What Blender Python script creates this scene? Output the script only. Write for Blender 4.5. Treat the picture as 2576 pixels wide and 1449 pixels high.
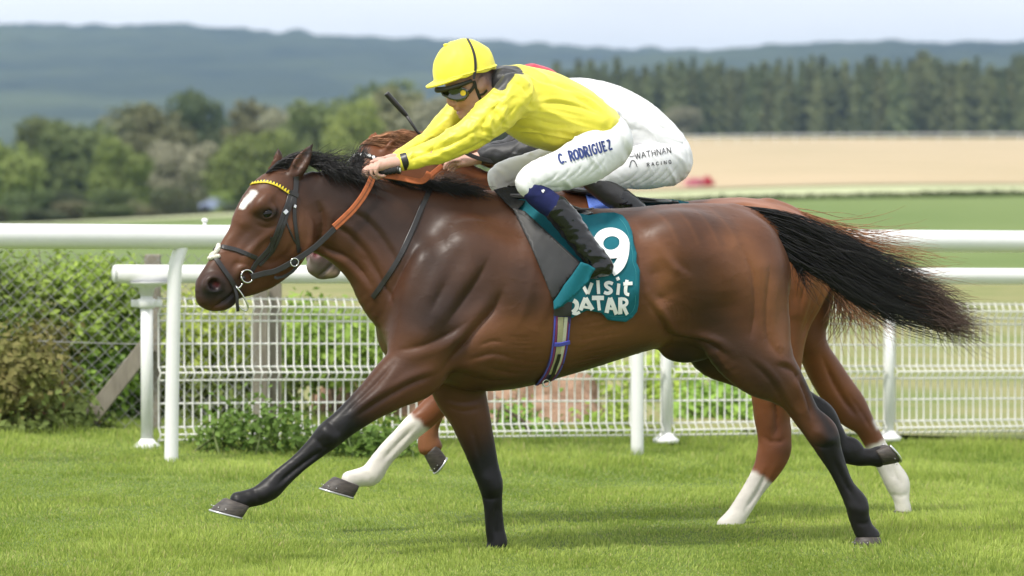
import bpy, bmesh, math, random
import numpy as np
from mathutils import Vector, Matrix
from mathutils.bvhtree import BVHTree
from mathutils.geometry import delaunay_2d_cdt

for o in list(bpy.data.objects):
    bpy.data.objects.remove(o, do_unlink=True)
scene = bpy.context.scene
COL = scene.collection
rng = np.random.default_rng(7)
random.seed(7)

# ------------------------------------------------------------------ camera
CAM = np.array([0.0, -18.0, 1.65])
FOC = 11091.0                      # focal length in units of a 2576 px wide frame
PITCH = math.radians(1.83)
cam_d = bpy.data.cameras.new('camera')
cam_d.sensor_width = 36.0
cam_d.lens = 36.0 * FOC / 2576.0
cam_d.clip_start = 0.1
cam_d.clip_end = 20000
cam_d.dof.use_dof = True
cam_d.dof.focus_distance = 17.9
cam_d.dof.aperture_fstop = 4.3
cam = bpy.data.objects.new('camera', cam_d)
COL.objects.link(cam)
cam.location = CAM
cam.rotation_euler = (math.pi / 2 - PITCH, 0, 0)
scene.camera = cam

# ------------------------------------------------------------------ sky and sun (bright, thinly overcast)
SUN_EL, SUN_AZ = math.radians(56), math.radians(-142)   # behind and left of the camera
world = bpy.data.worlds.new('World')
scene.world = world
world.use_nodes = True
wn, wl = world.node_tree.nodes, world.node_tree.links
wn.clear()
w_out = wn.new('ShaderNodeOutputWorld')
w_bg = wn.new('ShaderNodeBackground')
w_bg.inputs['Strength'].default_value = 0.084
w_sky = wn.new('ShaderNodeTexSky')
w_sky.sky_type = 'NISHITA'
w_sky.sun_disc = False
w_sky.sun_elevation = SUN_EL
w_sky.sun_rotation = SUN_AZ
w_sky.altitude = 100
w_sky.air_density = 1.0
w_sky.dust_density = 1.6
w_tc = wn.new('ShaderNodeTexCoord')
w_map = wn.new('ShaderNodeMapping')
w_map.inputs['Scale'].default_value = (1.0, 1.0, 3.6)
w_noise = wn.new('ShaderNodeTexNoise')
w_noise.inputs['Scale'].default_value = 4.2
w_noise.inputs['Detail'].default_value = 6
w_noise.inputs['Roughness'].default_value = 0.55
w_ramp = wn.new('ShaderNodeValToRGB')
w_ramp.color_ramp.elements[0].position = 0.30
w_ramp.color_ramp.elements[0].color = (0.74, 0.74, 0.74, 1)
w_ramp.color_ramp.elements[1].position = 0.62
w_ramp.color_ramp.elements[1].color = (0.97, 0.97, 0.97, 1)
w_mix = wn.new('ShaderNodeMix')
w_mix.data_type = 'RGBA'
w_mix.inputs[7].default_value = (12.2, 12.5, 12.9, 1)          # the cloud layer
wl.new(w_tc.outputs['Generated'], w_map.inputs['Vector'])
wl.new(w_map.outputs['Vector'], w_noise.inputs['Vector'])
wl.new(w_noise.outputs['Fac'], w_ramp.inputs['Fac'])
wl.new(w_ramp.outputs['Color'], w_mix.inputs[0])
wl.new(w_sky.outputs['Color'], w_mix.inputs[6])
wl.new(w_mix.outputs[2], w_bg.inputs['Color'])
wl.new(w_bg.outputs['Background'], w_out.inputs['Surface'])

sun_d = bpy.data.lights.new('sun', 'SUN')
sun_d.energy = 2.8
sun_d.angle = math.radians(10)
sun_d.color = (1.0, 0.955, 0.88)
sun = bpy.data.objects.new('sun', sun_d)
COL.objects.link(sun)
_sd = Vector((math.sin(SUN_AZ) * math.cos(SUN_EL), math.cos(SUN_AZ) * math.cos(SUN_EL), math.sin(SUN_EL)))
sun.rotation_euler = _sd.to_track_quat('Z', 'Y').to_euler()
sun.location = (-8, -12, 20)

scene.view_settings.view_transform = 'Standard'
scene.view_settings.look = 'None'
scene.view_settings.exposure = 0.48
scene.view_settings.gamma = 1.0
scene.cycles.max_bounces = 6
scene.cycles.transparent_max_bounces = 6
scene.cycles.volume_bounces = 0

# ------------------------------------------------------------------ placing helpers
_cp, _sp = math.cos(PITCH), math.sin(PITCH)
C_R = np.array([1.0, 0, 0]); C_U = np.array([0, _sp, _cp]); C_F = np.array([0, _cp, -_sp])
def ray(vx, vy):
    return C_F * FOC + C_R * (vx - 1288.0) - C_U * (vy - 724.5)
def at_depth(vx, vy, d):
    """point at distance d along +Y from the camera"""
    r = ray(vx, vy); return CAM + r * (d / r[1])
class Frame:
    """upright vertical plane through O, turned th about z: f forward (left in view), l towards the near side"""
    def __init__(s, O, th):
        s.O = np.array(O, float); c, sn = math.cos(th), math.sin(th)
        s.f = np.array([-c, -sn, 0.0]); s.l = np.array([sn, -c, 0.0])
    def at(s, vx, vy, lat=0.0):
        r = ray(vx, vy)
        t = (lat - np.dot(CAM - s.O, s.l)) / np.dot(r, s.l)
        return CAM + r * t
    def scale(s, P):
        return FOC / np.dot(P - CAM, C_F)      # px per metre at P
    def ac(s, P):                              # in-plane coordinates (along f, up)
        P = np.atleast_2d(P); return np.stack([(P - s.O) @ s.f, P[:, 2]], 1)
    def lat(s, P):
        return (np.atleast_2d(P) - s.O) @ s.l
HF = Frame((0.35, 0.0, 0.0), math.radians(15))
HF2 = Frame(tuple(HF.O - 1.2 * HF.l), math.radians(15))

# ------------------------------------------------------------------ object helpers
def link(o, parent=None):
    COL.objects.link(o)
    if parent is not None:
        o.parent = parent
        o.matrix_parent_inverse = parent_world(parent).inverted()
    return o
def parent_world(p):
    m = p.matrix_basis.copy()
    if p.parent is not None:
        m = parent_world(p.parent) @ p.matrix_parent_inverse @ m
    return m
def tag(o, label=None, cat=None, group=None, kind=None):
    if label: o['label'] = label
    if cat: o['category'] = cat
    if group: o['group'] = group
    if kind: o['kind'] = kind
    return o
def empty(name, loc=(0, 0, 0), label=None, cat=None, group=None):
    o = bpy.data.objects.new(name, None)
    o.empty_display_size = 0.1
    o.location = loc
    COL.objects.link(o)
    return tag(o, label, cat, group)
def mesh_np(name, V, F, smooth=True):
    """F: an (n,3) or (n,4) int array, or a list of such arrays"""
    V = np.ascontiguousarray(V, dtype=np.float32)
    Fs = F if isinstance(F, list) else [F]
    Fs = [np.asarray(f, dtype=np.int32) for f in Fs if len(f)]
    me = bpy.data.meshes.new(name)
    me.vertices.add(len(V)); me.vertices.foreach_set('co', V.ravel())
    tot = sum(f.size for f in Fs); npoly = sum(len(f) for f in Fs)
    me.loops.add(tot); me.polygons.add(npoly)
    me.loops.foreach_set('vertex_index', np.concatenate([f.ravel() for f in Fs]))
    ls = np.concatenate([np.full(len(f), f.shape[1], np.int32) for f in Fs])
    st = np.concatenate([[0], np.cumsum(ls)[:-1]]).astype(np.int32)
    me.polygons.foreach_set('loop_start', st)
    me.polygons.foreach_set('loop_total', ls)
    me.polygons.foreach_set('use_smooth', np.full(npoly, smooth, dtype=bool))
    me.update(calc_edges=True); me.validate()
    return me
def obj(name, me, mat=None, parent=None):
    o = bpy.data.objects.new(name, me)
    if mat is not None: me.materials.append(mat)
    return link(o, parent)
class MB:
    """collects primitive shapes into one mesh"""
    def __init__(s): s.V = []; s.Q = []; s.T = []; s.n = 0
    def add(s, V, Q=(), T=()):
        V = np.asarray(V, float).reshape(-1, 3)
        s.V.append(V)
        if len(Q): s.Q.append(np.asarray(Q, int) + s.n)
        if len(T): s.T.append(np.asarray(T, int) + s.n)
        s.n += len(V); return s
    def box(s, c, h, R=None):
        c = np.array(c, float); h = np.array(h, float)
        V = np.array([[x, y, z] for x in (-1, 1) for y in (-1, 1) for z in (-1, 1)], float) * h
        if R is not None: V = V @ np.array(R).T
        return s.add(V + c, [[0, 1, 3, 2], [4, 6, 7, 5], [0, 4, 5, 1], [2, 3, 7, 6], [0, 2, 6, 4], [1, 5, 7, 3]])
    def tube(s, P, R, n=10, cap=True, flat=None):
        """tube along points P with radii R; flat: (axis, ratio) squash"""
        P = np.asarray(P, float); m = len(P)
        R = np.full(m, R) if np.isscalar(R) else np.asarray(R, float)
        Tn = np.gradient(P, axis=0); Tn /= np.linalg.norm(Tn, axis=1)[:, None] + 1e-12
        ref = np.array([0, 0, 1.0]) if abs(Tn[0][2]) < 0.9 else np.array([1.0, 0, 0])
        if flat is not None: ref = np.asarray(flat[0], float)
        V = []
        nrm = np.cross(Tn[0], ref); nrm /= np.linalg.norm(nrm)
        for i in range(m):
            if flat is not None:
                nrm = np.cross(Tn[i], ref); nrm /= np.linalg.norm(nrm) + 1e-9
            else:
                nrm = nrm - Tn[i] * np.dot(nrm, Tn[i]); nrm /= np.linalg.norm(nrm) + 1e-9
            b = np.cross(Tn[i], nrm)
            a = np.linspace(0, 2 * np.pi, n, endpoint=False)[:, None]
            k = 1.0 if flat is None else flat[1]
            V.append(P[i] + R[i] * (np.cos(a) * nrm + k * np.sin(a) * b))
        V = np.concatenate(V)
        Q = []
        for i in range(m - 1):
            for j in range(n):
                k = (j + 1) % n
                Q.append([i * n + j, i * n + k, (i + 1) * n + k, (i + 1) * n + j])
        T = []
        if cap:
            V = np.vstack([V, P[0], P[-1]])
            for j in range(n):
                k = (j + 1) % n
                T.append([m * n, k, j]); T.append([m * n + 1, (m - 1) * n + j, (m - 1) * n + k])
        return s.add(V, Q, T)
    def ring(s, C, ax, R, r, n=28, m=8, span=(0, 2 * math.pi)):
        C = np.array(C, float); ax = np.array(ax, float); ax /= np.linalg.norm(ax)
        u = np.cross(ax, [0, 0, 1.0]);
        if np.linalg.norm(u) < 1e-3: u = np.array([1.0, 0, 0])
        u /= np.linalg.norm(u); w = np.cross(ax, u)
        a = np.linspace(span[0], span[1], n + 1)
        P = np.array([C + R * (math.cos(t) * u + math.sin(t) * w) for t in a])
        return s.tube(P, r, m, cap=True)
    def ellip(s, C, r, R=None, nu=16, nv=10):
        u = np.linspace(0, 2 * np.pi, nu, endpoint=False); v = np.linspace(0, np.pi, nv + 1)[1:-1]
        V = [[math.sin(b) * math.cos(a), math.sin(b) * math.sin(a), math.cos(b)] for b in v for a in u] + [[0, 0, 1], [0, 0, -1]]
        V = np.array(V) * np.array(r, float)
        if R is not None: V = V @ np.array(R).T
        Q = [[i * nu + j, (i + 1) * nu + j, (i + 1) * nu + (j + 1) % nu, i * nu + (j + 1) % nu] for i in range(nv - 2) for j in range(nu)]
        t0, b0 = len(V) - 2, len(V) - 1
        T = [[t0, j, (j + 1) % nu] for j in range(nu)] + [[b0, (nv - 2) * nu + (j + 1) % nu, (nv - 2) * nu + j] for j in range(nu)]
        return s.add(V + np.array(C), Q, T)
    def build(s, name, mat, parent=None, smooth=True, bevel=0):
        F = []
        if s.Q: F.append(np.concatenate(s.Q))
        if s.T: F.append(np.concatenate(s.T))
        o = obj(name, mesh_np(name, np.concatenate(s.V), F, smooth), mat, parent)
        if bevel:
            b = o.modifiers.new('bevel', 'BEVEL'); b.width = bevel; b.segments = 2; b.limit_method = 'ANGLE'
        return o
def cat(P, n=8):
    """Catmull-Rom resample of an (m,k) array, n steps per span"""
    P = np.asarray(P, float)
    Q = np.vstack([2 * P[0] - P[1], P, 2 * P[-1] - P[-2]])
    out = []
    for i in range(1, len(Q) - 2):
        p0, p1, p2, p3 = Q[i - 1], Q[i], Q[i + 1], Q[i + 2]
        for t in np.linspace(0, 1, n, endpoint=False):
            out.append(0.5 * ((2 * p1) + (-p0 + p2) * t + (2 * p0 - 5 * p1 + 4 * p2 - p3) * t * t + (-p0 + 3 * p1 - 3 * p2 + p3) * t ** 3))
    out.append(P[-1]); return np.array(out)

# value noise for shaping meshes
_lat = rng.random((64, 64, 64)).astype(np.float32)
def vnoise(P, sc):
    p = np.asarray(P, np.float64) * np.asarray(sc, float)
    i = np.floor(p).astype(int); f = p - i; f = f * f * (3 - 2 * f)
    r = 0
    for dx in (0, 1):
        wx = f[:, 0] if dx else 1 - f[:, 0]
        for dy in (0, 1):
            wy = f[:, 1] if dy else 1 - f[:, 1]
            for dz in (0, 1):
                wz = f[:, 2] if dz else 1 - f[:, 2]
                r = r + wx * wy * wz * _lat[(i[:, 0] + dx) % 64, (i[:, 1] + dy) % 64, (i[:, 2] + dz) % 64]
    return r * 2 - 1
def fbm(P, sc, oct=3):
    r = 0; a = 1
    P = np.asarray(P, float)
    for k in range(oct):
        r = r + a * vnoise(P + 11.3 * k, np.asarray(sc, float) * 2 ** k); a *= 0.5
    return r

# ------------------------------------------------------------------ materials
def mat(name, col, rough=0.6, spec=0.5, var=0.0, vscale=8.0, bump=0.0, bscale=40.0, metal=0.0, col2=None,
        attr=None, coat=0.0, sheen=0.0, objvar=0.0, stretch=None, transl=0.0, detail=4, bdist=0.01, wave=None, ccoat=0.1):
    m = bpy.data.materials.new(name); m.use_nodes = True
    N, L = m.node_tree.nodes, m.node_tree.links
    b = N['Principled BSDF']
    b.inputs['Roughness'].default_value = rough
    b.inputs['Specular IOR Level'].default_value = spec
    b.inputs['Metallic'].default_value = metal
    b.inputs['Coat Weight'].default_value = coat
    b.inputs['Coat Roughness'].default_value = ccoat
    b.inputs['Sheen Weight'].default_value = sheen
    tc = N.new('ShaderNodeTexCoord'); mp = N.new('ShaderNodeMapping')
    L.new(tc.outputs['Object'], mp.inputs['Vector'])
    if stretch: mp.inputs['Scale'].default_value = stretch
    src = None
    if attr:
        a = N.new('ShaderNodeAttribute'); a.attribute_name = attr; src = a.outputs['Color']
    if var or col2 is not None:
        nz = N.new('ShaderNodeTexNoise'); nz.inputs['Scale'].default_value = vscale; nz.inputs['Detail'].default_value = detail
        nz.inputs['Roughness'].default_value = 0.6
        L.new(mp.outputs['Vector'], nz.inputs['Vector'])
        rp = N.new('ShaderNodeValToRGB')
        rp.color_ramp.elements[0].position = 0.32; rp.color_ramp.elements[1].position = 0.68
        if col2 is not None and src is None:
            rp.color_ramp.elements[0].color = (*col, 1); rp.color_ramp.elements[1].color = (*col2, 1)
            L.new(nz.outputs['Fac'], rp.inputs['Fac']); src = rp.outputs['Color']
        else:
            rp.color_ramp.elements[0].color = (1 - var,) * 3 + (1,); rp.color_ramp.elements[1].color = (1 + var,) * 3 + (1,)
            L.new(nz.outputs['Fac'], rp.inputs['Fac'])
            mx = N.new('ShaderNodeMix'); mx.data_type = 'RGBA'; mx.blend_type = 'MULTIPLY'; mx.inputs[0].default_value = 1
            if src is not None: L.new(src, mx.inputs[6])
            else: mx.inputs[6].default_value = (*col, 1)
            L.new(rp.outputs['Color'], mx.inputs[7]); src = mx.outputs[2]
    if objvar:
        oi = N.new('ShaderNodeObjectInfo'); hs = N.new('ShaderNodeHueSaturation')
        mr = N.new('ShaderNodeMapRange'); mr.inputs[3].default_value = 1 - objvar; mr.inputs[4].default_value = 1 + objvar
        L.new(oi.outputs['Random'], mr.inputs[0]); L.new(mr.outputs[0], hs.inputs['Value'])
        mr2 = N.new('ShaderNodeMapRange'); mr2.inputs[3].default_value = 0.5 - objvar * 0.09; mr2.inputs[4].default_value = 0.5 + objvar * 0.07
        ml = N.new('ShaderNodeMath'); ml.operation = 'FRACT'; mm = N.new('ShaderNodeMath'); mm.operation = 'MULTIPLY'; mm.inputs[1].default_value = 7.31
        L.new(oi.outputs['Random'], mm.inputs[0]); L.new(mm.outputs[0], ml.inputs[0]); L.new(ml.outputs[0], mr2.inputs[0]); L.new(mr2.outputs[0], hs.inputs['Hue'])
        if src is not None: L.new(src, hs.inputs['Color'])
        else: hs.inputs['Color'].default_value = (*col, 1)
        src = hs.outputs['Color']
    if src is not None: L.new(src, b.inputs['Base Color'])
    else: b.inputs['Base Color'].default_value = (*col, 1)
    if bump:
        n2 = N.new('ShaderNodeTexNoise'); n2.inputs['Scale'].default_value = bscale; n2.inputs['Detail'].default_value = 5
        L.new(mp.outputs['Vector'], n2.inputs['Vector'])
        bp = N.new('ShaderNodeBump'); bp.inputs['Strength'].default_value = bump; bp.inputs['Distance'].default_value = bdist
        L.new(n2.outputs['Fac'], bp.inputs['Height']); L.new(bp.outputs['Normal'], b.inputs['Normal'])
    if transl:
        tr = N.new('ShaderNodeBsdfTranslucent'); ms = N.new('ShaderNodeMixShader'); ms.inputs[0].default_value = transl
        if src is not None: L.new(src, tr.inputs['Color'])
        else: tr.inputs['Color'].default_value = (*col, 1)
        out = N['Material Output']
        L.new(b.outputs[0], ms.inputs[1]); L.new(tr.outputs[0], ms.inputs[2]); L.new(ms.outputs[0], out.inputs['Surface'])
    return m
def set_col(me, name, C):
    a = me.color_attributes.new(name, 'FLOAT_COLOR', 'POINT')
    C = np.asarray(C, np.float32)
    if C.shape[1] == 3: C = np.hstack([C, np.ones((len(C), 1), np.float32)])
    a.data.foreach_set('color', C.ravel())
def sstep(a, b, x):
    t = np.clip((np.asarray(x, float) - a) / (b - a), 0, 1); return t * t * (3 - 2 * t)
# ================================================================== THE SETTING
# terrain: flat turf, falling away to the left beyond the fence, dry field rising on the right
_dL = np.array([0, 24, 60, 200, 400, 900, 1500, 4000, 9000.]); _zL = np.array([0, 0, -0.2, -2.2, -5.2, -3.0, -2.0, -2, -2.])
_dR = np.array([0, 24, 60, 200, 400, 900, 1500, 4000, 9000.]); _zR = np.array([0, 0, -0.1, -0.1, 0.3, 3.7, 4.0, 0, -2.])
def terrain(X, Y):
    X = np.asarray(X, float); Y = np.asarray(Y, float); d = Y + 18
    w = sstep(-35, 20, X)
    z = (1 - w) * np.interp(d, _dL, _zL) + w * np.interp(d, _dR, _zR)
    near = sstep(1.5, 5.0, Y) * (1 - sstep(15, 40, Y))
    z = z - near * 0.032 * np.clip(X + 1.8, -1.0, 6.0)
    return z
def grid_mesh(name, xs, ys, zfun, smooth=True):
    X, Y = np.meshgrid(xs, ys)
    V = np.stack([X.ravel(), Y.ravel(), zfun(X.ravel(), Y.ravel())], 1)
    nx, ny = len(xs), len(ys)
    i, j = np.meshgrid(np.arange(nx - 1), np.arange(ny - 1)); a = (j * nx + i).ravel()
    return mesh_np(name, V, np.stack([a, a + 1, a + nx + 1, a + nx], 1), smooth)

M_turf = mat('turf_soil', (0.10, 0.15, 0.032), 0.9, 0.2, col2=(0.16, 0.215, 0.05), vscale=1.6, bump=0.6, bscale=60, bdist=0.02)
xs = np.concatenate([-np.geomspace(6500, 12, 46), np.linspace(-11, 11, 89), np.geomspace(12, 6500, 46)])
ys = np.concatenate([-18 - np.geomspace(300, 4, 14), np.linspace(-20, 16, 121), np.geomspace(17, 6500, 90)])
ground = obj('ground', grid_mesh('ground', xs, ys, terrain), M_turf)
tag(ground, 'mown green turf of the track running out to the fields', 'ground', kind='structure')

def patch(name, quad, off, m, label, nx=40, ny=24, cat_='field'):
    """a field sheet laid over the ground between four (X, Y) corners"""
    q = np.array(quad, float)
    s, t = np.meshgrid(np.linspace(0, 1, nx), np.linspace(0, 1, ny)); s = s.ravel()[:, None]; t = t.ravel()[:, None]
    P = (q[0] * (1 - s) + q[1] * s) * (1 - t) + (q[3] * (1 - s) + q[2] * s) * t
    V = np.column_stack([P, terrain(P[:, 0], P[:, 1]) + off])
    i, j = np.meshgrid(np.arange(nx - 1), np.arange(ny - 1)); a = (j * nx + i).ravel()
    o = obj(name, mesh_np(name, V, np.stack([a, a + 1, a + nx + 1, a + nx], 1)), m)
    return tag(o, label, cat_, kind='structure')
M_pasture = mat('pasture', (0.115, 0.17, 0.052), 0.9, 0.1, col2=(0.165, 0.215, 0.075), vscale=0.16, bump=0.5, bscale=3, bdist=0.2)
M_rough = mat('rough_grass', (0.15, 0.19, 0.06), 0.95, 0.1, col2=(0.28, 0.255, 0.125), vscale=0.55, bump=0.5, bscale=5, bdist=0.1)
M_straw = mat('straw', (0.35, 0.295, 0.18), 0.95, 0.1, col2=(0.47, 0.365, 0.24), vscale=0.045, bump=0.3, bscale=1, bdist=0.3, stretch=(1, 1.5, 1))
M_verge = mat('pale_verge', (0.37, 0.40, 0.22), 0.95, 0.1, col2=(0.44, 0.46, 0.28), vscale=0.2)
patch('rough_ground', [(-40, 9.0), (40, 9.0), (60, 42), (-60, 42)], 0.03, M_rough, 'rough dry grass and bare soil beyond the mesh fence', 60, 30, 'ground')
patch('pasture', [(-60, 40), (60, 40), (150, 140), (-150, 150)], 0.06, M_pasture, 'plain green pasture between the fence and the hedge line')
patch('pale_track', [(-26, 146), (60, 140), (70, 172), (-26, 186)], 0.10, M_verge, 'pale dry strip of track beyond the pasture', 40, 8, 'track')
patch('dry_field', [(-2, 176), (120, 168), (260, 800), (10, 800)], 0.16, M_straw, 'dry straw coloured field rising to the conifers', 40, 40)
patch('tan_bank', [(-30, 312), (-21, 312), (-21.5, 345), (-32, 345)], 0.3, M_straw, 'small tan bank of dry grass among the trees', 12, 12)
patch('light_meadow', [(-30, 354), (-23.5, 354), (-23.5, 392), (-31, 392)], 0.3,
      mat('meadow', (0.17, 0.25, 0.05), 0.9, 0.1, var=0.15, vscale=0.2), 'light green meadow glimpsed under the trees', 12, 12)

# forested hills on the horizon
def hill(name, ridge, d0, d1, seed, m, label):
    """ridge: (frame x, frame y) of the skyline seen from the course, used to size the hill at distance d1"""
    rx = np.array([r[0] for r in ridge], float); ry = np.array([r[1] for r in ridge], float)
    nx, ny = 520, 90
    u = np.linspace(-0.42, 0.42, nx)
    t = np.linspace(0, 1, ny)
    U, Tt = np.meshgrid(u, t)
    D = d0 + (d1 - d0) * Tt * 1.25
    X = U * D; Y = D - 18
    H = (370 - np.interp(U * FOC + 1288, rx, ry)) / FOC * d1 + 1.65
    prof = np.where(Tt < 0.8, sstep(0, 0.8, Tt) * 0.55 + 0.45 * Tt / 0.8, 1 - (Tt - 0.8) * 1.2)
    P = np.stack([X.ravel(), Y.ravel(), np.zeros(X.size)], 1)
    roll = fbm(P + seed, (1 / 640., 1 / 640., 1), 3).reshape(X.shape)
    bump = fbm(P + seed * 2, (1 / 34., 1 / 60., 1), 3).reshape(X.shape)
    Z = H * prof * (1 + 0.10 * roll * (1 - Tt)) + bump * 4.2 * (0.3 + prof) - 4
    V = np.stack([X.ravel(), Y.ravel(), Z.ravel()], 1)
    i, j = np.meshgrid(np.arange(nx - 1), np.arange(ny - 1)); a = (j * nx + i).ravel()
    o = obj(name, mesh_np(name, V, np.stack([a, a + 1, a + nx + 1, a + nx], 1)), m)
    return tag(o, label, 'hill', kind='structure')
M_wood = mat('hill_wood', (0.010, 0.024, 0.016), 0.95, 0.1, col2=(0.075, 0.098, 0.042), vscale=0.0042, detail=8, bump=0.8, bscale=0.06, bdist=8)
hill('wooded_hill', [(-3500, 90), (-600, 66), (0, 58), (450, 60), (640, 71), (800, 79), (1000, 92), (1300, 106), (1500, 116), (1700, 121), (2100, 140), (2576, 160), (6000, 200)],
     2400, 5200, 3.0, M_wood, 'long forested hill rising on the horizon')
hill('wooded_ridge', [(-3500, 330), (1000, 330), (1500, 150), (1800, 118), (2000, 108), (2150, 106), (2400, 100), (2576, 97), (6000, 90)],
     2000, 4300, 17.0, M_wood, 'lower forested ridge behind the conifer wood')

# ------------------------------------------------------------------ trees
def leaf_quads(P, N, size, r):
    """one bent leaf-clump quad per point"""
    n = len(P)
    a = r.normal(size=(n, 3)); a -= N * np.sum(a * N, 1)[:, None] * 0.6; a /= np.linalg.norm(a, axis=1)[:, None] + 1e-9
    b = np.cross(N, a); b /= np.linalg.norm(b, axis=1)[:, None] + 1e-9
    s = (size * r.uniform(0.6, 1.4, n))[:, None]
    V = np.stack([P - a * s, P + b * s * 0.55 + N * s * 0.12, P + a * s, P - b * s * 0.55 + N * s * 0.12], 1).reshape(-1, 3)
    F = np.arange(4 * n).reshape(n, 4)
    return V, F
def crown_points(lobes, n, r):
    """points on and just inside a set of ellipsoid lobes"""
    L = np.array(lobes, float)
    w = (L[:, 3] * L[:, 5]); k = r.choice(len(L), n, p=w / w.sum())
    d = r.normal(size=(n, 3)); d /= np.linalg.norm(d, axis=1)[:, None]
    q = r.uniform(0.55, 1.0, n) ** 0.6
    P = L[k, :3] + d * L[k, 3:6] * (q * r.uniform(0.92, 1.1, n))[:, None]
    N = d + 0.5 * r.normal(size=(n, 3)); N[:, 2] += 0.35; N /= np.linalg.norm(N, axis=1)[:, None]
    return P, N
M_bark = mat('bark', (0.09, 0.07, 0.05), 0.9, 0.2, var=0.3, vscale=4, bump=0.6, bscale=12, bdist=0.05)
def leafmat(name, c1, c2, **k):
    return mat(name, c1, 0.7, 0.25, col2=c2, vscale=k.pop('vs', 0.5), objvar=k.pop('ov', 0.22), transl=0.25, **k)
LEAF = [leafmat('leaf_mid', (0.095, 0.135, 0.045), (0.17, 0.21, 0.075)),
        leafmat('leaf_olive', (0.135, 0.145, 0.065), (0.22, 0.22, 0.11)),
        leafmat('leaf_dark', (0.052, 0.075, 0.034), (0.105, 0.13, 0.055)),
        leafmat('leaf_bright', (0.16, 0.21, 0.05), (0.25, 0.3, 0.085)),
        leafmat('leaf_grey', (0.209, 0.209, 0.132), (0.319, 0.308, 0.209))]
M_con = leafmat('needle', (0.11, 0.14, 0.062), (0.20, 0.225, 0.10), ov=0.2)
def make_tree_meshes(seed, h, w, nleaf):
    r = np.random.default_rng(seed)
    lobes = [(0, 0, h * 0.50, w * 0.38, w * 0.38, h * 0.42)]
    for k in range(15):
        a = r.uniform(0, 6.28); q = r.uniform(0.15, 0.34) * w; z = h * r.uniform(0.14, 0.86)
        lobes.append((q * math.cos(a), q * math.sin(a), z, w * r.uniform(0.14, 0.25), w * r.uniform(0.14, 0.25), h * r.uniform(0.10, 0.17)))
    P, N = crown_points(lobes, nleaf, r)
    V, F = leaf_quads(P, N, 0.036 * h, r)
    crown = mesh_np('crown', V, F, False)
    t = MB(); t.tube(cat([(0, 0, -1), (0.05 * w * 0.2, 0, h * 0.3), (0, 0.02 * w, h * 0.75)], 4), np.linspace(0.035 * h, 0.008 * h, 9), 8)
    for k in range(6):
        l = lobes[1 + k]
        t.tube(cat([(0, 0, h * (0.18 + 0.06 * k)), (l[0] * 0.5, l[1] * 0.5, l[2] * 0.72), l[:3]], 3), np.linspace(0.015 * h, 0.004 * h, 7), 6)
    tr = t.build('trunk', M_bark); me = tr.data; bpy.data.objects.remove(tr)
    return crown, me
def make_conifer_meshes(seed, h, w, nleaf):
    r = np.random.default_rng(seed)
    z = h * (0.06 + 0.94 * r.uniform(0, 1, nleaf) ** 1.25)
    a = r.uniform(0, 6.283, nleaf)
    rad = (w / 2) * np.clip(1 - z / h, 0, 1) ** 0.62 * (0.8 + 0.3 * np.sin(5 * a + z * 2.1)) * r.uniform(0.35, 1.05, nleaf)
    P = np.stack([rad * np.cos(a), rad * np.sin(a), z - 0.22 * rad], 1)
    N = np.stack([np.cos(a), np.sin(a), np.full(nleaf, 0.7)], 1) + 0.4 * r.normal(size=(nleaf, 3)); N /= np.linalg.norm(N, axis=1)[:, None]
    V, F = leaf_quads(P, N, 0.042 * h, r)
    t = MB(); t.tube([(0, 0, -1), (0, 0, h * 0.5), (0, 0, h * 0.99)], [0.018 * h, 0.01 * h, 0.002 * h], 8)
    tr = t.build('trunk', M_bark); me = tr.data; bpy.data.objects.remove(tr)
    return mesh_np('crown', V, F, False), me
BROAD = [make_tree_meshes(100 + k, 10, 9 + k % 3, 4000) for k in range(5)]
CONI = [make_conifer_meshes(200 + k, 16, 5.5, 1500) for k in range(3)]
def crown_copy(me, m, _c={}):
    key = (me.name, m.name)
    if key not in _c:
        c = me.copy(); c.materials.clear(); c.materials.append(m); _c[key] = c
    return _c[key]
def plant_tree(name, vx, vtop, vbase, d, width, kind, m, label, cat_='tree', group=None, var=0):
    b = at_depth(vx, vbase, d); topz = at_depth(vx, vtop, d)[2]
    gz = float(terrain(b[0], b[1])); z0 = min(b[2], gz) if gz < b[2] else gz
    h = topz - z0; w = width / FOC * d
    cm, tm = (BROAD[var % 5] if kind == 'b' else CONI[var % 3])
    hh, ww = (10.0, 9.5) if kind == 'b' else (16.0, 5.5)
    root = empty(name, (b[0], b[1], z0), label, cat_, group)
    root.rotation_euler[2] = (vx * 0.37) % 6.28
    root.scale = (w / ww, w / ww, h / hh)
    for nm, me in (('crown', crown_copy(cm, m)), ('trunk', tm)):
        o = bpy.data.objects.new(nm, me); COL.objects.link(o); o.parent = root
    return root
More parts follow.
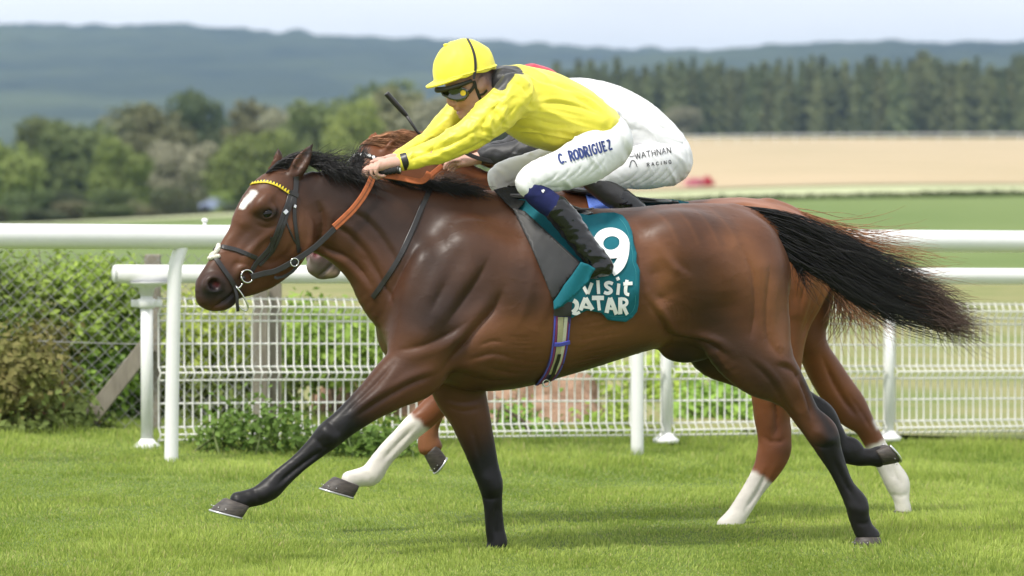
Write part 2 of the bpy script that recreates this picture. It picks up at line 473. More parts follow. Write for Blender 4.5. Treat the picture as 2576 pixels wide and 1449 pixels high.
TL = [ # vx, top, base, distance, width, material, name, label
 (30, 345, 566, 390, 190, 3, 'round bright green tree at the end of the wood, above the white rail'),
 (128, 288, 566, 430, 170, 0, 'mid green tree with a tall pointed crown beside the bright tree'),
 (215, 300, 566, 410, 190, 0, 'broad green tree with a level top in the wood'),
 (300, 345, 566, 380, 170, 3, 'yellow green tree standing in front of the taller wood'),
 (330, 240, 560, 470, 210, 1, 'tall olive tree rising behind the yellow green tree'),
 (420, 262, 560, 440, 170, 1, 'olive brown tree left of the dark tree'),
 (500, 220, 560, 500, 150, 2, 'tallest dark green tree of the wood'),
 (450, 350, 560, 400, 150, 4, 'grey green tree with thin foliage before the dark tree'),
 (530, 330, 545, 410, 130, 2, 'dark green tree beside the round light tree'),
 (622, 312, 556, 385, 180, 3, 'round light green tree standing alone by the meadow'),
 (655, 245, 540, 480, 190, 1, 'olive tree behind the round light tree'),
 (735, 262, 540, 460, 150, 4, 'grey leafless looking tree behind the horse ears'),
 (800, 240, 540, 440, 170, 0, 'green tree behind the bay horse mane'),
 (880, 250, 540, 430, 170, 3, 'light green tree behind the raised whip'),
 (945, 182, 520, 560, 180, 0, 'tall rounded tree topping the wood behind the raised whip'),
 (1030, 215, 520, 520, 190, 1, 'olive tree behind the yellow cap'),
 (1120, 230, 520, 500, 190, 4, 'grey green tree behind the yellow sleeve'),
 (1220, 240, 500, 520, 190, 1, 'olive tree hidden behind the leading jockey'),
 (1330, 230, 480, 560, 190, 0, 'green tree behind the leading jockey back'),
 (1430, 215, 450, 620, 180, 2, 'dark tree between the two jockeys'),
 (-70, 330, 570, 400, 190, 0, 'green tree outside the edge of the wood'),
]
for k, (vx, tp, bs, d, w, mi, lab) in enumerate(TL):
    plant_tree('broadleaf_tree', vx, tp, bs, d, w * 1.22, 'b', LEAF[mi], lab, var=k)
for k, (vx, tp, bs, d, w, mi, lab) in enumerate([
 (415, 470, 566, 350, 90, 2, 'low dark bush at the foot of the wood'),
 (595, 505, 570, 340, 70, 2, 'small dark bush on the tan bank'),
 (60, 470, 570, 350, 160, 0, 'wide low bush below the bright green tree'),
 (180, 480, 572, 350, 150, 2, 'dark low thicket in front of the green trees'),
 (285, 470, 572, 350, 140, 0, 'mid green bush in front of the yellow green tree'),
 (560, 480, 560, 372, 60, 3, 'small yellow bush at the meadow edge'),
 (350, 505, 570, 345, 90, 1, 'olive scrub beside the low dark bush')]):
    plant_tree('bush', vx, tp, bs, d, w, 'b', LEAF[mi], lab, 'bush', var=k + 2)
for k in range(7):
    plant_tree('broadleaf_tree', -170 - 105 * k, 285 + 28 * (k % 3), 568, 400 + 18 * (k % 4), 235, 'b', LEAF[(0, 1, 3, 2, 0, 4, 1)[k]], 'tree of the wood running on past the end of the white rail', group='trees past the rail end', var=k + 1)
for k, mk in enumerate(['bright tree at the wood end', 'pointed green tree', 'broad level tree', 'yellow green tree', 'olive trees', 'grey green tree']):
    plant_tree('bush', -40 + 78 * k, 506 + 9 * (k % 3), 572, 300 + 6 * (k % 2), 150, 'b', LEAF[(1, 0, 2, 1, 0, 1)[k]], 'low scrub along the course edge below the ' + mk, 'bush', var=k + 3)
under = [('dark', 2), ('olive', 1), ('mid green', 0), ('grey green', 4)]
marks = ['under the round bright tree at the wood end', 'under the pointed tree', 'under the broad level tree', 'behind the yellow green tree', 'below the tall olive tree', 'beside the low dark bush', 'below the tallest dark tree', 'left of the round light tree',
         'below the round light tree', 'beyond the bay horse ears', 'beyond the bay horse mane', 'below the light tree by the whip', 'beyond the chestnut horse ears', 'beyond the yellow sleeve', 'beyond the yellow cap']
for k, mk in enumerate(marks):
    cn, mi = under[(k * 7 + k // 3) % 4]
    plant_tree('bush', -30 + 80 * k, 425 + 22 * ((k * 5) % 4), 562, 425 + 14 * (k % 3), 175, 'b', LEAF[mi], cn + ' undergrowth ' + mk, 'bush', var=k)
r_ = np.random.default_rng(5)
k = 0
for row, (d, step, y0) in enumerate(((880, 26, 362), (930, 30, 356), (1000, 34, 350))):
    vx = 1400.0
    while vx < 2680:
        tp = 183 - 10 * row + r_.normal() * 11 - 12 * sstep(1900, 2400, vx)
        if r_.random() < 0.10: tp -= 22
        plant_tree('conifer', vx, tp, y0 - 0.012 * max(0, vx - 1740), d + r_.uniform(-12, 12), r_.uniform(48, 86), 'c', M_con,
                   'tall dark green conifer in the plantation above the dry field', group='conifers of the plantation', var=k)
        vx += step * r_.uniform(0.75, 1.25); k += 1
plant_tree('broadleaf_tree', 1712, 268, 366, 840, 120, 'b', LEAF[4], 'brownish broadleaf tree in front of the conifers', var=1)
plant_tree('bush', 1665, 330, 372, 830, 70, 'b', LEAF[1], 'olive bush beside the brownish tree below the conifers', 'bush', var=3)

# hedge line and far rails on the right
M_white = mat('white_plastic', (0.78, 0.78, 0.775), 0.36, 0.5, var=0.05, vscale=2.2, bump=0.05, bscale=18, detail=9)
def hedge_line(P0, P1, h, w, n, m, label):
    r = np.random.default_rng(int(P0[1]))
    t = r.uniform(0, 1, n); P = np.array(P0)[None] * (1 - t[:, None]) + np.array(P1)[None] * t[:, None]
    P = np.column_stack([P + r.normal(size=(n, 2)) * w * 0.4, np.zeros(n)])
    hh = h * (0.75 + 0.4 * vnoise(P, 0.25))
    P[:, 2] = terrain(P[:, 0], P[:, 1]) + hh * r.uniform(0, 1, n)
    N = r.normal(size=(n, 3)); N[:, 2] = np.abs(N[:, 2]); N /= np.linalg.norm(N, axis=1)[:, None]
    V, F = leaf_quads(P, N, 0.16, r)
    o = obj('hedge', mesh_np('hedge', V, F, False), m)
    return tag(o, label, 'hedge')
hedge_line((-8, 138), (48, 133), 0.17, 0.8, 9000, LEAF[2], 'thin dark hedge line along the far side of the pasture')
def far_rail(pts, h, r, label, step):
    root = empty('distant_rail', (pts[0][0], pts[0][1], float(terrain(*pts[0]))), label, 'rail')
    P = [(x, y, float(terrain(x, y)) + h) for x, y in pts]
    P = cat(P, 6)
    MB().tube(P, r, 8).build('rail', M_white, root)
    for p in P[::step]:
        MB().tube([(p[0], p[1], p[2] - h - 0.3), (p[0], p[1], p[2])], r * 0.7, 6).build('post', M_white, root)
    return root
def gpt(vx, d): return ((vx - 1288) / FOC * d, d - 18)
far_rail([gpt(1700, 640), gpt(2000, 690), gpt(2300, 720), gpt(2700, 740)], 1.25, 0.10, 'thin white running rail along the top of the dry field', 1)
# a pink clump and a small car, both far out of focus
pk = empty('flower_clump', (*gpt(1765, 205), float(terrain(*gpt(1765, 205)))), 'small blurred clump of pink and red flowers in the dry field', 'flowers')
for nm, cc, dx, w, n in (('pink_blooms', (0.62, 0.22, 0.30), -0.28, 0.55, 260), ('red_blooms', (0.45, 0.03, 0.06), 0.28, 0.24, 220)):
    r = np.random.default_rng(n)
    P = r.normal(size=(n, 3)) * np.array([w * 0.45, 0.25, 0.12]) + np.array(pk.location) + np.array([dx, 0, 0.32])
    N = r.normal(size=(n, 3)); N /= np.linalg.norm(N, axis=1)[:, None]
    V, F = leaf_quads(P, N, 0.09, r)
    tag(obj(nm, mesh_np(nm, V, F, False), mat(nm, cc, 0.7, var=0.2), pk), kind='stuff')
st_ = MB()
for q in range(14): st_.tube([(pk.location[0] - 0.6 + q * 0.09, pk.location[1], pk.location[2] - 0.05), (pk.location[0] - 0.6 + q * 0.09, pk.location[1], pk.location[2] + 0.32)], 0.012, 5)
tag(st_.build('stem', LEAF[0], pk), kind='stuff')
cx, cy = gpt(540, 372); cz = float(terrain(cx, cy))
car = empty('parked_car', (cx, cy, cz), 'small pale blue car parked by the tan bank, far out of focus', 'car')
M_car = mat('car_paint', (0.28, 0.33, 0.52), 0.3, 0.5, coat=0.5); M_glass = mat('car_glass', (0.30, 0.33, 0.42), 0.1, 0.6); M_tyre = mat('tyre', (0.02, 0.02, 0.02), 0.8)
b = MB(); prof = [(-1.25, .35), (-1.27, .75), (-.75, .86), (-.35, 1.22), (.5, 1.24), (1.0, .88), (1.25, .8), (1.27, .35)]
V = [(cx + x, cy + s * .7, cz + z + .5) for s in (-1, 1) for x, z in prof]; n = len(prof)
b.add(V, [[i, (i + 1) % n, n + (i + 1) % n, n + i] for i in range(n)], [[0, i + 1, i] for i in range(1, n - 1)] + [[n, n + i, n + i + 1] for i in range(1, n - 1)])
b.build('body', M_car, car, smooth=False)
MB().box((cx, cy - .71, cz + 1.52), (.55, .012, .12)).build('side_window', M_glass, car, smooth=False)
for x in (-.8, .8):
    for s in (-1, 1):
        MB().tube([(cx + x, cy + s * .62, cz + .86), (cx + x, cy + s * .74, cz + .86)], .3, 16).build('wheel', M_tyre, car)

# ------------------------------------------------------------------ rails and fence
def s_front(vx): return 492.0 - 0.0281 * vx
def s_rear(vx): return 469.0 - 0.0228 * vx
def pf(vx, vy, off=0): return at_depth(vx, vy, FOC / s_front(vx) + off)
def pr(vx, vy, off=0): return at_depth(vx, vy, FOC / s_rear(vx) + off)
rail = empty('running_rail', pf(430, 1168), 'thick white plastic running rail on a cranked post beside the turf', 'rail')
R_F = 0.0645
P = [pf(-260, 592.5), pf(0, 594), pf(1288, 601), pf(2576, 608), pf(2900, 609.8)]
MB().tube(P, R_F, 28).build('top_rail', M_white, rail)
for vx, base, top in ((430, 1176, 632), (1603, 1130, 638), (3100, 1080, 645), (-700, 1210, 625)):
    b0 = pf(vx, base); s = FOC / (b0[1] + 18)
    h = 1.65 - (601 - 370) / s - b0[2]
    xr = np.array(pf(vx + 90, base)) - b0; xr[2] = 0; xr /= np.linalg.norm(xr)
    bk = np.array([-xr[1], xr[0], 0])
    zz = [-.06, 0.3 * h, .6 * h, .85 * h, .93 * h, h]
    ox = [0, .008, .016, .026, .05, .085] if vx == 430 else [0, 0, 0, 0.0, 0.0, 0.0]
    pp = [b0 + np.array([0, 0, z]) + xr * o for z, o in zip(zz, ox)]
    MB().tube(cat(pp, 5), 0.0365, 18).build('post', M_white, rail)
kb = pf(515, 567)
k_ = MB(); k_.tube([kb - [0, 0, .02], kb + [0, 0, .022]], [.010, .010], 12); k_.ellip(kb + [0, 0, .026], (.017, .017, .013)); k_.build('knob', M_white, rail)

fence = empty('mesh_fence', pr(370, 1132), 'white welded mesh fence with a tubular top rail behind the running rail', 'fence')
R_R = 0.0505
P = [pr(290, 689), pr(1200, 691.5), pr(2576, 696), pr(2900, 697)]
tr_ = MB().tube(P, R_R, 26)
tr_.ellip(P[0], (R_R * .25, R_R * .99, R_R * .99), nu=20); tr_.build('top_rail', M_white, fence)
PANEL_X = []
for vx, base in ((370, 1126), (1062, 1120), (1675, 1110), (2235, 1104), (2790, 1095)):
    b0 = pr(vx, base); top = pr(vx, 689 + (vx - 290) * 0.003)[2] - R_R + .004
    p_ = fence_post = MB().tube([(b0[0], b0[1], b0[2] - .02), (b0[0], b0[1], top)], 0.0335, 18).build('post', M_white, fence)
    f_ = MB().tube([(b0[0], b0[1], b0[2] - .01), (b0[0], b0[1], b0[2] + .012), (b0[0], b0[1], b0[2] + .03), (b0[0], b0[1], b0[2] + .05)], [.075, .078, .05, .034], 22)
    f_.build('base_plate', M_white, p_)
    zc = top
    MB().tube([(b0[0], b0[1], zc - .075), (b0[0], b0[1], zc - .03), (b0[0], b0[1], zc - .012), (b0[0], b0[1], zc + .004)], [.035, .045, .10, .125], 22).build('saddle_bracket', M_white, p_)
    zb = pr(vx, 763)[2]
    MB().tube([(b0[0], b0[1], zb - .026), (b0[0], b0[1], zb - .02), (b0[0], b0[1], zb + .02), (b0[0], b0[1], zb + .026)], [.04, .05, .05, .04], 22).build('collar', M_white, p_)
    lug = MB(); lug.box((b0[0], b0[1], zb), (.085, .014, .02)); lug.build('lug', M_white, p_, bevel=.006)
M_wire = mat('white_wire', (0.74, 0.73, 0.69), 0.5, 0.4, var=0.12, vscale=9)
# mesh panels: horizontal rows with V-shaped folds, one object for each wire
ROWS = [751, 770.5, 790, 807, 865, 923.6, 938, 957.6, 1016, 1075.7, 1093.7, 1108]
FOLD = {770.5: 1, 938: 1, 1093.7: 1}
def row_at(v0, vx):                # rows drop off with distance as the fence recedes
    s0, s1 = s_rear(400), s_rear(vx)
    z = 1.65 - (v0 - 370) / s0
    drop = (pr(vx, 1112 - (vx - 400) * 0.0105)[2] - pr(400, 1112)[2])
    return z + drop
def panel(x0, x1):
    A, B = pr(x0, 900), pr(x1, 900)
    dirx = np.array([B[0] - A[0], B[1] - A[1], 0]); L = np.linalg.norm(dirx); dirx /= L
    nrm = np.array([dirx[1], -dirx[0], 0])
    if nrm[1] > 0: nrm = -nrm
    root = empty('wire_panel', (A[0], A[1], row_at(1108, x0))); root.parent = fence; root.matrix_parent_inverse = parent_world(fence).inverted()
    for r0 in ROWS:
        zA, zB = row_at(r0, x0), row_at(r0, x1)
        o = nrm * (0.030 if r0 in FOLD else 0.0)
        a = np.array([A[0], A[1], zA]) + o; b = np.array([B[0], B[1], zB]) + o
        mid = (a + b) / 2 + np.array([0, 0, 0.002])
        MB().tube([a, mid, b], 0.0062, 6).build('horizontal_wire', M_wire, root)
    n = int(L / 0.0515)
    zs = [row_at(r0, x0) for r0 in ROWS]
    prof = []
    for r0, z in zip(ROWS, zs): prof.append(nrm * ((0.030 if r0 in FOLD else 0.0) + 0.0085) + np.array([0, 0, z - zs[-1]]))
    prof[0] = prof[0] + np.array([0, 0, .012]); prof[-1] = prof[-1] - np.array([0, 0, .012])
    m0 = MB().tube(prof, 0.0050, 6); F = [np.concatenate(m0.Q), np.concatenate(m0.T)]
    me = mesh_np('vertical_wire', np.concatenate(m0.V), F); me.materials.append(M_wire)
    for i in range(n + 1):
        q = i / n
        p = A * (1 - q) + B * q
        o = bpy.data.objects.new('vertical_wire', me)
        o.location = (p[0], p[1], row_at(1108, x0) * (1 - q) + row_at(1108, x1) * q)
        link(o, root)
for x0, x1 in ((397, 1046), (1078, 1661), (1690, 2222), (2250, 2776)):
    panel(x0, x1)

# chain link fence with timber posts and strut, left
M_galv = mat('galvanised', (0.30, 0.30, 0.29), 0.5, 0.5, metal=0.5, var=0.2, vscale=20)
M_timber = mat('old_timber', (0.17, 0.15, 0.12), 0.9, 0.2, col2=(0.30, 0.27, 0.22), vscale=14, bump=0.5, bscale=40, stretch=(1, 1, 0.2))
CLD = 25.6
def pc(vx, vy, d=CLD): return at_depth(vx, vy, d)
cl = empty('chain_link_fence', pc(350, 1130), 'sagging grey chain link fence with an old timber strut behind the rail end', 'fence')
net = MB()
x_l, x_r = pc(-60, 800)[0], pc(660, 800)[0]; z_t, z_b = pc(0, 622)[2], pc(0, 1122)[2]
pitch = 0.078
def netpt(x, z): 
    return (x, CLD - 18 + 0.03 * math.sin(x * 2.3) * math.sin(z * 3), z - 0.04 * math.sin((x - x_l) * 1.3))
w_ = x_r - x_l; hgt = z_t - z_b
for sgn in (1, -1):
    c0 = -hgt if sgn > 0 else 0.0
    off = c0
    while off < w_ + (0 if sgn > 0 else hgt):
        pts = []
        for q in np.linspace(0, hgt, 12):
            x = off + q if sgn > 0 else off - q
            if 0 <= x <= w_: pts.append(netpt(x_l + x, z_b + q))
        if len(pts) > 1: net.tube(pts, 0.0018, 4, cap=False)
        off += pitch
net.build('netting', M_galv, cl)
for v in (850, 1074): MB().tube([netpt(x_l + q * w_, pc(0, v)[2]) for q in np.linspace(0, 1, 10)], 0.0032, 5).build('line_wire', M_galv, cl)
def timber(pts, w, name, tilt=None):
    P0, P1 = np.array(pts[0]), np.array(pts[1]); d = P1 - P0; L = np.linalg.norm(d); d /= L
    y = np.array([0, 1.0, 0]); x = np.cross(y, d); x /= np.linalg.norm(x); y = np.cross(d, x)
    return MB().box((P0 + P1) / 2, (w / 2, w / 2, L / 2), np.stack([x, y, d], 1)).build(name, M_timber, cl, smooth=False, bevel=.006)
timber((pc(178, 1115), pc(372, 868)), 0.098, 'strut')
timber((pc(655, 1120, 25.75), pc(655, 715, 25.75)), 0.085, 'post')
timber((pc(692, 1120, 25.85), pc(692, 700, 25.85)), 0.075, 'post')
timber((pc(384, 1120, 25.7), pc(384, 640, 25.7)), 0.09, 'post')
for vx in (-60,): timber((pc(vx, 1120), pc(vx, 620)), 0.09, 'post')

# ------------------------------------------------------------------ scrub behind and below the fence
def scrub(name, blobs, n, size, m, label, cat_='bush', stems=8, seed=0, stem_m=None):
    """blobs: (vx, vy, depth, rx_px, rz_px, ry_m)"""
    r = np.random.default_rng(seed)
    lobes = []
    for vx, vy, d, rx, rz, ry in blobs:
        c = at_depth(vx, vy, d); s = FOC / d
        lobes.append((*c, rx / s, ry, rz / s))
    L = np.array(lobes); base = np.array([L[:, 0].mean(), L[:, 1].mean(), 0.0]); base[2] = float(terrain(base[0], base[1]))
    root = empty(name, base, label, cat_)
    P, N = crown_points(lobes, n, r)
    P += (0.03 + 0.07 * r.uniform(0, 1, (n, 1)) ** 3) * r.normal(size=P.shape)
    g = terrain(P[:, 0], P[:, 1]); P[:, 2] = np.maximum(P[:, 2], g + 0.01)
    V, F = leaf_quads(P, N, size, r)
    tag(obj('foliage', mesh_np('foliage', V, F, False), m, root), kind='stuff')
    st = MB()
    for k in range(stems):
        q = lobes[k % len(lobes)]
        e = np.array(q[:3]) + r.normal(size=3) * np.array(q[3:6]) * 0.55
        b = np.array([e[0] + r.normal() * .12, q[1] + r.normal() * .1, 0]); b[2] = float(terrain(b[0], b[1])) - .02
        st.tube(cat([b, (b + e) / 2 + r.normal(size=3) * .05, e], 4), np.linspace(.008, .002, 9), 5)
    tag(st.build('stem', stem_m or M_bark, root), kind='stuff')
    return root
SL = [leafmat('bramble_green', (0.156, 0.265, 0.047), (0.312, 0.452, 0.086), vs=3), leafmat('bramble_yellow', (0.228, 0.323, 0.047), (0.417, 0.497, 0.094), vs=3),
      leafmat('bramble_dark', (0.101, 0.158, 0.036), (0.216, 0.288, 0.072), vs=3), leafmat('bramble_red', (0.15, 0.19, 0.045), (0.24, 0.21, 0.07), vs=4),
      leafmat('nettle', (0.088, 0.176, 0.033), (0.187, 0.297, 0.066), vs=5)]
scrub('hedge_bush', [(20, 860, 26.4, 120, 200, .5), (-60, 820, 26.2, 100, 230, .5), (90, 760, 26.5, 80, 110, .4)], 5200, .030, SL[0], 'leafy green hedge at the end of the chain link fence', 'hedge', 14, 1)
scrub('hedge_bush', [(30, 960, 25.3, 110, 120, .35), (110, 940, 25.9, 70, 130, .35), (-30, 1040, 25.3, 110, 80, .3)], 5200, .026, SL[3], 'reddish green overgrown hedge with dry tips below the leafy hedge', 'hedge', 20, 2, mat('red_twig', (0.20, 0.09, 0.05), 0.8))
scrub('hedge_bush', [(-200, 860, 26.3, 110, 200, .45), (-330, 880, 26.3, 110, 190, .45)], 3600, .032, SL[0], 'green hedge running on past the chain link fence', 'hedge', 8, 21)
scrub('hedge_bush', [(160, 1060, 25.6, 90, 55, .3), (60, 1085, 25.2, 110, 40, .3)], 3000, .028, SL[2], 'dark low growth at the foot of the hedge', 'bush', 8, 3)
scrub('bramble', [(210, 720, 26.6, 90, 60, .4), (300, 740, 26.7, 80, 60, .4), (250, 820, 26.6, 110, 80, .4)], 4200, .028, SL[1], 'yellow green bramble growing through the top of the chain link', 'bush', 10, 4)
scrub('bramble', [(310, 900, 26.7, 80, 90, .35), (240, 960, 26.6, 70, 90, .35)], 2600, .030, SL[0], 'green bramble behind the timber strut', 'bush', 8, 5)
scrub('bramble', [(290, 1060, 26.8, 110, 60, .3), (330, 1010, 27.0, 70, 90, .3)], 1700, .026, SL[2], 'dark undergrowth below the timber strut', 'bush', 10, 6)
scrub('bramble', [(520, 820, 27.0, 90, 80, .4), (460, 900, 27.0, 80, 110, .4), (560, 900, 27.2, 90, 90, .4)], 4300, .028, SL[1], 'yellow green bramble behind the first mesh panel', 'bush', 8, 7)
scrub('bramble', [(760, 860, 27.2, 80, 100, .4), (850, 880, 27.3, 90, 90, .4), (940, 870, 27.4, 60, 80, .4)], 3800, .028, SL[0], 'green bramble between the old posts and the bay horse', 'bush', 8, 8)
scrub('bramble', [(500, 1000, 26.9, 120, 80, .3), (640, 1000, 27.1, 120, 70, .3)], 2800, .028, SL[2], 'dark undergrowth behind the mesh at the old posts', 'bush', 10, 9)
scrub('nettle_clump', [(600, 1092, 23.95, 90, 40, .16), (660, 1068, 23.95, 36, 60, .14), (720, 1078, 23.95, 54, 50, .14), (790, 1095, 23.9, 60, 34, .12), (540, 1095, 23.9, 50, 36, .10), (580, 1060, 24.0, 22, 42, .1)], 1350, .021, SL[4], 'nettles growing up through the foot of the mesh fence', 'weeds', 26, 10, LEAF[0])
scrub('nettle_clump', [(900, 1110, 23.9, 60, 24, .1), (985, 1108, 23.95, 60, 20, .1)], 700, .024, SL[4], 'small weeds beside the white forefoot of the chestnut horse', 'weeds', 8, 11, LEAF[0])
scrub('weed_clump', [(1330, 1090, 26.2, 60, 36, .15), (1290, 1060, 26.2, 30, 50, .12)], 500, .026, SL[0], 'weeds with a dry stalk before the soil heaps', 'weeds', 8, 12)
scrub('weed_clump', [(1500, 1088, 26.4, 50, 40, .15), (1560, 1050, 26.9, 40, 60, .15)], 800, .026, SL[1], 'bright weeds left of the twin white posts', 'weeds', 6, 13)
scrub('weed_clump', [(1800, 1010, 28.5, 80, 60, .3), (1870, 1040, 28.3, 70, 50, .3), (1730, 1040, 28.3, 60, 50, .3)], 1500, .030, SL[0], 'green weeds behind the mesh under the bay horse belly', 'weeds', 8, 14)
scrub('weed_clump', [(1480, 930, 30.5, 60, 30, .3), (1640, 950, 30.5, 60, 50, .3), (1700, 980, 30, 60, 40, .3)], 1300, .032, SL[1], 'yellow weeds behind the soil heaps', 'weeds', 8, 15)
M_soil = mat('soil', (0.20, 0.125, 0.08), 0.95, 0.1, col2=(0.36, 0.235, 0.16), vscale=5, bump=1.0, bscale=14, bdist=0.05)
for k, (vx, vy, d, rx, rz, lab) in enumerate([
  (1130, 1000, 27.6, 130, 75, 'long brown soil heap behind the forelegs'),
  (1390, 1060, 27.3, 90, 60, 'rounded reddish soil heap at the foot of the mesh'),
  (1330, 940, 29.2, 140, 55, 'pale brown soil bank behind the rounded heap'),
  (1440, 1000, 28.2, 80, 60, 'crumbling soil heap beside the weeds'),
  (880, 1000, 28.0, 90, 60, 'low soil heap behind the bramble')]):
    r = np.random.default_rng(40 + k)
    c = at_depth(vx, vy, d); s = FOC / d
    gz = float(terrain(c[0], c[1]))
    nu, nv = 30, 12
    V = []; 
    for i in range(nv + 1):
        for j in range(nu):
            q = i / nv; a = j / nu * 6.2832
            V.append((c[0] + math.cos(a) * (1 - q) * rx / s * 1.3, c[1] + math.sin(a) * (1 - q) * .5, gz - .02 + (c[2] + rz / s - gz) * (1 - (1 - q) ** 2.2)))
    V = np.array(V); V += 0.05 * np.stack([fbm(V + 3, 7, 3), fbm(V + 9, 7, 3), fbm(V, 6, 3)], 1)
    Q = [[i * nu + j, i * nu + (j + 1) % nu, (i + 1) * nu + (j + 1) % nu, (i + 1) * nu + j] for i in range(nv) for j in range(nu)]
    tag(obj('soil_heap', mesh_np('soil_heap', V, np.array(Q)), M_soil), lab, 'soil heap')
def deadstalk(vx0, vy0, vx1, vy1, d, lab):
    a, b = at_depth(vx0, vy0, d), at_depth(vx1, vy1, d)
    t = MB().tube(cat([a, (a + b) / 2 + [.02, 0, .03], b], 5), np.linspace(.016, .009, 11), 7)
    tag(t.build('dead_branch', M_bark), lab, 'branch')
deadstalk(1345, 1118, 1270, 1030, 26.0, 'dead grey branch leaning in the mesh beside the foreleg')

# ------------------------------------------------------------------ haze
HZ = MB().box((0, 0, 71), (7600, 7600, 91))
hz = HZ.build('haze', None, smooth=False)
tag(hz, 'thin blue summer haze over the valley', 'haze', kind='stuff')
mh = bpy.data.materials.new('haze'); mh.use_nodes = True
mh.node_tree.nodes.clear()
ho = mh.node_tree.nodes.new('ShaderNodeOutputMaterial'); hv = mh.node_tree.nodes.new('ShaderNodeVolumePrincipled')
hv.inputs['Density'].default_value = 0.000125
hv.inputs['Color'].default_value = (0.36, 0.52, 0.76, 1)
hv.inputs['Anisotropy'].default_value = 0.0
mh.node_tree.links.new(hv.outputs[0], ho.inputs['Volume'])
hz.data.materials.append(mh)
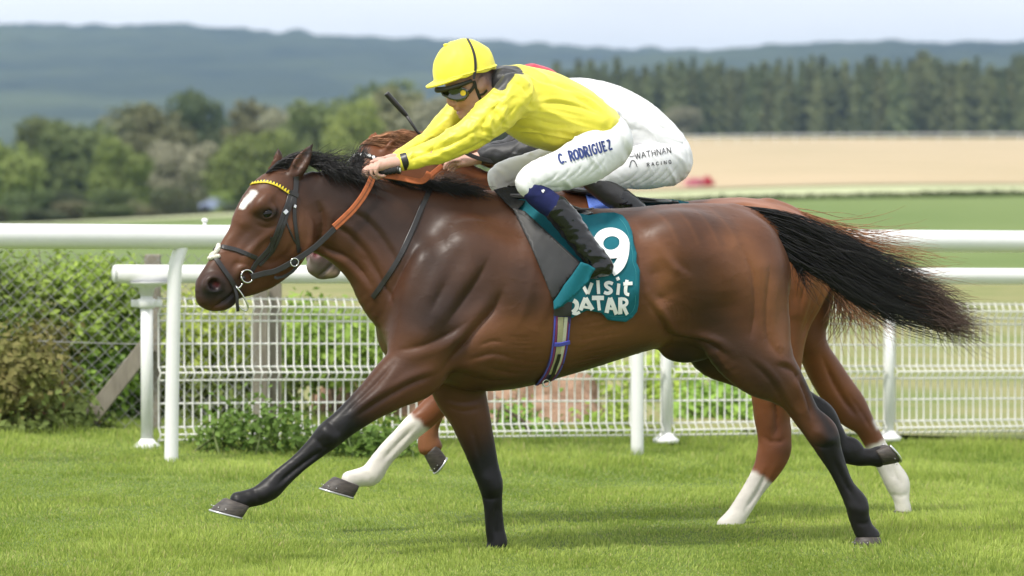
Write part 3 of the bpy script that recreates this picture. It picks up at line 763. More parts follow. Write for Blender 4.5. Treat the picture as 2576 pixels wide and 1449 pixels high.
# ================================================================== SCULPTING KIT (signed distance fields -> one continuous mesh)
class SDF:
    def __init__(s, lo, hi, h):
        s.lo = np.array(lo, float); s.h = h
        s.n = np.ceil((np.array(hi) - s.lo) / h).astype(int) + 1
        s.D = np.full(s.n, 0.25, np.float32)
        s.ax = [(s.lo[k] + h * np.arange(s.n[k])).astype(np.float32) for k in range(3)]
    def _box(s, lo, hi):
        a = np.clip(np.floor((np.array(lo) - s.lo) / s.h).astype(int), 0, s.n); b = np.clip(np.ceil((np.array(hi) - s.lo) / s.h).astype(int) + 1, 0, s.n)
        return tuple(slice(a[k], b[k]) for k in range(3))
    def _xyz(s, sl):
        return s.ax[0][sl[0]][:, None, None], s.ax[1][sl[1]][None, :, None], s.ax[2][sl[2]][None, None, :]
    def _merge(s, sl, d, k, mode):
        a = s.D[sl]
        if mode == 'add':
            h = np.maximum(k - np.abs(a - d), 0) / k; s.D[sl] = np.minimum(a, d) - h * h * k * 0.25
        else:
            d = -d; h = np.maximum(k - np.abs(a - d), 0) / k; s.D[sl] = np.maximum(a, d) + h * h * k * 0.25
    def tube(s, P, ra, rb, l, k=0.03, mode='add', sub=6):
        """chain of elliptical rings: centres P, radius ra in the plane across l, rb along l"""
        A = cat(np.column_stack([P, ra, rb]), sub)
        A[:, 3:] = np.maximum(A[:, 3:], 0.003)
        m = k + 2 * s.h
        R = np.maximum(A[:, 3], A[:, 4])
        sl = s._box((A[:, :3] - R[:, None] - m).min(0), (A[:, :3] + R[:, None] + m).max(0))
        off = [q.start for q in sl]
        d = np.full([q.stop - q.start for q in sl], 0.25, np.float32)
        if d.size == 0: return
        l = np.asarray(l, float)
        for i in range(len(A) - 1):
            p, q = A[i, :3], A[i + 1, :3]; T = q - p; L = np.linalg.norm(T)
            if L < 1e-6: continue
            T = T / L; ll = l - T * np.dot(l, T); ll /= np.linalg.norm(ll) + 1e-9; nn = np.cross(T, ll)
            rm = max(R[i], R[i + 1]) + m
            ss = s._box(np.minimum(p, q) - rm, np.maximum(p, q) + rm)
            ss = tuple(slice(max(a_.start, b_.start), min(a_.stop, b_.stop)) for a_, b_ in zip(ss, sl))
            if any(q_.stop <= q_.start for q_ in ss): continue
            X, Y, Z = s._xyz(ss)
            dx, dy, dz = X - np.float32(p[0]), Y - np.float32(p[1]), Z - np.float32(p[2])
            w = dx * T[0] + dy * T[1] + dz * T[2]
            t = np.clip(w / L, 0, 1).astype(np.float32)
            u = dx * nn[0] + dy * nn[1] + dz * nn[2]; v = dx * ll[0] + dy * ll[1] + dz * ll[2]; w = w - t * L
            a = A[i, 3] + (A[i + 1, 3] - A[i, 3]) * t; b = A[i, 4] + (A[i + 1, 4] - A[i, 4]) * t; c = np.minimum(a, b)
            k0 = np.sqrt((u / a) ** 2 + (v / b) ** 2 + (w / c) ** 2); k1 = np.sqrt((u / a ** 2) ** 2 + (v / b ** 2) ** 2 + (w / c ** 2) ** 2) + 1e-6
            dd = np.where(k0 < 0.15, (k0 - 1) * c, k0 * (k0 - 1) / k1)
            ls = tuple(slice(ss[q_].start - off[q_], ss[q_].stop - off[q_]) for q_ in range(3))
            d[ls] = np.minimum(d[ls], dd)
        s._merge(sl, d, k, mode)
    def ball(s, C, r, R=None, k=0.03, mode='add'):
        C = np.asarray(C, float); r = np.asarray(r, float); r = np.full(3, float(r)) if r.ndim == 0 else r
        R = np.eye(3) if R is None else np.asarray(R)          # columns: local axes
        m = k + 2 * s.h + r.max()
        sl = s._box(C - m, C + m)
        if any(q.stop <= q.start for q in sl): return
        X, Y, Z = s._xyz(sl); dx, dy, dz = X - C[0], Y - C[1], Z - C[2]
        q = [(dx * R[0, i] + dy * R[1, i] + dz * R[2, i]) for i in range(3)]
        k0 = np.sqrt(sum((q[i] / r[i]) ** 2 for i in range(3))); k1 = np.sqrt(sum((q[i] / r[i] ** 2) ** 2 for i in range(3))) + 1e-6
        s._merge(sl, np.where(k0 < 0.15, (k0 - 1) * r.min(), k0 * (k0 - 1) / k1).astype(np.float32), k, mode)
    def mesh(s, smooth=2):
        D = s.D; nx, ny, nz = D.shape
        ins = D < 0
        c = np.zeros((nx - 1, ny - 1, nz - 1), np.uint8)
        for dx in (0, 1):
            for dy in (0, 1):
                for dz in (0, 1): c += ins[dx:nx - 1 + dx, dy:ny - 1 + dy, dz:nz - 1 + dz]
        act = np.argwhere((c > 0) & (c < 8))
        idx = np.full(c.shape, -1, np.int32); idx[act[:, 0], act[:, 1], act[:, 2]] = np.arange(len(act))
        corners = [(dx, dy, dz) for dx in (0, 1) for dy in (0, 1) for dz in (0, 1)]
        val = {q: D[act[:, 0] + q[0], act[:, 1] + q[1], act[:, 2] + q[2]] for q in corners}
        acc = np.zeros((len(act), 3)); cnt = np.zeros(len(act))
        for q in corners:
            for k in range(3):
                if q[k] == 0:
                    e = list(q); e[k] = 1; e = tuple(e)
                    a, b = val[q], val[e]; x = (a < 0) != (b < 0)
                    t = np.where(x, a / np.where(x, a - b, 1), 0)
                    pt = np.tile(np.array(q, float), (len(act), 1)); pt[:, k] += t
                    acc += pt * x[:, None]; cnt += x
        V = (act + acc / cnt[:, None]) * s.h + s.lo
        F = []
        for k in range(3):
            o = [(0, 0, 0)] * 2
            sh = [slice(None)] * 3; sh2 = [slice(None)] * 3
            sh[k] = slice(0, -1); sh2[k] = slice(1, None)
            A, B = ins[tuple(sh)], ins[tuple(sh2)]
            e = np.argwhere(A != B)
            u, v = [q for q in range(3) if q != k]
            e = e[(e[:, u] > 0) & (e[:, v] > 0) & (e[:, u] < D.shape[u] - 1) & (e[:, v] < D.shape[v] - 1)]
            fl = A[e[:, 0], e[:, 1], e[:, 2]]
            q = []
            for du, dv in ((1, 1), (0, 1), (0, 0), (1, 0)):
                c_ = e.copy(); c_[:, u] -= du; c_[:, v] -= dv
                q.append(idx[c_[:, 0], c_[:, 1], c_[:, 2]])
            q = np.stack(q, 1)
            if k == 1: fl = ~fl
            q[~fl] = q[~fl][:, ::-1]
            F.append(q)
        F = np.concatenate(F); F = F[(F >= 0).all(1)]
        # drop crumbs that are not joined to the figure
        V = laplace(V, F, smooth)
        return V, F
def laplace(V, F, it, lam=0.5):
    E = np.concatenate([F[:, [0, 1]], F[:, [1, 2]], F[:, [2, 3]], F[:, [3, 0]]]) if F.shape[1] == 4 else np.concatenate([F[:, [0, 1]], F[:, [1, 2]], F[:, [2, 0]]])
    n = len(V); deg = np.bincount(E[:, 0], minlength=n) + np.bincount(E[:, 1], minlength=n)
    for j in range(it):
        for lm in (lam, -lam * 1.04):
            S = np.stack([np.bincount(E[:, 0], V[E[:, 1], k], n) + np.bincount(E[:, 1], V[E[:, 0], k], n) for k in range(3)], 1) / np.maximum(deg, 1)[:, None]
            V = V + lm * (S - V)
    return V
def ring_mean(V, F):
    n = len(V); S = np.zeros((n, 3)); c = np.zeros(n); k = F.shape[1]
    for a in range(k):
        for b in ((a + 1) % k, (a - 1) % k):
            for q in range(3): S[:, q] += np.bincount(F[:, a], V[F[:, b], q], n)
            c += np.bincount(F[:, a], minlength=n)
    return S / np.maximum(c, 1)[:, None]
def normals(V, F):
    a, b, c = V[F[:, 0]], V[F[:, 1]], V[F[:, 2]]
    N = np.cross(b - a, c - a)
    if F.shape[1] == 4: N = N + np.cross(c - a, V[F[:, 3]] - a)
    n = np.zeros_like(V)
    for k in range(F.shape[1]):
        for q in range(3): n[:, q] += np.bincount(F[:, k], N[:, q], len(V))
    return n / (np.linalg.norm(n, axis=1)[:, None] + 1e-12)
def polydist(p, Q):
    """distance from 2-D points p to polyline Q, and the fraction along it"""
    best = np.full(len(p), 1e9); fr = np.zeros(len(p)); n = len(Q) - 1
    if n == 0: return np.linalg.norm(p - Q[0], axis=1), fr
    for i in range(n):
        a, b = Q[i], Q[i + 1]; d = b - a; L2 = d @ d + 1e-12
        t = np.clip(((p - a) @ d) / L2, 0, 1); dd = np.linalg.norm(p - a - t[:, None] * d, axis=1)
        m = dd < best; best[m] = dd[m]; fr[m] = (i + t[m]) / n
    return best, fr
class Sculpt:
    """brush strokes and paint on a finished figure, in the plane of a Frame"""
    def __init__(s, V, F, fr):
        s.V, s.F, s.fr = V, F, fr; s.N = normals(V, F); s.ac = fr.ac(V); s.lt = fr.lat(V); s.side = s.N @ fr.l
    def q(s, pts, lat):
        return np.array([s.fr.ac(s.fr.at(x, y, lat))[0] for x, y in pts])
    def weight(s, pts, w, lat=0.15, side=1, taper=True, rng_=None, sharp=False):
        Q = s.q(pts, lat); Q = cat(Q, 4) if len(Q) > 2 else Q; w = w / 616.0
        sel = np.where(((s.ac > Q.min(0) - 3 * w) & (s.ac < Q.max(0) + 3 * w)).all(1))[0]
        W = np.zeros(len(s.V))
        if len(sel) == 0: return W
        d, t = polydist(s.ac[sel], Q)
        g = np.exp(-d / w * 1.3) if sharp else np.exp(-(d / w) ** 2)
        if taper and len(pts) > 2: g *= np.clip(np.minimum(t, 1 - t) * 4, 0.15, 1)
        sd = s.side[sel]
        f = np.clip((sd * side if side else np.abs(sd)) * 1.6, 0, 1)
        if rng_: f = f * ((s.lt[sel] > rng_[0]) & (s.lt[sel] < rng_[1]))
        W[sel] = g * f; return W
    def brush(s, pts, w, amp, **k):
        s.V = s.V + s.N * (s.weight(pts, w, **k) * amp)[:, None]
    def renorm(s): s.N = normals(s.V, s.F); s.side = s.N @ s.fr.l

def ring_pts(fr, rows):
    """rows: ((x1,y1),(x2,y2), lat, rlat) edge pairs -> centres, radii"""
    P, ra, rb = [], [], []
    for e1, e2, lat, rl in rows:
        a, b = np.array(fr.at(*e1, lat)), np.array(fr.at(*e2, lat))
        P.append((a + b) / 2); ra.append(np.linalg.norm(a - b) / 2); rb.append(rl)
    return np.array(P), np.array(ra), np.array(rb)
def cent_pts(fr, rows):
    """rows: (x, y, r_px, lat, rlat)"""
    P = np.array([fr.at(x, y, lat) for x, y, r, lat, rl in rows])
    return P, np.array([r[2] / fr.scale(p) for r, p in zip(rows, P)]), np.array([r[4] for r in rows])

# ================================================================== THE HORSES
M_coat = mat('coat', (0.1, 0.05, 0.03), 0.47, 0.24, attr='coat', var=0.22, vscale=6, bump=0.16, bscale=150, bdist=0.004, coat=0.08, stretch=(0.4, 1, 1), ccoat=0.30, detail=8)
M_eye = mat('eye', (0.004, 0.003, 0.003), 0.07, 0.35)
M_hoof = mat('hoof_horn', (0.035, 0.030, 0.028), 0.5, 0.4, col2=(0.085, 0.070, 0.06), vscale=30, bump=0.2, bscale=60, stretch=(1, 1, 5))
M_shoe = mat('aluminium', (0.62, 0.62, 0.62), 0.3, 0.5, metal=0.9)
M_hairblack = mat('black_hair', (0.010, 0.0085, 0.008), 0.42, 0.5, objvar=0.0, var=0.3, vscale=30)
M_hairchest = mat('chestnut_hair', (0.31, 0.145, 0.072), 0.5, 0.4, var=0.45, vscale=25)
M_hairtip = mat('brown_hair', (0.085, 0.050, 0.038), 0.5, 0.4, var=0.3, vscale=25)

def strands(name, roots, guides, m, parent, width=0.0016, seed=0, jitter=0.02, n=9, curl=0.0):
    """roots: (k,3) start points; guides: (k,m,3) control offsets from the root; thin three-sided tapered hairs in one mesh"""
    r = np.random.default_rng(seed); V, Q = [], []; base = 0
    K = len(roots)
    G = np.asarray(guides); mctl = G.shape[1]
    t = np.linspace(0, 1, n)
    # cubic-ish interpolation through control offsets (root = 0)
    C = np.concatenate([np.zeros((K, 1, 3)), G], 1)
    tt = np.linspace(0, 1, mctl + 1)
    P = np.zeros((K, n, 3))
    for i, q in enumerate(t):
        x = q * mctl; a = min(int(x), mctl - 1); f = x - a
        p0 = C[:, max(a - 1, 0)]; p1 = C[:, a]; p2 = C[:, a + 1]; p3 = C[:, min(a + 2, mctl)]
        P[:, i] = 0.5 * (2 * p1 + (-p0 + p2) * f + (2 * p0 - 5 * p1 + 4 * p2 - p3) * f * f + (-p0 + 3 * p1 - 3 * p2 + p3) * f ** 3)
    ph = r.uniform(0, 6.28, (K, 3)); am = r.normal(size=(K, 3)) * jitter
    P += am[:, None, :] * t[None, :, None] ** 1.5
    if curl: P += curl * np.sin(ph[:, None, :] + t[None, :, None] * 6) * t[None, :, None]
    P += np.asarray(roots)[:, None, :]
    Tn = np.gradient(P, axis=1); Tn /= np.linalg.norm(Tn, axis=2)[..., None] + 1e-9
    ref = np.array([0.3, 1.0, 0.2]); u = np.cross(Tn, ref); u /= np.linalg.norm(u, axis=2)[..., None] + 1e-9; w = np.cross(Tn, u)
    rad = (width * r.uniform(0.6, 1.4, K))[:, None] * (1 - 0.85 * t[None] ** 1.6)
    ring = [P + rad[..., None] * (math.cos(a) * u + math.sin(a) * w) for a in (0.3, 2.4, 4.5)]
    V = np.stack(ring, 2).reshape(-1, 3)
    a = (np.arange(K)[:, None] * n + np.arange(n - 1)[None]).ravel() * 3
    F = np.concatenate([np.stack([a + j, a + (j + 1) % 3, a + 3 + (j + 1) % 3, a + 3 + j], 1) for j in range(3)])
    o = obj(name, mesh_np(name, V, F), m, parent)
    return tag(o, kind='stuff')

def hoof(parent, top, toe, heel, lat_dir, w, name='hoof', shoe=True, horn=None):
    """a hoof: coronet centre `top`, ground points toe and heel; flares from coronet to sole"""
    top, toe, heel = np.array(top), np.array(toe), np.array(heel)
    c = (toe + heel) / 2; f = toe - heel; Lf = np.linalg.norm(f); f /= Lf; l = np.array(lat_dir, float); l -= f * (l @ f); l /= np.linalg.norm(l)
    up = np.cross(f, l); 
    if up @ (top - c) < 0: up = -up
    hh = (top - c) @ up
    m = MB(); n = 26
    rings = []
    for t, rf, rl, sh in ((0, .5, .46, 0), (.12, .5, .47, 0), (.55, .46, .43, 0), (.92, .41, .39, 0), (1.0, .37, .36, 0)):
        cc = c * (1 - t) + (c + up * hh + ((top - c) - up * hh)) * t
        ring = []
        for j in range(n):
            a = 2 * math.pi * j / n
            x = math.cos(a); y = math.sin(a)
            if x < -0.72: x = -0.72 + 0.05 * abs(y)
            ring.append(cc + f * x * rf * Lf * (1.0) + l * y * rl * w * 2.1 + up * (0.10 * hh * t * x))
        rings.append(ring)
    V = np.array(rings).reshape(-1, 3); k = len(rings)
    Q = [[i * n + j, i * n + (j + 1) % n, (i + 1) * n + (j + 1) % n, (i + 1) * n + j] for i in range(k - 1) for j in range(n)]
    V = np.vstack([V, c, top + up * 0.002])
    T = [[k * n, (j + 1) % n, j] for j in range(n)] + [[k * n + 1, (k - 1) * n + j, (k - 1) * n + (j + 1) % n] for j in range(n)]
    h = m.add(V, Q, T).build(name, horn or M_hoof, parent)
    if shoe:
        rim = []
        for j in range(n + 1):
            a = -2.3 + 4.6 * j / n
            rim.append(c + f * math.cos(a) * .505 * Lf + l * math.sin(a) * .475 * w * 2.1 - up * 0.003)
        MB().tube(rim, 0.0052, 6).build('horseshoe', M_shoe, h)
        for j in (5, 8, 11, 15, 18, 21):
            a = -2.0 + 4.0 * j / n
            p = c + f * math.cos(a) * .497 * Lf + l * math.sin(a) * .468 * w * 2.1 + up * 0.018
            MB().ellip(p, (.0026,) * 3, nu=6, nv=4).build('nail', M_shoe, h)
    return h

def ear(S, fr, base, tip, r0, lat, l, inner, k=0.012):
    b, t = np.array(fr.at(*base, lat)), np.array(fr.at(*tip, lat))
    ax = (t - b); L = np.linalg.norm(ax)
    q = np.array([0, .18, .42, .70, .92, 1.0])
    P = b + ax * q[:, None]
    rr = r0 * np.array([.75, .98, 1.0, .70, .28, .10])
    S.tube(P, rr, rr * .62, l, k=k, sub=5)
    off = np.array(inner, float); off /= np.linalg.norm(off)
    q = np.array([.22, .45, .70, .90]); P2 = b + ax * q[:, None] + off * (r0 * np.array([.62, .60, .42, .2]))[:, None]
    S.tube(P2, r0 * np.array([.38, .52, .36, .1]), r0 * np.array([.34, .42, .28, .08]), l, k=0.008, mode='sub', sub=5)

def build_horse1():
    fr = HF; l = fr.l
    hl_th = math.radians(24)
    poll = fr.at(745, 440, 0.0)
    hd = Frame(tuple(poll), hl_th)
    S = SDF((-1.42, -0.85, -0.12), (1.75, 0.75, 1.72), 0.0075)
    # trunk
    P, ra, rb = ring_pts(fr, [
        ((1058, 650), (1050, 860), 0, .13), ((1085, 590), (1080, 930), 0, .175), ((1130, 520), (1122, 962), 0, .21), ((1210, 492), (1205, 984), 0, .24),
        ((1300, 492), (1300, 974), 0, .275), ((1400, 515), (1400, 946), 0, .295), ((1500, 524), (1500, 914), 0, .295), ((1590, 522), (1590, 886), 0, .28),
        ((1670, 515), (1670, 868), 0, .27), ((1750, 511), (1755, 880), 0, .275), ((1815, 518), (1830, 885), 0, .255), ((1862, 560), (1872, 850), 0, .20), ((1892, 640), (1900, 800), 0, .135)])
    S.tube(P, ra, rb, l, k=0.03, sub=5)
    S.ball(fr.at(1205, 540, 0), (.20, .065, .09), np.stack([fr.f, l, [0, 0, 1]], 1), k=.06)            # withers
    # neck
    P, ra, rb = ring_pts(fr, [
        ((742, 424), (772, 590), 0, .062), ((785, 424), (800, 628), 0, .070), ((850, 432), (846, 652), 0, .076), ((925, 443), (900, 694), 0, .086), ((1010, 455), (942, 752), 0, .108),
        ((1110, 468), (975, 830), 0, .145), ((1200, 500), (1030, 890), 0, .18)])
    S.tube(P, ra, rb, l, k=0.05, sub=5)
    # shoulder and breast masses
    def blob(x, y, lat, r, ang=0, k=.05, mode='add', mirror=True):
        ca, sa = math.cos(math.radians(ang)), math.sin(math.radians(ang))
        for sg in ((1, -1) if mirror else (1,)):
            C = np.array(fr.at(x, y, lat)) ; C = C + (fr.O * 0) + (l * 0)
            if sg < 0: C = C - 2 * fr.lat(C)[0] * l
            ex = fr.f * ca + np.array([0, 0, sa]); ez = -fr.f * sa + np.array([0, 0, ca])
            S.ball(C, r, np.stack([ex, l, ez], 1), k=k, mode=mode)
    blob(1065, 805, .12, (.11, .085, .15), 20, k=.08)           # point of shoulder
    blob(1130, 690, .14, (.12, .075, .23), 28, k=.12)         # scapula
    blob(1185, 850, .165, (.14, .075, .13), 30, k=.08)           # triceps
    blob(1030, 850, .07, (.08, .08, .10), 0, k=.07)             # breast
    blob(1755, 640, .17, (.22, .095, .14), 12, k=.09)           # croup
    blob(1880, 710, .13, (.13, .10, .24), 8, k=.08)             # ham
    blob(1700, 600, .18, (.08, .05, .06), 0, k=.12)      # point of hip
    # legs
    def leg(rows, k=.045, cent=None, sub=6):
        P, ra, rb = ring_pts(fr, rows)
        if cent is not None:
            P0, a0, b0 = cent_pts(fr, cent); P, ra, rb = np.vstack([P0, P]), np.concatenate([a0, ra]), np.concatenate([b0, rb])
        S.tube(P, ra, rb, l, k=k, sub=sub)
    leg([((982, 876), (1108, 972), .145, .085), ((938, 932), (1048, 996), .15, .072), ((892, 987), (966, 1040), .15, .056), ((838, 1043), (898, 1083), .15, .044), ((799, 1076), (858, 1113), .15, .045),
         ((773, 1110), (822, 1138), .15, .036), ((736, 1150), (776, 1172), .15, .028), ((694, 1184), (736, 1209), .15, .027), ((658, 1212), (702, 1246), .15, .036), ((634, 1228), (664, 1266), .15, .034),
         ((602, 1240), (634, 1272), .15, .031), ((578, 1250), (626, 1278), .15, .036)], cent=[(1110, 770, 90, .13, .09), (1072, 860, 88, .14, .095)])
    leg([((1090, 985), (1222, 982), -.13, .075), ((1127, 1036), (1231, 1045), -.13, .065), ((1163, 1107), (1243, 1125), -.13, .05), ((1188, 1170), (1254, 1182), -.13, .042), ((1203, 1214), (1264, 1216), -.13, .046),
         ((1213, 1252), (1263, 1248), -.13, .038), ((1219, 1290), (1264, 1296), -.13, .029), ((1222, 1330), (1269, 1338), -.13, .028), ((1226, 1366), (1276, 1370), -.13, .036), ((1218, 1392), (1266, 1396), -.13, .036)],
        cent=[(1140, 900, 85, -.13, .085)])
    leg([((1765, 868), (1982, 790), .15, .10), ((1835, 944), (1994, 880), .15, .098), ((1908, 982), (2014, 930), .15, .078), ((1957, 1004), (2038, 985), .145, .056), ((1998, 1058), (2062, 1036), .14, .044),
         ((2030, 1098), (2106, 1082), .14, .050), ((2056, 1136), (2116, 1128), .14, .042), ((2086, 1183), (2131, 1177), .14, .030), ((2108, 1227), (2149, 1221), .14, .029), ((2127, 1270), (2182, 1264), .14, .038),
         ((2135, 1298), (2186, 1298), .14, .036), ((2147, 1332), (2196, 1328), .14, .034), ((2158, 1356), (2214, 1350), .14, .038)], cent=[(1850, 690, 120, .14, .11)])
    leg([((2036, 1062), (2094, 1026), -.13, .046), ((2066, 1104), (2112, 1062), -.13, .036), ((2092, 1138), (2132, 1098), -.13, .030), ((2116, 1160), (2160, 1108), -.13, .038), ((2150, 1170), (2172, 1126), -.13, .034),
         ((2188, 1172), (2192, 1128), -.13, .033), ((2208, 1176), (2210, 1122), -.13, .036)],
        cent=[(1830, 760, 100, -.12, .11), (1800, 860, 82, -.13, .10), (1860, 905, 68, -.13, .085), (1945, 955, 50, -.13, .065), (2012, 1008, 36, -.13, .045)])
    S.ball(fr.at(1725, 885, 0), (.10, .05, .045), np.stack([fr.f, l, [0, 0, 1]], 1), k=.06)      # sheath
    # tail dock
    P, ra, rb = cent_pts(fr, [(1845, 545, 30, 0, .05), (1900, 552, 22, 0, .04), (1950, 580, 15, 0, .028)])
    S.tube(P, ra, rb, l, k=.03)
    # ---------------- head
    h = hd.l
    P, ra, rb = ring_pts(hd, [
        ((684, 428), (766, 500), 0, .064), ((632, 464), (782, 545), 0, .088), ((601, 512), (785, 590), 0, .094), ((582, 556), (772, 636), 0, .082), ((564, 594), (735, 672), 0, .066),
        ((541, 628), (690, 698), 0, .056), ((521, 660), (640, 718), 0, .050), ((504, 690), (606, 738), 0, .050), ((494, 716), (592, 756), 0, .050), ((510, 748), (582, 770), 0, .036)])
    S.tube(P, ra, rb, h, k=.03, sub=5)
    def hball(x, y, lat, r, ang, k=.02, mode='add', both=True):
        ca, sa = math.cos(math.radians(ang)), math.sin(math.radians(ang))
        ex = hd.f * ca + np.array([0, 0, sa]); ez = -hd.f * sa + np.array([0, 0, ca])
        C = np.array(hd.at(x, y, lat)); S.ball(C, r, np.stack([ex, h, ez], 1), k=k, mode=mode)
        if both:
            C2 = C - 2 * hd.lat(C)[0] * h; S.ball(C2, r, np.stack([ex, h, ez], 1), k=k, mode=mode)
    hball(738, 590, .062, (.085, .032, .10), -50, k=.03)        # cheek
    hball(660, 512, .076, (.050, .032, .034), -40, k=.03)       # brow ridge
    hball(678, 534, .092, (.036, .020, .028), -35, k=.014)      # lids
    hball(674, 537, .108, (.022, .016, .014), -30, k=.010, mode='sub')
    hball(628, 640, .050, (.10, .014, .016), -58, k=.02)        # facial crest
    hball(535, 715, .042, (.046, .024, .040), -50, k=.018)       # nostril wing
    hball(541, 717, .068, (.024, .032, .027), -50, k=.010, mode='sub')
    hball(568, 765, .0, (.040, .034, .021), -22, k=.014, both=False)   # chin and lower lip
    hball(517, 748, .0, (.036, .040, .030), -60, k=.022, both=False)  # upper lip
    ear(S, hd, (737, 445), (786, 362), .034, .048, h, hd.f * .55 + h * .85 + np.array([0, 0, .1]))
    ear(S, hd, (690, 432), (700, 372), .032, -.052, h, hd.f * .8 - h * .1 + np.array([0, 0, .2]))
    V, F = S.mesh(2)
    sc = Sculpt(V, F, fr)
    # muscle and tendon strokes (frame points, width px, height m)
    B = sc.brush
    def crease(pts, w, depth, lat=.2, ridge=.5, dx=0, dy=0, side=0, rng_=None):
        """a skin crease with a swelling along one side of it (offset dx, dy)"""
        B(pts, w, -depth, lat=lat, side=side, sharp=True, rng_=rng_)
        if dx or dy: B([(x + dx, y + dy) for x, y in pts], max(abs(dx), abs(dy)) * .8, depth * ridge, lat=lat, side=side, rng_=rng_)
    # neck
    crease([(790, 600), (830, 628), (876, 648), (912, 684), (942, 732)], 10, .016, .09, .5, -6, 12)
    crease([(795, 500), (812, 545), (812, 595), (796, 622)], 12, .016, .08, .5, 18, 0)
    crease([(830, 560), (880, 590), (925, 640), (958, 700)], 8, .010, .1, .6, 10, -12)
    crease([(870, 520), (930, 560), (975, 620), (1000, 680)], 9, .009, .11, .6, 12, -14)
    crease([(900, 470), (980, 500), (1040, 545)], 10, .007, .1, .5, 6, -14)
    for q in range(5): crease([(905 + q * 17, 640 + q * 20), (940 + q * 10, 668 + q * 20), (962 + q * 6, 700 + q * 18)], 4, .005, .1)
    # shoulder
    B([(1085, 560), (1130, 545), (1200, 540), (1290, 555)], 50, -.034, side=0, lat=.17, taper=False)
    B([(1085, 590), (1115, 640)], 40, -.020, side=0, lat=.17, taper=False)
    crease([(1058, 590), (1035, 635), (1005, 695), (978, 770)], 13, .017, .16, .5, 24, 6)
    crease([(1165, 610), (1140, 665), (1105, 730), (1070, 800)], 10, .009, .2, .6, -22, -6)
    crease([(1232, 640), (1200, 700), (1160, 760), (1115, 820)], 12, .012, .22, .6, -24, -8)
    crease([(1262, 720), (1238, 778), (1196, 826), (1156, 878), (1108, 942)], 13, .024, .22, .5, -26, -10)
    crease([(1180, 800), (1120, 840), (1060, 868), (990, 884)], 10, .010, .2, .6, 8, 18)
    B([(1090, 800), (1060, 840)], 34, .010, side=0, lat=.2)
    crease([(1104, 940), (1030, 964), (944, 1014), (890, 1050)], 8, .012, .19, .6, -8, -14, 1, (0.02, 1))
    crease([(1000, 900), (950, 960), (900, 1012), (860, 1050)], 7, .008, .2, .6, 14, 8, 1, (0.02, 1))
    crease([(1108, 962), (1156, 938), (1235, 962), (1320, 958)], 9, .012, .2, .5, 4, -16)
    crease([(1180, 905), (1240, 890), (1300, 905)], 7, .008, .22, .5, 0, 12)
    crease([(1200, 870), (1235, 858), (1270, 862)], 5, .006, .22)
    crease([(1225, 925), (1270, 935), (1320, 945)], 5, .006, .22)
    # ribs and folds about the girth
    for q in range(6):
        x = 1345 + q * 52
        B([(x, 660), (x - 14, 750), (x - 42, 830)], 12, .0040, side=0, lat=.28)
    rr = np.random.default_rng(8)
    for q in range(15):
        y = 790 + q * 10 + rr.normal() * 3; a = 1436 + rr.uniform(0, 40); b = a + rr.uniform(60, 150)
        B([(a, y + 8), ((a + b) / 2, y + rr.normal() * 3), (b, y - 16)], 3.2, -.0034, side=1, lat=.27, sharp=True)
    for q in range(9):
        y = 845 + q * 11 + rr.normal() * 3; a = 1270 + rr.uniform(0, 40); b = a + rr.uniform(50, 100)
        B([(a, y), ((a + b) / 2, y + 4), (b, y + 2)], 3.2, -.0028, side=1, lat=.25, sharp=True)
    # flank and hip
    crease([(1664, 585), (1672, 625), (1700, 665), (1735, 690)], 12, .010, .23, .8, -14, 4)
    B([(1640, 650), (1655, 720), (1672, 780)], 28, -.014, side=0, lat=.24)
    crease([(1612, 750), (1660, 805), (1700, 846), (1785, 866), (1840, 905)], 9, .015, .22, .8, 8, -13)
    B([(1700, 740), (1740, 790)], 34, -.012, side=0, lat=.22)
    for q in range(6): crease([(1648 + 14 * q, 738 + 5 * q), (1668 + 14 * q, 760 + 7 * q), (1682 + 12 * q, 790 + 8 * q)], 3.2, .005, .23, 0, 0, 0, 1)
    # quarter and thigh
    B([(1765, 590), (1810, 680), (1825, 780)], 34, .012, side=0, lat=.24)
    crease([(1850, 600), (1885, 690), (1892, 790), (1880, 860)], 14, .012, .22, .5, 26, 0)
    crease([(1930, 650), (1918, 760), (1925, 850), (1960, 905)], 12, .010, .2, .5, 22, 0)
    crease([(1940, 915), (1985, 930), (2012, 962)], 10, .013, .18, .5, -4, -14, 1, (0, 1))
    crease([(1870, 900), (1925, 950), (1985, 1030), (2018, 1075)], 8, .009, .2, .6, 10, -10, 1, (0, 1))
    crease([(2004, 945), (2030, 1000), (2050, 1062)], 7, .014, .19, .5, -12, 3, 1, (0, 1))
    crease([(2088, 1140), (2116, 1198), (2148, 1258)], 5, .011, .16, .5, 9, -3, 1, (0, 1))
    B([(2062, 1088), (2084, 1108)], 15, .009, side=1, lat=.18, rng_=(0, 1)); crease([(2046, 1118), (2072, 1126), (2100, 1118)], 5, .007, .18, 0, 0, 0, 1, (0, 1))
    B([(2140, 1276), (2166, 1284)], 14, .006, side=1, lat=.17, rng_=(0, 1)); crease([(2148, 1312), (2170, 1318), (2188, 1312)], 6, .006, .17, 0, 0, 0, 1, (0, 1))
    # fore cannons, knees and fetlocks
    crease([(815, 1130), (772, 1160), (726, 1196), (694, 1224)], 5, .012, .18, .5, 5, 8, 1, (0, 1))
    B([(818, 1084), (838, 1104)], 15, .010, side=1, lat=.18, rng_=(0, 1)); crease([(790, 1100), (812, 1122), (840, 1128)], 5, .007, .18, 0, 0, 0, 1, (0, 1)); crease([(826, 1060), (850, 1086)], 5, .005, .18, 0, 0, 0, 1, (0, 1))
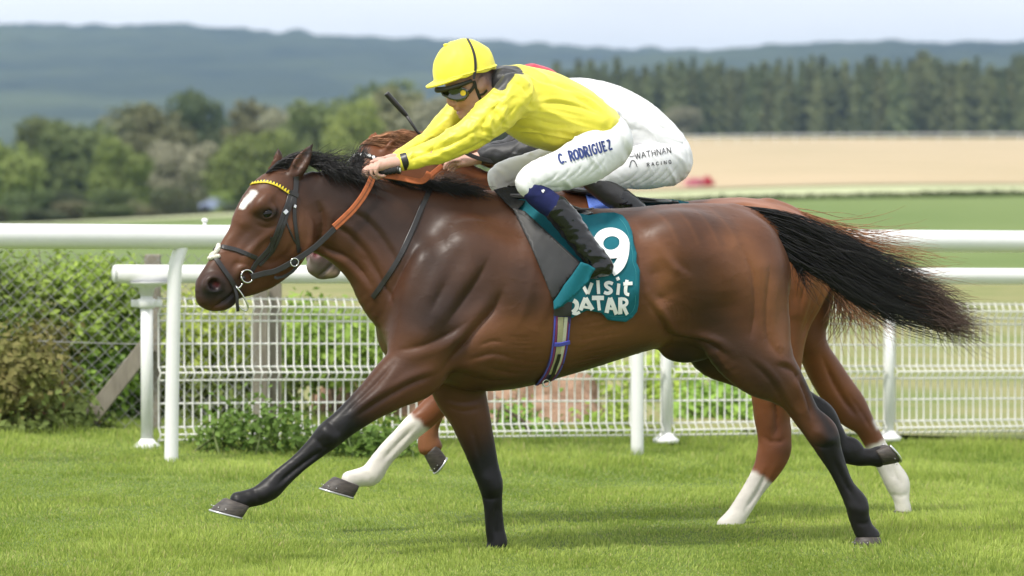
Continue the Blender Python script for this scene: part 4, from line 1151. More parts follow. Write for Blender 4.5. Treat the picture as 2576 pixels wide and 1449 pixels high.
    B([(678, 1232), (668, 1246)], 13, .006, side=1, lat=.17, rng_=(0, 1)); crease([(640, 1236), (650, 1258)], 5, .006, .17, 0, 0, 0, 1, (0, 1))
    crease([(1248, 1260), (1245, 1310), (1252, 1366)], 5, .010, -.1, .5, -9, 0, 1, (-.4, 0))
    B([(1228, 1205), (1236, 1232)], 15, .009, side=1, lat=-.1, rng_=(-.4, 0)); crease([(1206, 1246), (1232, 1256), (1258, 1248)], 5, .007, -.1, 0, 0, 0, 1, (-.4, 0))
    crease([(1180, 1060), (1200, 1120), (1215, 1180)], 8, .008, -.08, .5, -14, 0, 1, (-.4, 0)); crease([(1110, 1000), (1160, 1012), (1215, 1004)], 7, .008, -.07, 0, 0, 0, 1, (-.4, 0)); crease([(1120, 1022), (1165, 1034), (1215, 1026)], 5, .006, -.07, 0, 0, 0, 1, (-.4, 0))
    sc.renorm()
    # head strokes, in the plane of the head
    s2 = Sculpt(sc.V, F, hd)
    B = s2.brush
    H = dict(lat=.07, side=0)
    B([(690, 575), (650, 610), (610, 655)], 8, .006, **H)
    B([(640, 560), (610, 600), (575, 650)], 12, -.006, **H)
    B([(770, 520), (782, 580), (765, 640), (715, 684)], 9, .006, **H)
    B([(655, 650), (690, 660), (720, 640), (735, 600)], 9, -.005, **H)
    B([(585, 680), (600, 662), (625, 668)], 5, -.004, **H); B([(598, 690), (612, 672), (640, 680)], 4, .004, **H); B([(606, 702), (618, 688), (636, 692)], 4, -.004, **H)
    B([(536, 776), (552, 768), (568, 757), (586, 742), (594, 732)], 4, -.014, lat=.045, side=0)        # mouth line
    B([(700, 470), (715, 490), (735, 495)], 10, -.008, **H)                                  # hollow over the eye
    B([(665, 486), (680, 480)], 12, .004, **H)
    B([(648, 552), (668, 562), (690, 556)], 5, .004, lat=.09, side=0); B([(640, 560), (668, 573), (700, 565)], 4, -.003, lat=.09, side=0)
    B([(525, 735), (545, 742), (562, 736)], 5, -.004, lat=.05, side=0)
    V = s2.V
    def calm(pts, w, lat, it):                     # smooth a place where masses meet
        nonlocal V
        Q = np.array([fr.ac(fr.at(x, y, lat))[0] for x, y in pts]); d, t = polydist(fr.ac(V), Q); m = np.exp(-(d / (w / 616.)) ** 2)[:, None]
        for _ in range(it): V = V + m * .6 * (ring_mean(V, F) - V)
    calm([(1060, 530), (1090, 590), (1110, 640)], 48, .15, 45); calm([(1665, 570), (1690, 610)], 40, .2, 26); calm([(1190, 500), (1260, 500)], 30, .0, 8)
    # faint veins and unevenness
    N = normals(V, F)
    vein = np.abs(fbm(V + 5, (9, 9, 14), 3)); V = V + N * (0.0011 * np.exp(-(vein / 0.04) ** 2) + 0.0005 * fbm(V, 16, 3))[:, None]
    # ---------------- coat colours, by place on the animal, with belly shade painted in
    ac = fr.ac(V); hac = hd.ac(V)
    def px(pts, lat=0.0, f=fr): return np.array([f.ac(f.at(x, y, lat))[0] for x, y in pts])
    def near(pts, w, lat=0.0, f=fr, A=None):
        d, t = polydist((ac if f is fr else hac) if A is None else A, px(pts, lat, f)); return np.exp(-(d / (w / 616.0)) ** 2)
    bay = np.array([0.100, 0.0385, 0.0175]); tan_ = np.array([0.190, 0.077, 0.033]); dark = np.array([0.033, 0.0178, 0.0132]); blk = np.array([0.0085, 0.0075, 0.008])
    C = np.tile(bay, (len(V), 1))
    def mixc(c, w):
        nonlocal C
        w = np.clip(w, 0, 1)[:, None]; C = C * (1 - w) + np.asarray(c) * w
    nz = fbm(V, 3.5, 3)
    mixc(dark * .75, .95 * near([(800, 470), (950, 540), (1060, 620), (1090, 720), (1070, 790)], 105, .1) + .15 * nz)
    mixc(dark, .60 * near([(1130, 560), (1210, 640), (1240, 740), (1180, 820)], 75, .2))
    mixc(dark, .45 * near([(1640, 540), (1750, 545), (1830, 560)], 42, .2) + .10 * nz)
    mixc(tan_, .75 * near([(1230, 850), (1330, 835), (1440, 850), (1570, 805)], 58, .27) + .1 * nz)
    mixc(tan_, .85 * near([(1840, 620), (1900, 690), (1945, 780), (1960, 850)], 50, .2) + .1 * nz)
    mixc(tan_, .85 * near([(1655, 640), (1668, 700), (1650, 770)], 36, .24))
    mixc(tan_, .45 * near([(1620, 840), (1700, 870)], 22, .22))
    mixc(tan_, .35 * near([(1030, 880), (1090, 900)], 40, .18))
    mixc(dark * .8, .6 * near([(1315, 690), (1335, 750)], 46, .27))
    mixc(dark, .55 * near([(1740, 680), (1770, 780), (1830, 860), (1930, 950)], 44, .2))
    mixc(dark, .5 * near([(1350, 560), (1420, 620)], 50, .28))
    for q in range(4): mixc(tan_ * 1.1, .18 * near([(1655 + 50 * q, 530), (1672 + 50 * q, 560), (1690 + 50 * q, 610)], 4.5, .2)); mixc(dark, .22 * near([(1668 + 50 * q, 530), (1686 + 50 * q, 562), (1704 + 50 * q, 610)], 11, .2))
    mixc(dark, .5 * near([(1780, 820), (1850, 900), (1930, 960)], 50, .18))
    mixc(dark, .55 * near([(1200, 975), (1400, 945), (1600, 885)], 26, 0))  # underside shade put into the coat colour along the belly
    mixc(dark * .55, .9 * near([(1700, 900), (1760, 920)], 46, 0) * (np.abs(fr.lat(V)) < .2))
    lat = fr.lat(V)
    def legpaint(pts, w, L0, c, lo, hi):
        mixc(c, near(pts, w, L0) * ((lat > lo) & (lat < hi)))
    mixc(dark, 1.0 * near([(1010, 930), (960, 980)], 60, .15) * (lat > 0.03) * .5)
    def below(pts_a, pts_b, lo, hi, c, L0, wdt=60):
        """blend to c along a limb from pts_a (none) to pts_b (full) and on to the hoof"""
        a, b = px([pts_a], L0)[0], px([pts_b], L0)[0]; d = b - a; t = ((ac - a) @ d) / (d @ d)
        return sstep(0, 1, t + .15 * nz) * ((lat > lo) & (lat < hi))
    w = below((985, 960), (880, 1045), .02, .4, blk, .15) * sstep(px([(1130, 800)])[0][1], px([(1130, 900)])[0][1], ac[:, 1])
    mixc(blk, w * (ac[:, 0] > px([(1105, 900)], .15)[0][0]))
    w = below((1170, 1040), (1205, 1170), -.4, -.02, blk, -.13); mixc(blk, w * (ac[:, 0] > px([(1330, 1000)], -.13)[0][0]))
    mixc(blk, near([(2100, 1120), (2125, 1210), (2160, 1290), (2190, 1360)], 60, .14) * 1.6 * (lat > 0) * sstep(px([(2000, 1030)])[0][1], px([(2000, 1130)])[0][1], ac[:, 1]))
    mixc(blk, .9 * near([(2020, 940), (2050, 1020), (2080, 1080)], 22, .14) * (lat > 0))
    mixc(blk, 1.5 * near([(2000, 990), (2070, 1050), (2120, 1120), (2200, 1150)], 52, -.13) * (lat < 0))
    # head
    hm = lambda pts, w, L=.07: near(pts, w, L, hd) * (hac[:, 0] > -.1)
    mixc(tan_ * .85, .5 * hm([(740, 560), (760, 620)], 40))
    mixc(blk * 1.8, 1.0 * hm([(520, 735), (548, 730), (585, 752)], 34, .03))
    mixc(dark, .8 * hm([(530, 690), (590, 715)], 34, .04))
    mixc(blk * 1.5, .9 * hm([(662, 538), (690, 536)], 17, .09)); mixc(dark, .6 * hm([(650, 560), (630, 600)], 30, .08))
    mixc(blk, 1.0 * near([(541, 717)], 17, .05, hd)); mixc(np.array([.16, .022, .03]), .9 * near([(544, 716)], 6, .05, hd))
    mixc(blk * 2, .85 * hm([(785, 362), (770, 390)], 9, .05)); mixc(blk * 2, .8 * hm([(700, 372), (706, 385)], 9, -.05))
    st = near([(637, 484), (623, 502), (610, 520)], 7.2, 0.035, hd) * (np.abs(hd.lat(V) - .038) < .026)
    st = np.clip(st * 2.2 - .7 + .25 * fbm(V, 60, 2), 0, 1); mixc((.72, .70, .66), st)
    return V, F, C, hd

def build_horse2():
    fr = HF2; l = fr.l
    S = SDF((-1.15, 0.35, -0.1), (1.85, 2.15, 1.75), 0.0095)
    def m1(x, y): return ((x - 1750) * .935 + 1850, (y - 512) * .935 + 499)
    rows = [((1000, 640), (1000, 850), .13), ((1060, 560), (1050, 930), .18), ((1130, 520), (1122, 962), .21), ((1210, 492), (1205, 984), .24), ((1300, 492), (1300, 974), .275), ((1400, 515), (1400, 946), .295),
            ((1500, 524), (1500, 914), .295), ((1590, 522), (1590, 886), .28), ((1670, 515), (1670, 868), .27), ((1750, 509), (1755, 880), .275), ((1815, 520), (1830, 885), .26), ((1880, 560), (1885, 850), .21), ((1925, 640), (1925, 800), .15)]
    P, ra, rb = ring_pts(fr, [(m1(*a), m1(*b), 0, c) for a, b, c in rows])
    S.tube(P, ra, rb, l, k=.03, sub=5)
    P, ra, rb = ring_pts(fr, [((958, 352), (1010, 500), 0, .06), ((1010, 350), (1030, 540), 0, .068), ((1080, 372), (1060, 590), 0, .078), ((1160, 400), (1110, 660), 0, .10), ((1260, 440), (1150, 740), 0, .14), ((1360, 490), (1200, 800), 0, .17)])
    S.tube(P, ra, rb, l, k=.05, sub=5)
    # head
    P, ra, rb = ring_pts(fr, [((912, 362), (1000, 440), 0, .062), ((885, 405), (990, 480), 0, .086), ((862, 450), (975, 520), 0, .09), ((843, 500), (950, 560), 0, .08), ((825, 550), (915, 600), 0, .066),
                              ((806, 595), (888, 632), 0, .055), ((786, 635), (868, 662), 0, .050), ((774, 660), (852, 676), 0, .048), ((784, 680), (836, 686), 0, .036)])
    S.tube(P, ra, rb, l, k=.03, sub=5)
    for sg in (1, -1):
        C = np.array(fr.at(798, 648, .037)); C = C if sg > 0 else C - 2 * fr.lat(C)[0] * l
        S.ball(C, (.034, .02, .036), np.stack([fr.f, l, [0, 0, 1]], 1), k=.02)
        C = np.array(fr.at(796, 640, .064)); C = C if sg > 0 else C - 2 * fr.lat(C)[0] * l
        S.ball(C, (.018, .026, .016), np.stack([fr.f, l, [0, 0, 1]], 1), k=.01, mode='sub')
    S.ball(fr.at(834, 685, 0), (.036, .032, .026), np.stack([fr.f, l, [0, 0, 1]], 1), k=.012)
    S.ball(fr.at(788, 672, 0), (.026, .036, .028), np.stack([fr.f, l, [0, 0, 1]], 1), k=.02)
    ear(S, fr, (968, 392), (1036, 332), .036, .05, l, l * .9 + fr.f * .3)
    ear(S, fr, (925, 375), (947, 331), .034, -.055, l, fr.f)
    def blob(x, y, lat, r, ang=0, k=.08):
        ca, sa = math.cos(math.radians(ang)), math.sin(math.radians(ang))
        for sg in (1, -1):
            C = np.array(fr.at(x, y, lat)); C = C if sg > 0 else C - 2 * fr.lat(C)[0] * l
            S.ball(C, r, np.stack([fr.f * ca + np.array([0, 0, sa]), l, -fr.f * sa + np.array([0, 0, ca])], 1), k=k)
    blob(1880, 610, .16, (.22, .10, .16), 12); blob(1995, 690, .13, (.14, .11, .24), 8); blob(*m1(1185, 850), .16, (.14, .075, .13), 30); blob(*m1(1065, 805), .12, (.11, .085, .15), 20)
    def leg(rows, cent, k=.045):
        P, ra, rb = ring_pts(fr, rows); P0, a0, b0 = cent_pts(fr, cent)
        S.tube(np.vstack([P0, P]), np.concatenate([a0, ra]), np.concatenate([b0, rb]), l, k=k)
    # hind, planted
    leg([((1885, 960), (2010, 950), .13, .085), ((1896, 1040), (1988, 1030), .13, .06), ((1906, 1090), (1990, 1095), .13, .05), ((1906, 1130), (1988, 1140), .13, .047), ((1896, 1172), (1962, 1186), .13, .040), ((1876, 1215), (1928, 1226), .13, .032),
         ((1852, 1256), (1901, 1266), .13, .031), ((1826, 1296), (1876, 1304), .13, .037), ((1800, 1326), (1862, 1332), .13, .036)], [(1960, 720, 105, .13, .11), (1945, 850, 85, .13, .10)])
    # hind, trailing
    leg([((2000, 880), (2075, 850), -.12, .085), ((2040, 960), (2120, 925), -.12, .065), ((2098, 1040), (2180, 1015), -.12, .050), ((2144, 1075), (2200, 1058), -.12, .047), ((2172, 1112), (2222, 1105), -.12, .034), ((2205, 1175), (2258, 1165), -.12, .031),
         ((2230, 1225), (2288, 1212), -.12, .038), ((2248, 1258), (2286, 1252), -.12, .034), ((2254, 1285), (2292, 1285), -.12, .034)], [(1995, 720, 105, -.12, .11), (2005, 810, 85, -.12, .10)])
    # fore, white and reaching
    leg([((1092, 968), (1150, 1010), .13, .06), ((1052, 1022), (1104, 1058), .13, .045), ((1024, 1048), (1068, 1088), .13, .042), ((990, 1085), (1030, 1120), .13, .030), ((945, 1135), (985, 1165), .13, .029), ((916, 1172), (955, 1212), .13, .037),
         ((892, 1184), (925, 1216), .13, .034), ((860, 1196), (898, 1220), .13, .034)], [(1190, 800, 90, .13, .09), (1150, 900, 70, .13, .075)])
    # fore, folded
    leg([((1050, 1000), (1112, 1000), -.10, .046), ((1056, 1045), (1114, 1042), -.10, .042), ((1058, 1072), (1104, 1070), -.10, .034), ((1052, 1105), (1104, 1100), -.10, .034), ((1052, 1132), (1112, 1118), -.10, .038)],
        [(1180, 800, 80, -.10, .085), (1110, 900, 50, -.10, .06), (1085, 955, 32, -.10, .042)])
    P, ra, rb = cent_pts(fr, [(1935, 530, 30, 0, .05), (1990, 540, 22, 0, .04), (2040, 570, 15, 0, .028)]); S.tube(P, ra, rb, l, k=.03)
    V, F = S.mesh(2)
    sc = Sculpt(V, F, fr); B = sc.brush
    B([(1950, 600), (1985, 700), (1990, 800)], 16, -.010, side=0, lat=.2); B([(2040, 640), (2070, 720), (2060, 800)], 18, .008, side=0, lat=.2); B([(2050, 700), (2035, 780), (2015, 850)], 9, -.008, side=0, lat=.2)
    B([(1940, 1000), (1945, 1060), (1940, 1120)], 9, -.008, side=1, lat=.15, rng_=(0, 1)); B([(1935, 1180), (1905, 1240), (1870, 1290)], 5, -.006, side=1, lat=.15, rng_=(0, 1))
    B([(2060, 900), (2110, 990), (2160, 1060)], 9, -.008, side=1, lat=-.1, rng_=(-1, 0)); B([(2215, 1150), (2245, 1200)], 5, -.005, side=1, lat=-.1, rng_=(-1, 0))
    B([(1040, 1075), (1000, 1120), (955, 1170)], 5, -.006, side=1, lat=.15, rng_=(0, 1)); B([(1080, 1010), (1085, 1060)], 8, -.006, side=1, lat=-.08, rng_=(-1, 0))
    def cr(pts, w, dp, lat, rng_=None): B(pts, w, -dp, side=1, lat=lat, sharp=True, rng_=rng_)
    cr([(1965, 505), (1900, 512), (1820, 514)], 8, .006, .1); cr([(2045, 640), (2062, 720), (2040, 800), (2012, 860)], 8, .014, .18); cr([(1985, 600), (2010, 700), (2005, 800)], 9, .010, .2)
    cr([(1935, 985), (1950, 1050), (1952, 1110)], 6, .012, .15, (0, 1)); cr([(1915, 1095), (1940, 1112), (1975, 1105)], 5, .008, .15, (0, 1)); cr([(1930, 1170), (1905, 1230), (1868, 1286)], 4, .009, .15, (0, 1))
    cr([(2055, 890), (2100, 980), (2150, 1048)], 7, .014, -.1, (-1, 0)); cr([(2120, 980), (2165, 1040), (2195, 1090)], 5, .009, -.1, (-1, 0)); cr([(2225, 1130), (2250, 1190), (2268, 1225)], 4, .008, -.1, (-1, 0)); cr([(2236, 1240), (2262, 1248), (2284, 1240)], 5, .006, -.1, (-1, 0))
    cr([(1050, 1062), (1000, 1112), (950, 1166)], 4, .009, .15, (0, 1)); cr([(1078, 1000), (1088, 1040), (1080, 1068)], 5, .009, -.08, (-1, 0)); cr([(1060, 1060), (1082, 1066), (1102, 1058)], 5, .007, -.08, (-1, 0)); cr([(918, 1190), (932, 1206)], 4, .006, .15, (0, 1))
    B([(800, 698), (812, 688), (826, 674), (838, 660)], 4.5, -.014, side=0, lat=.04)
    V = sc.V; N = normals(V, F); V = V + N * (0.0015 * fbm(V, 16, 2))[:, None]
    ac = fr.ac(V); lat = fr.lat(V)
    def near(pts, w, L0=0.0):
        d, t = polydist(ac, np.array([fr.ac(fr.at(x, y, L0))[0] for x, y in pts])); return np.exp(-(d / (w / 573.0)) ** 2)
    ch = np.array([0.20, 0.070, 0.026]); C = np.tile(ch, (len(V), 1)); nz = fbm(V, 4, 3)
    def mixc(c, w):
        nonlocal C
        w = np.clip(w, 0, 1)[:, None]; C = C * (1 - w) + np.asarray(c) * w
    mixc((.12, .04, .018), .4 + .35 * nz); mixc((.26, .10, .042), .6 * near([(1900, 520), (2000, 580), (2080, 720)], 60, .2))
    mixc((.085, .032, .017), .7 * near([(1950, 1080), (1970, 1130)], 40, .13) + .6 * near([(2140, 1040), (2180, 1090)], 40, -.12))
    mixc((.085, .06, .055), .95 * near([(800, 645), (850, 680)], 42, .03)); mixc((.17, .145, .135), .8 * near([(785, 670), (800, 684), (845, 688)], 22, .03)); mixc((.52, .36, .31), .9 * near([(826, 690), (842, 686)], 7, .03))
    mixc((.12, .02, .025), near([(796, 640)], 10, .05))
    def white(a, b, L0, lo, hi, pts, w):
        A, Bq = np.array([fr.ac(fr.at(x, y, L0))[0] for x, y in (a, b)]); d = Bq - A; t = ((ac - A) @ d) / (d @ d)
        mixc((.66, .62, .57), sstep(0, 1, t + .25 * fbm(V, 30, 2)) * (near(pts, w, L0) > .25) * ((lat > lo) & (lat < hi)))
    white((1918, 1192), (1908, 1206), .13, .0, .4, [(1915, 1200), (1850, 1300), (1820, 1330)], 60)
    white((2194, 1108), (2200, 1122), -.12, -.4, .0, [(2200, 1120), (2260, 1220), (2275, 1290)], 60)
    white((1052, 1050), (1040, 1066), .13, .0, .4, [(1040, 1065), (940, 1190), (870, 1215)], 60)
    mixc((.66, .62, .58), .9 * near([(2198, 1060), (2206, 1075)], 6, -.1))
    mixc((.30, .125, .055), .8 * near([(1082, 1000), (1080, 1110)], 36, -.1) * (lat < 0))
    return V, F, C

# ------------------------------------------------------------------ assemble
V1, F1, C1, HD = build_horse1()
horse1 = empty('race_horse', (HF.O[0], HF.O[1], 0), 'dark bay racehorse with black legs and white star, galloping in front', 'horse')
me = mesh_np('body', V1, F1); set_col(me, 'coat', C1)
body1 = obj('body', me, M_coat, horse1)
BV1 = BVHTree.FromPolygons([tuple(v) for v in V1], [tuple(f) for f in F1.tolist()])
for sg in (1, -1):
    c = np.array(HD.at(674, 537, .091)); c = c if sg > 0 else c - 2 * HD.lat(c)[0] * HD.l
    e = MB().ellip(c, (.0235, .0165, .0195), np.stack([HD.f * .84 + np.array([0, 0, -.54]), HD.l, HD.f * .54 + np.array([0, 0, .84])], 1), nu=22, nv=14).build('eye', M_eye, horse1)
f_ = HF
hoof(horse1, f_.at(600, 1264, .15), f_.at(529, 1282, .15), f_.at(618, 1304, .15), f_.l, .056)
hoof(horse1, f_.at(1240, 1394, -.13), f_.at(1188, 1424, -.13), f_.at(1268, 1424, -.13), f_.l, .056)
hoof(horse1, f_.at(2186, 1350, .14), f_.at(2146, 1376, .14), f_.at(2224, 1370, .14), f_.l, .056)
hoof(horse1, f_.at(2206, 1149, -.13), f_.at(2262, 1162, -.13), f_.at(2222, 1112, -.13), f_.l, .056)

def tail(fr, U, Lw, n, m, parent, seed, lat_spread, tmin, wid=.0017, root=.22, name='tail', curl=.022, jit=.03):
    r = np.random.default_rng(seed)
    U = cat(U, 6); Lw = cat(Lw, 6)
    def samp(C, t):
        x = np.clip(t, 0, 1) * (len(C) - 1); a = np.minimum(x.astype(int), len(C) - 2); f = (x - a)[:, None]; return C[a] * (1 - f) + C[a + 1] * f
    s = r.beta(1.1, 1.1, n); lid = np.round(s * 15).astype(int); lk = lid / 15; s = s + (lk - s) * r.uniform(.35, .9, n); t0 = r.uniform(0, root, n) * (0.4 + 0.6 * (1 - np.abs(s - .5)))
    te = r.uniform(tmin, 1.0, n) ** .9 * (.84 + .14 * s) ; te = te * (.84 + .16 * r.random(16)[np.clip(lid, 0, 15)]); te = np.maximum(te, t0 + .3).clip(0, 1.03)
    lat0 = r.normal(size=n) * .014; lat1 = r.normal(size=n) * lat_spread
    m_ = 7; pts = []
    drift = r.normal(size=n) * .035 + (r.normal(size=16) * .05)[np.clip(lid, 0, 15)]
    for q in np.linspace(0, 1, m_ + 1):
        t = t0 + (te - t0) * q
        ss = np.clip(s + drift * q, -.04, 1.04)[:, None]
        p = samp(U, t) * (1 - ss) + samp(Lw, t) * ss
        la = lat0 + (lat1 - lat0) * q
        pts.append(np.array([fr.at(x, y, z) for (x, y), z in zip(p, la)]))
    pts = np.stack(pts, 1)
    return strands(name, pts[:, 0], pts[:, 1:] - pts[:, :1], m, parent, wid, seed, jit, 14, curl)
tail(HF, [(1862, 517), (1930, 527), (1991, 543), (2061, 575), (2130, 602), (2200, 637), (2288, 665), (2357, 700), (2410, 745), (2475, 835)],
     [(1935, 590), (1965, 630), (1992, 660), (2035, 683), (2085, 706), (2125, 736), (2175, 764), (2235, 794), (2305, 820), (2380, 832), (2440, 838), (2482, 862)], 2000, M_hairblack, horse1, 3, .035, .55)
tail(HF, [(2250, 680), (2340, 720), (2410, 775), (2500, 850)], [(2280, 810), (2370, 828), (2440, 838), (2490, 872)], 700, M_hairtip, horse1, 4, .05, .5, .0013, name='tail_tip', jit=.05)
tail(HF, [(2000, 560), (2120, 590), (2250, 640), (2380, 690), (2530, 800)], [(1990, 660), (2040, 720), (2120, 780), (2300, 840), (2500, 880)], 46, M_hairblack, horse1, 5, .06, .3, .0009, name='stray_hair', jit=.10)
tail(HF, [(1978, 640), (2010, 690), (2035, 740), (2050, 790)], [(1990, 660), (2030, 690), (2062, 730), (2090, 765)], 60, M_hairblack, horse1, 6, .02, .3, .0012, name='tail_fringe', jit=.02)

def mane(fr, crest, n, m, parent, seed, ctl, wid=.0016, name='mane', jit=.02, lat0=.02, curl=.01):
    """ctl: control offsets (back, up, lat) in metres"""
    r = np.random.default_rng(seed); C = cat(crest, 8)
    x = r.uniform(0, 1, n) * (len(C) - 1); a = np.minimum(x.astype(int), len(C) - 2); f = (x - a)[:, None]; p = C[a] * (1 - f) + C[a + 1] * f
    roots = np.array([fr.at(q[0], q[1], z) for q, z in zip(p, r.normal(size=n) * lat0 * .6)])
    sc = r.uniform(.55, 1.25, n)[:, None]; clump = (vnoise(roots * [9, 9, 0] + seed, 1.0))[:, None]
    G = []
    for b, u, la in ctl:
        o = -fr.f[None] * b * sc + np.array([0, 0, 1.0])[None] * (u * sc + u * 0 + .018 * clump * (b / .1)) + fr.l[None] * la * (sc + .35 * r.normal(size=(n, 1)))
        G.append(o)
    return strands(name, roots, np.stack(G, 1), m, parent, wid, seed, jit, 10, curl)
mane(HF, [(772, 414), (810, 421), (850, 428), (885, 434)], 560, M_hairblack, horse1, 11, [(.03, .000, .02), (.07, -.014, .05), (.11, -.046, .07)], jit=.022, curl=.016)
mane(HF, [(780, 412), (840, 422), (880, 430)], 90, M_hairblack, horse1, 17, [(.03, .012, .0), (.07, .012, .01), (.12, .004, .02)], jit=.03, curl=.022)
mane(HF, [(955, 446), (1010, 454), (1070, 462)], 460, M_hairblack, horse1, 12, [(.03, -.002, .006), (.07, -.014, .016), (.11, -.034, .028)], jit=.012)
mane(HF, [(1060, 460), (1110, 470), (1150, 478)], 420, M_hairblack, horse1, 18, [(.03, .004, .02), (.07, -.004, .045), (.12, -.020, .07)], jit=.022, curl=.014)
mane(HF, [(1085, 460), (1125, 469)], 130, M_hairtip, horse1, 13, [(.015, .022, .01), (.035, .034, .02), (.06, .030, .03)], jit=.024)
mane(HF, [(772, 410), (800, 414)], 150, M_hairblack, horse1, 14, [(.03, .022, .0), (.07, .020, .01), (.12, .022, .02)], jit=.03, curl=.02)
mane(HF, [(878, 430), (905, 434)], 170, M_hairblack, horse1, 15, [(.012, .03, -.02), (.028, .06, -.03), (.052, .095, -.04)], jit=.014, curl=.006)
mane(HD, [(668, 436), (690, 416), (715, 402), (735, 402)], 420, M_hairblack, horse1, 16, [(.03, .018, .0), (.07, .022, .01), (.12, .016, .02)], jit=.014, name='forelock', lat0=.03)

V2, F2, C2 = build_horse2()
horse2 = empty('race_horse', (HF2.O[0], HF2.O[1], 0), 'chestnut racehorse with white lower legs, galloping on the far side', 'horse')
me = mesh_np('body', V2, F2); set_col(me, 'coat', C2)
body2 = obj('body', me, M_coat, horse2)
BV2 = BVHTree.FromPolygons([tuple(v) for v in V2], [tuple(f) for f in F2.tolist()])
g_ = HF2
hoof(horse2, g_.at(876, 1212, .13), g_.at(806, 1228, .13), g_.at(898, 1254, .13), g_.l, .055)
hoof(horse2, g_.at(1082, 1128, -.10), g_.at(1092, 1190, -.10), g_.at(1122, 1142, -.10), g_.l, .052)
hoof(horse2, g_.at(1832, 1328, .13), g_.at(1790, 1352, .13), g_.at(1868, 1352, .13), g_.l, .055)
hoof(horse2, g_.at(2272, 1286, -.12), g_.at(2248, 1300, -.12), g_.at(2304, 1300, -.12), g_.l, .05)
tail(HF2, [(1935, 505), (2040, 545), (2150, 590), (2280, 618), (2390, 632), (2490, 665)], [(2060, 600), (2120, 680), (2180, 730), (2260, 760), (2360, 790), (2460, 800)], 560, M_hairchest, horse2, 21, .05, .6, .0019, name='tail', jit=.06)
tail(HF2, [(2060, 600), (2130, 690), (2200, 760), (2265, 825), (2330, 870)], [(2060, 640), (2090, 720), (2102, 790), (2088, 850), (2072, 892)], 330, M_hairchest, horse2, 22, .05, .6, .0019, name='tail_fringe', jit=.05, curl=.035)
mane(HF2, [(945, 345), (985, 342), (1030, 345), (1080, 362), (1150, 390), (1250, 430)], 900, M_hairchest, horse2, 23, [(.03, .006, .02), (.08, .004, .05), (.14, -.02, .075)], jit=.012)
mane(HF2, [(905, 365), (925, 350), (945, 342)], 260, M_hairchest, horse2, 24, [(.04, .006, .01), (.10, .002, .03), (.17, -.016, .045)], jit=.01, name='forelock')
# ================================================================== SURFACE HELPERS: things laid on a body
def bvh_of(o):
    me = o.data; n = len(me.vertices); co = np.empty(n * 3, np.float32); me.vertices.foreach_get('co', co); co = co.reshape(-1, 3)
    return BVHTree.FromPolygons([tuple(v) for v in co], [tuple(p.vertices) for p in me.polygons])
def hit(bv, vx, vy, near=0.05):
    r = ray(vx, vy); d = Vector(r).normalized()
    loc, nrm, i, t = bv.ray_cast(Vector(CAM), d)
    if loc is None:                      # just off the outline: take the nearest point of the body
        q = CAM + r * ((HF.at(vx, vy, 0.0) - CAM)[1] / r[1])
        loc, nrm, i, t = bv.find_nearest(Vector(q), 0.25)
        if loc is None: return None, None
        pr_ = np.array(loc) - CAM; pv = np.array([1288 + FOC * (pr_ @ C_R) / (pr_ @ C_F), 724.5 - FOC * (pr_ @ C_U) / (pr_ @ C_F)])
        if np.linalg.norm(pv - np.array([vx, vy])) > near * 616: return None, None
    nrm = np.array(nrm); nrm = -nrm if nrm @ r > 0 else nrm
    return np.array(loc), nrm
def lay(bv, pts, off, fb=None):
    """points on the body under frame points, lifted by off; fb = (frame, lat) where there is no body"""
    P, N = [], []
    for k, (x, y) in enumerate(pts):
        p, n = hit(bv, x, y)
        if p is None:
            if fb is None:
                P.append(None); N.append(None); continue
            p, n = np.array(fb[0].at(x, y, fb[1])), np.array(fb[0].l)
            P.append(p); N.append(n); continue
        P.append(p + n * off); N.append(n)
    ok = [k for k in range(len(P)) if P[k] is not None]
    for k in range(len(P)):
        if P[k] is None:
            j = min(ok, key=lambda q: abs(q - k)); r = ray(*pts[k]); d = (P[j] - CAM)[1]; P[k] = CAM + r * (d / r[1]); N[k] = N[j]
    return np.array(P), np.array(N)
def ribbon(P, N, w, th, name, m, parent, cross=None, bevel=True):
    """a strap: centre points P, outward normals N, width w (scalar or array), thickness th"""
    P = np.asarray(P, float); n = len(P); w = np.full(n, w) if np.isscalar(w) else np.asarray(w)
    T = np.gradient(P, axis=0); T /= np.linalg.norm(T, axis=1)[:, None] + 1e-9
    N = np.asarray(N, float); N = N - T * np.sum(N * T, 1)[:, None]; N /= np.linalg.norm(N, axis=1)[:, None] + 1e-9
    S_ = np.cross(T, N); h = (w / 2)[:, None]; t = th / 2
    rows = [P - S_ * h - N * t, P - S_ * h * .96 + N * t * .6, P - S_ * h * .8 + N * t, P + S_ * h * .8 + N * t, P + S_ * h * .96 + N * t * .6, P + S_ * h - N * t]
    V = np.stack(rows, 1).reshape(-1, 3); k = 6
    Q = [[i * k + j, i * k + (j + 1) % k, (i + 1) * k + (j + 1) % k, (i + 1) * k + j] for i in range(n - 1) for j in range(k)]
    Q += [[0, 1, 4, 5], [1, 2, 3, 4]] + [[(n - 1) * k + q for q in (5, 4, 1, 0)], [(n - 1) * k + q for q in (4, 3, 2, 1)]]
    return MB().add(V, Q).build(name, m, parent, smooth=False)
def smooth_path(P, it=3):
    P = P.copy()
    for _ in range(it): P[1:-1] = P[1:-1] * .5 + (P[:-2] + P[2:]) * .25
    return P
def strap(bv, pts, wpx, name, m, parent, off=.004, th=.004, fb=None, n=6, scale=616., sm=3):
    q = cat(pts, n); P, N = lay(bv, q, off, fb)
    return ribbon(smooth_path(P, sm), smooth_path(N, sm), wpx / scale, th, name, m, parent)
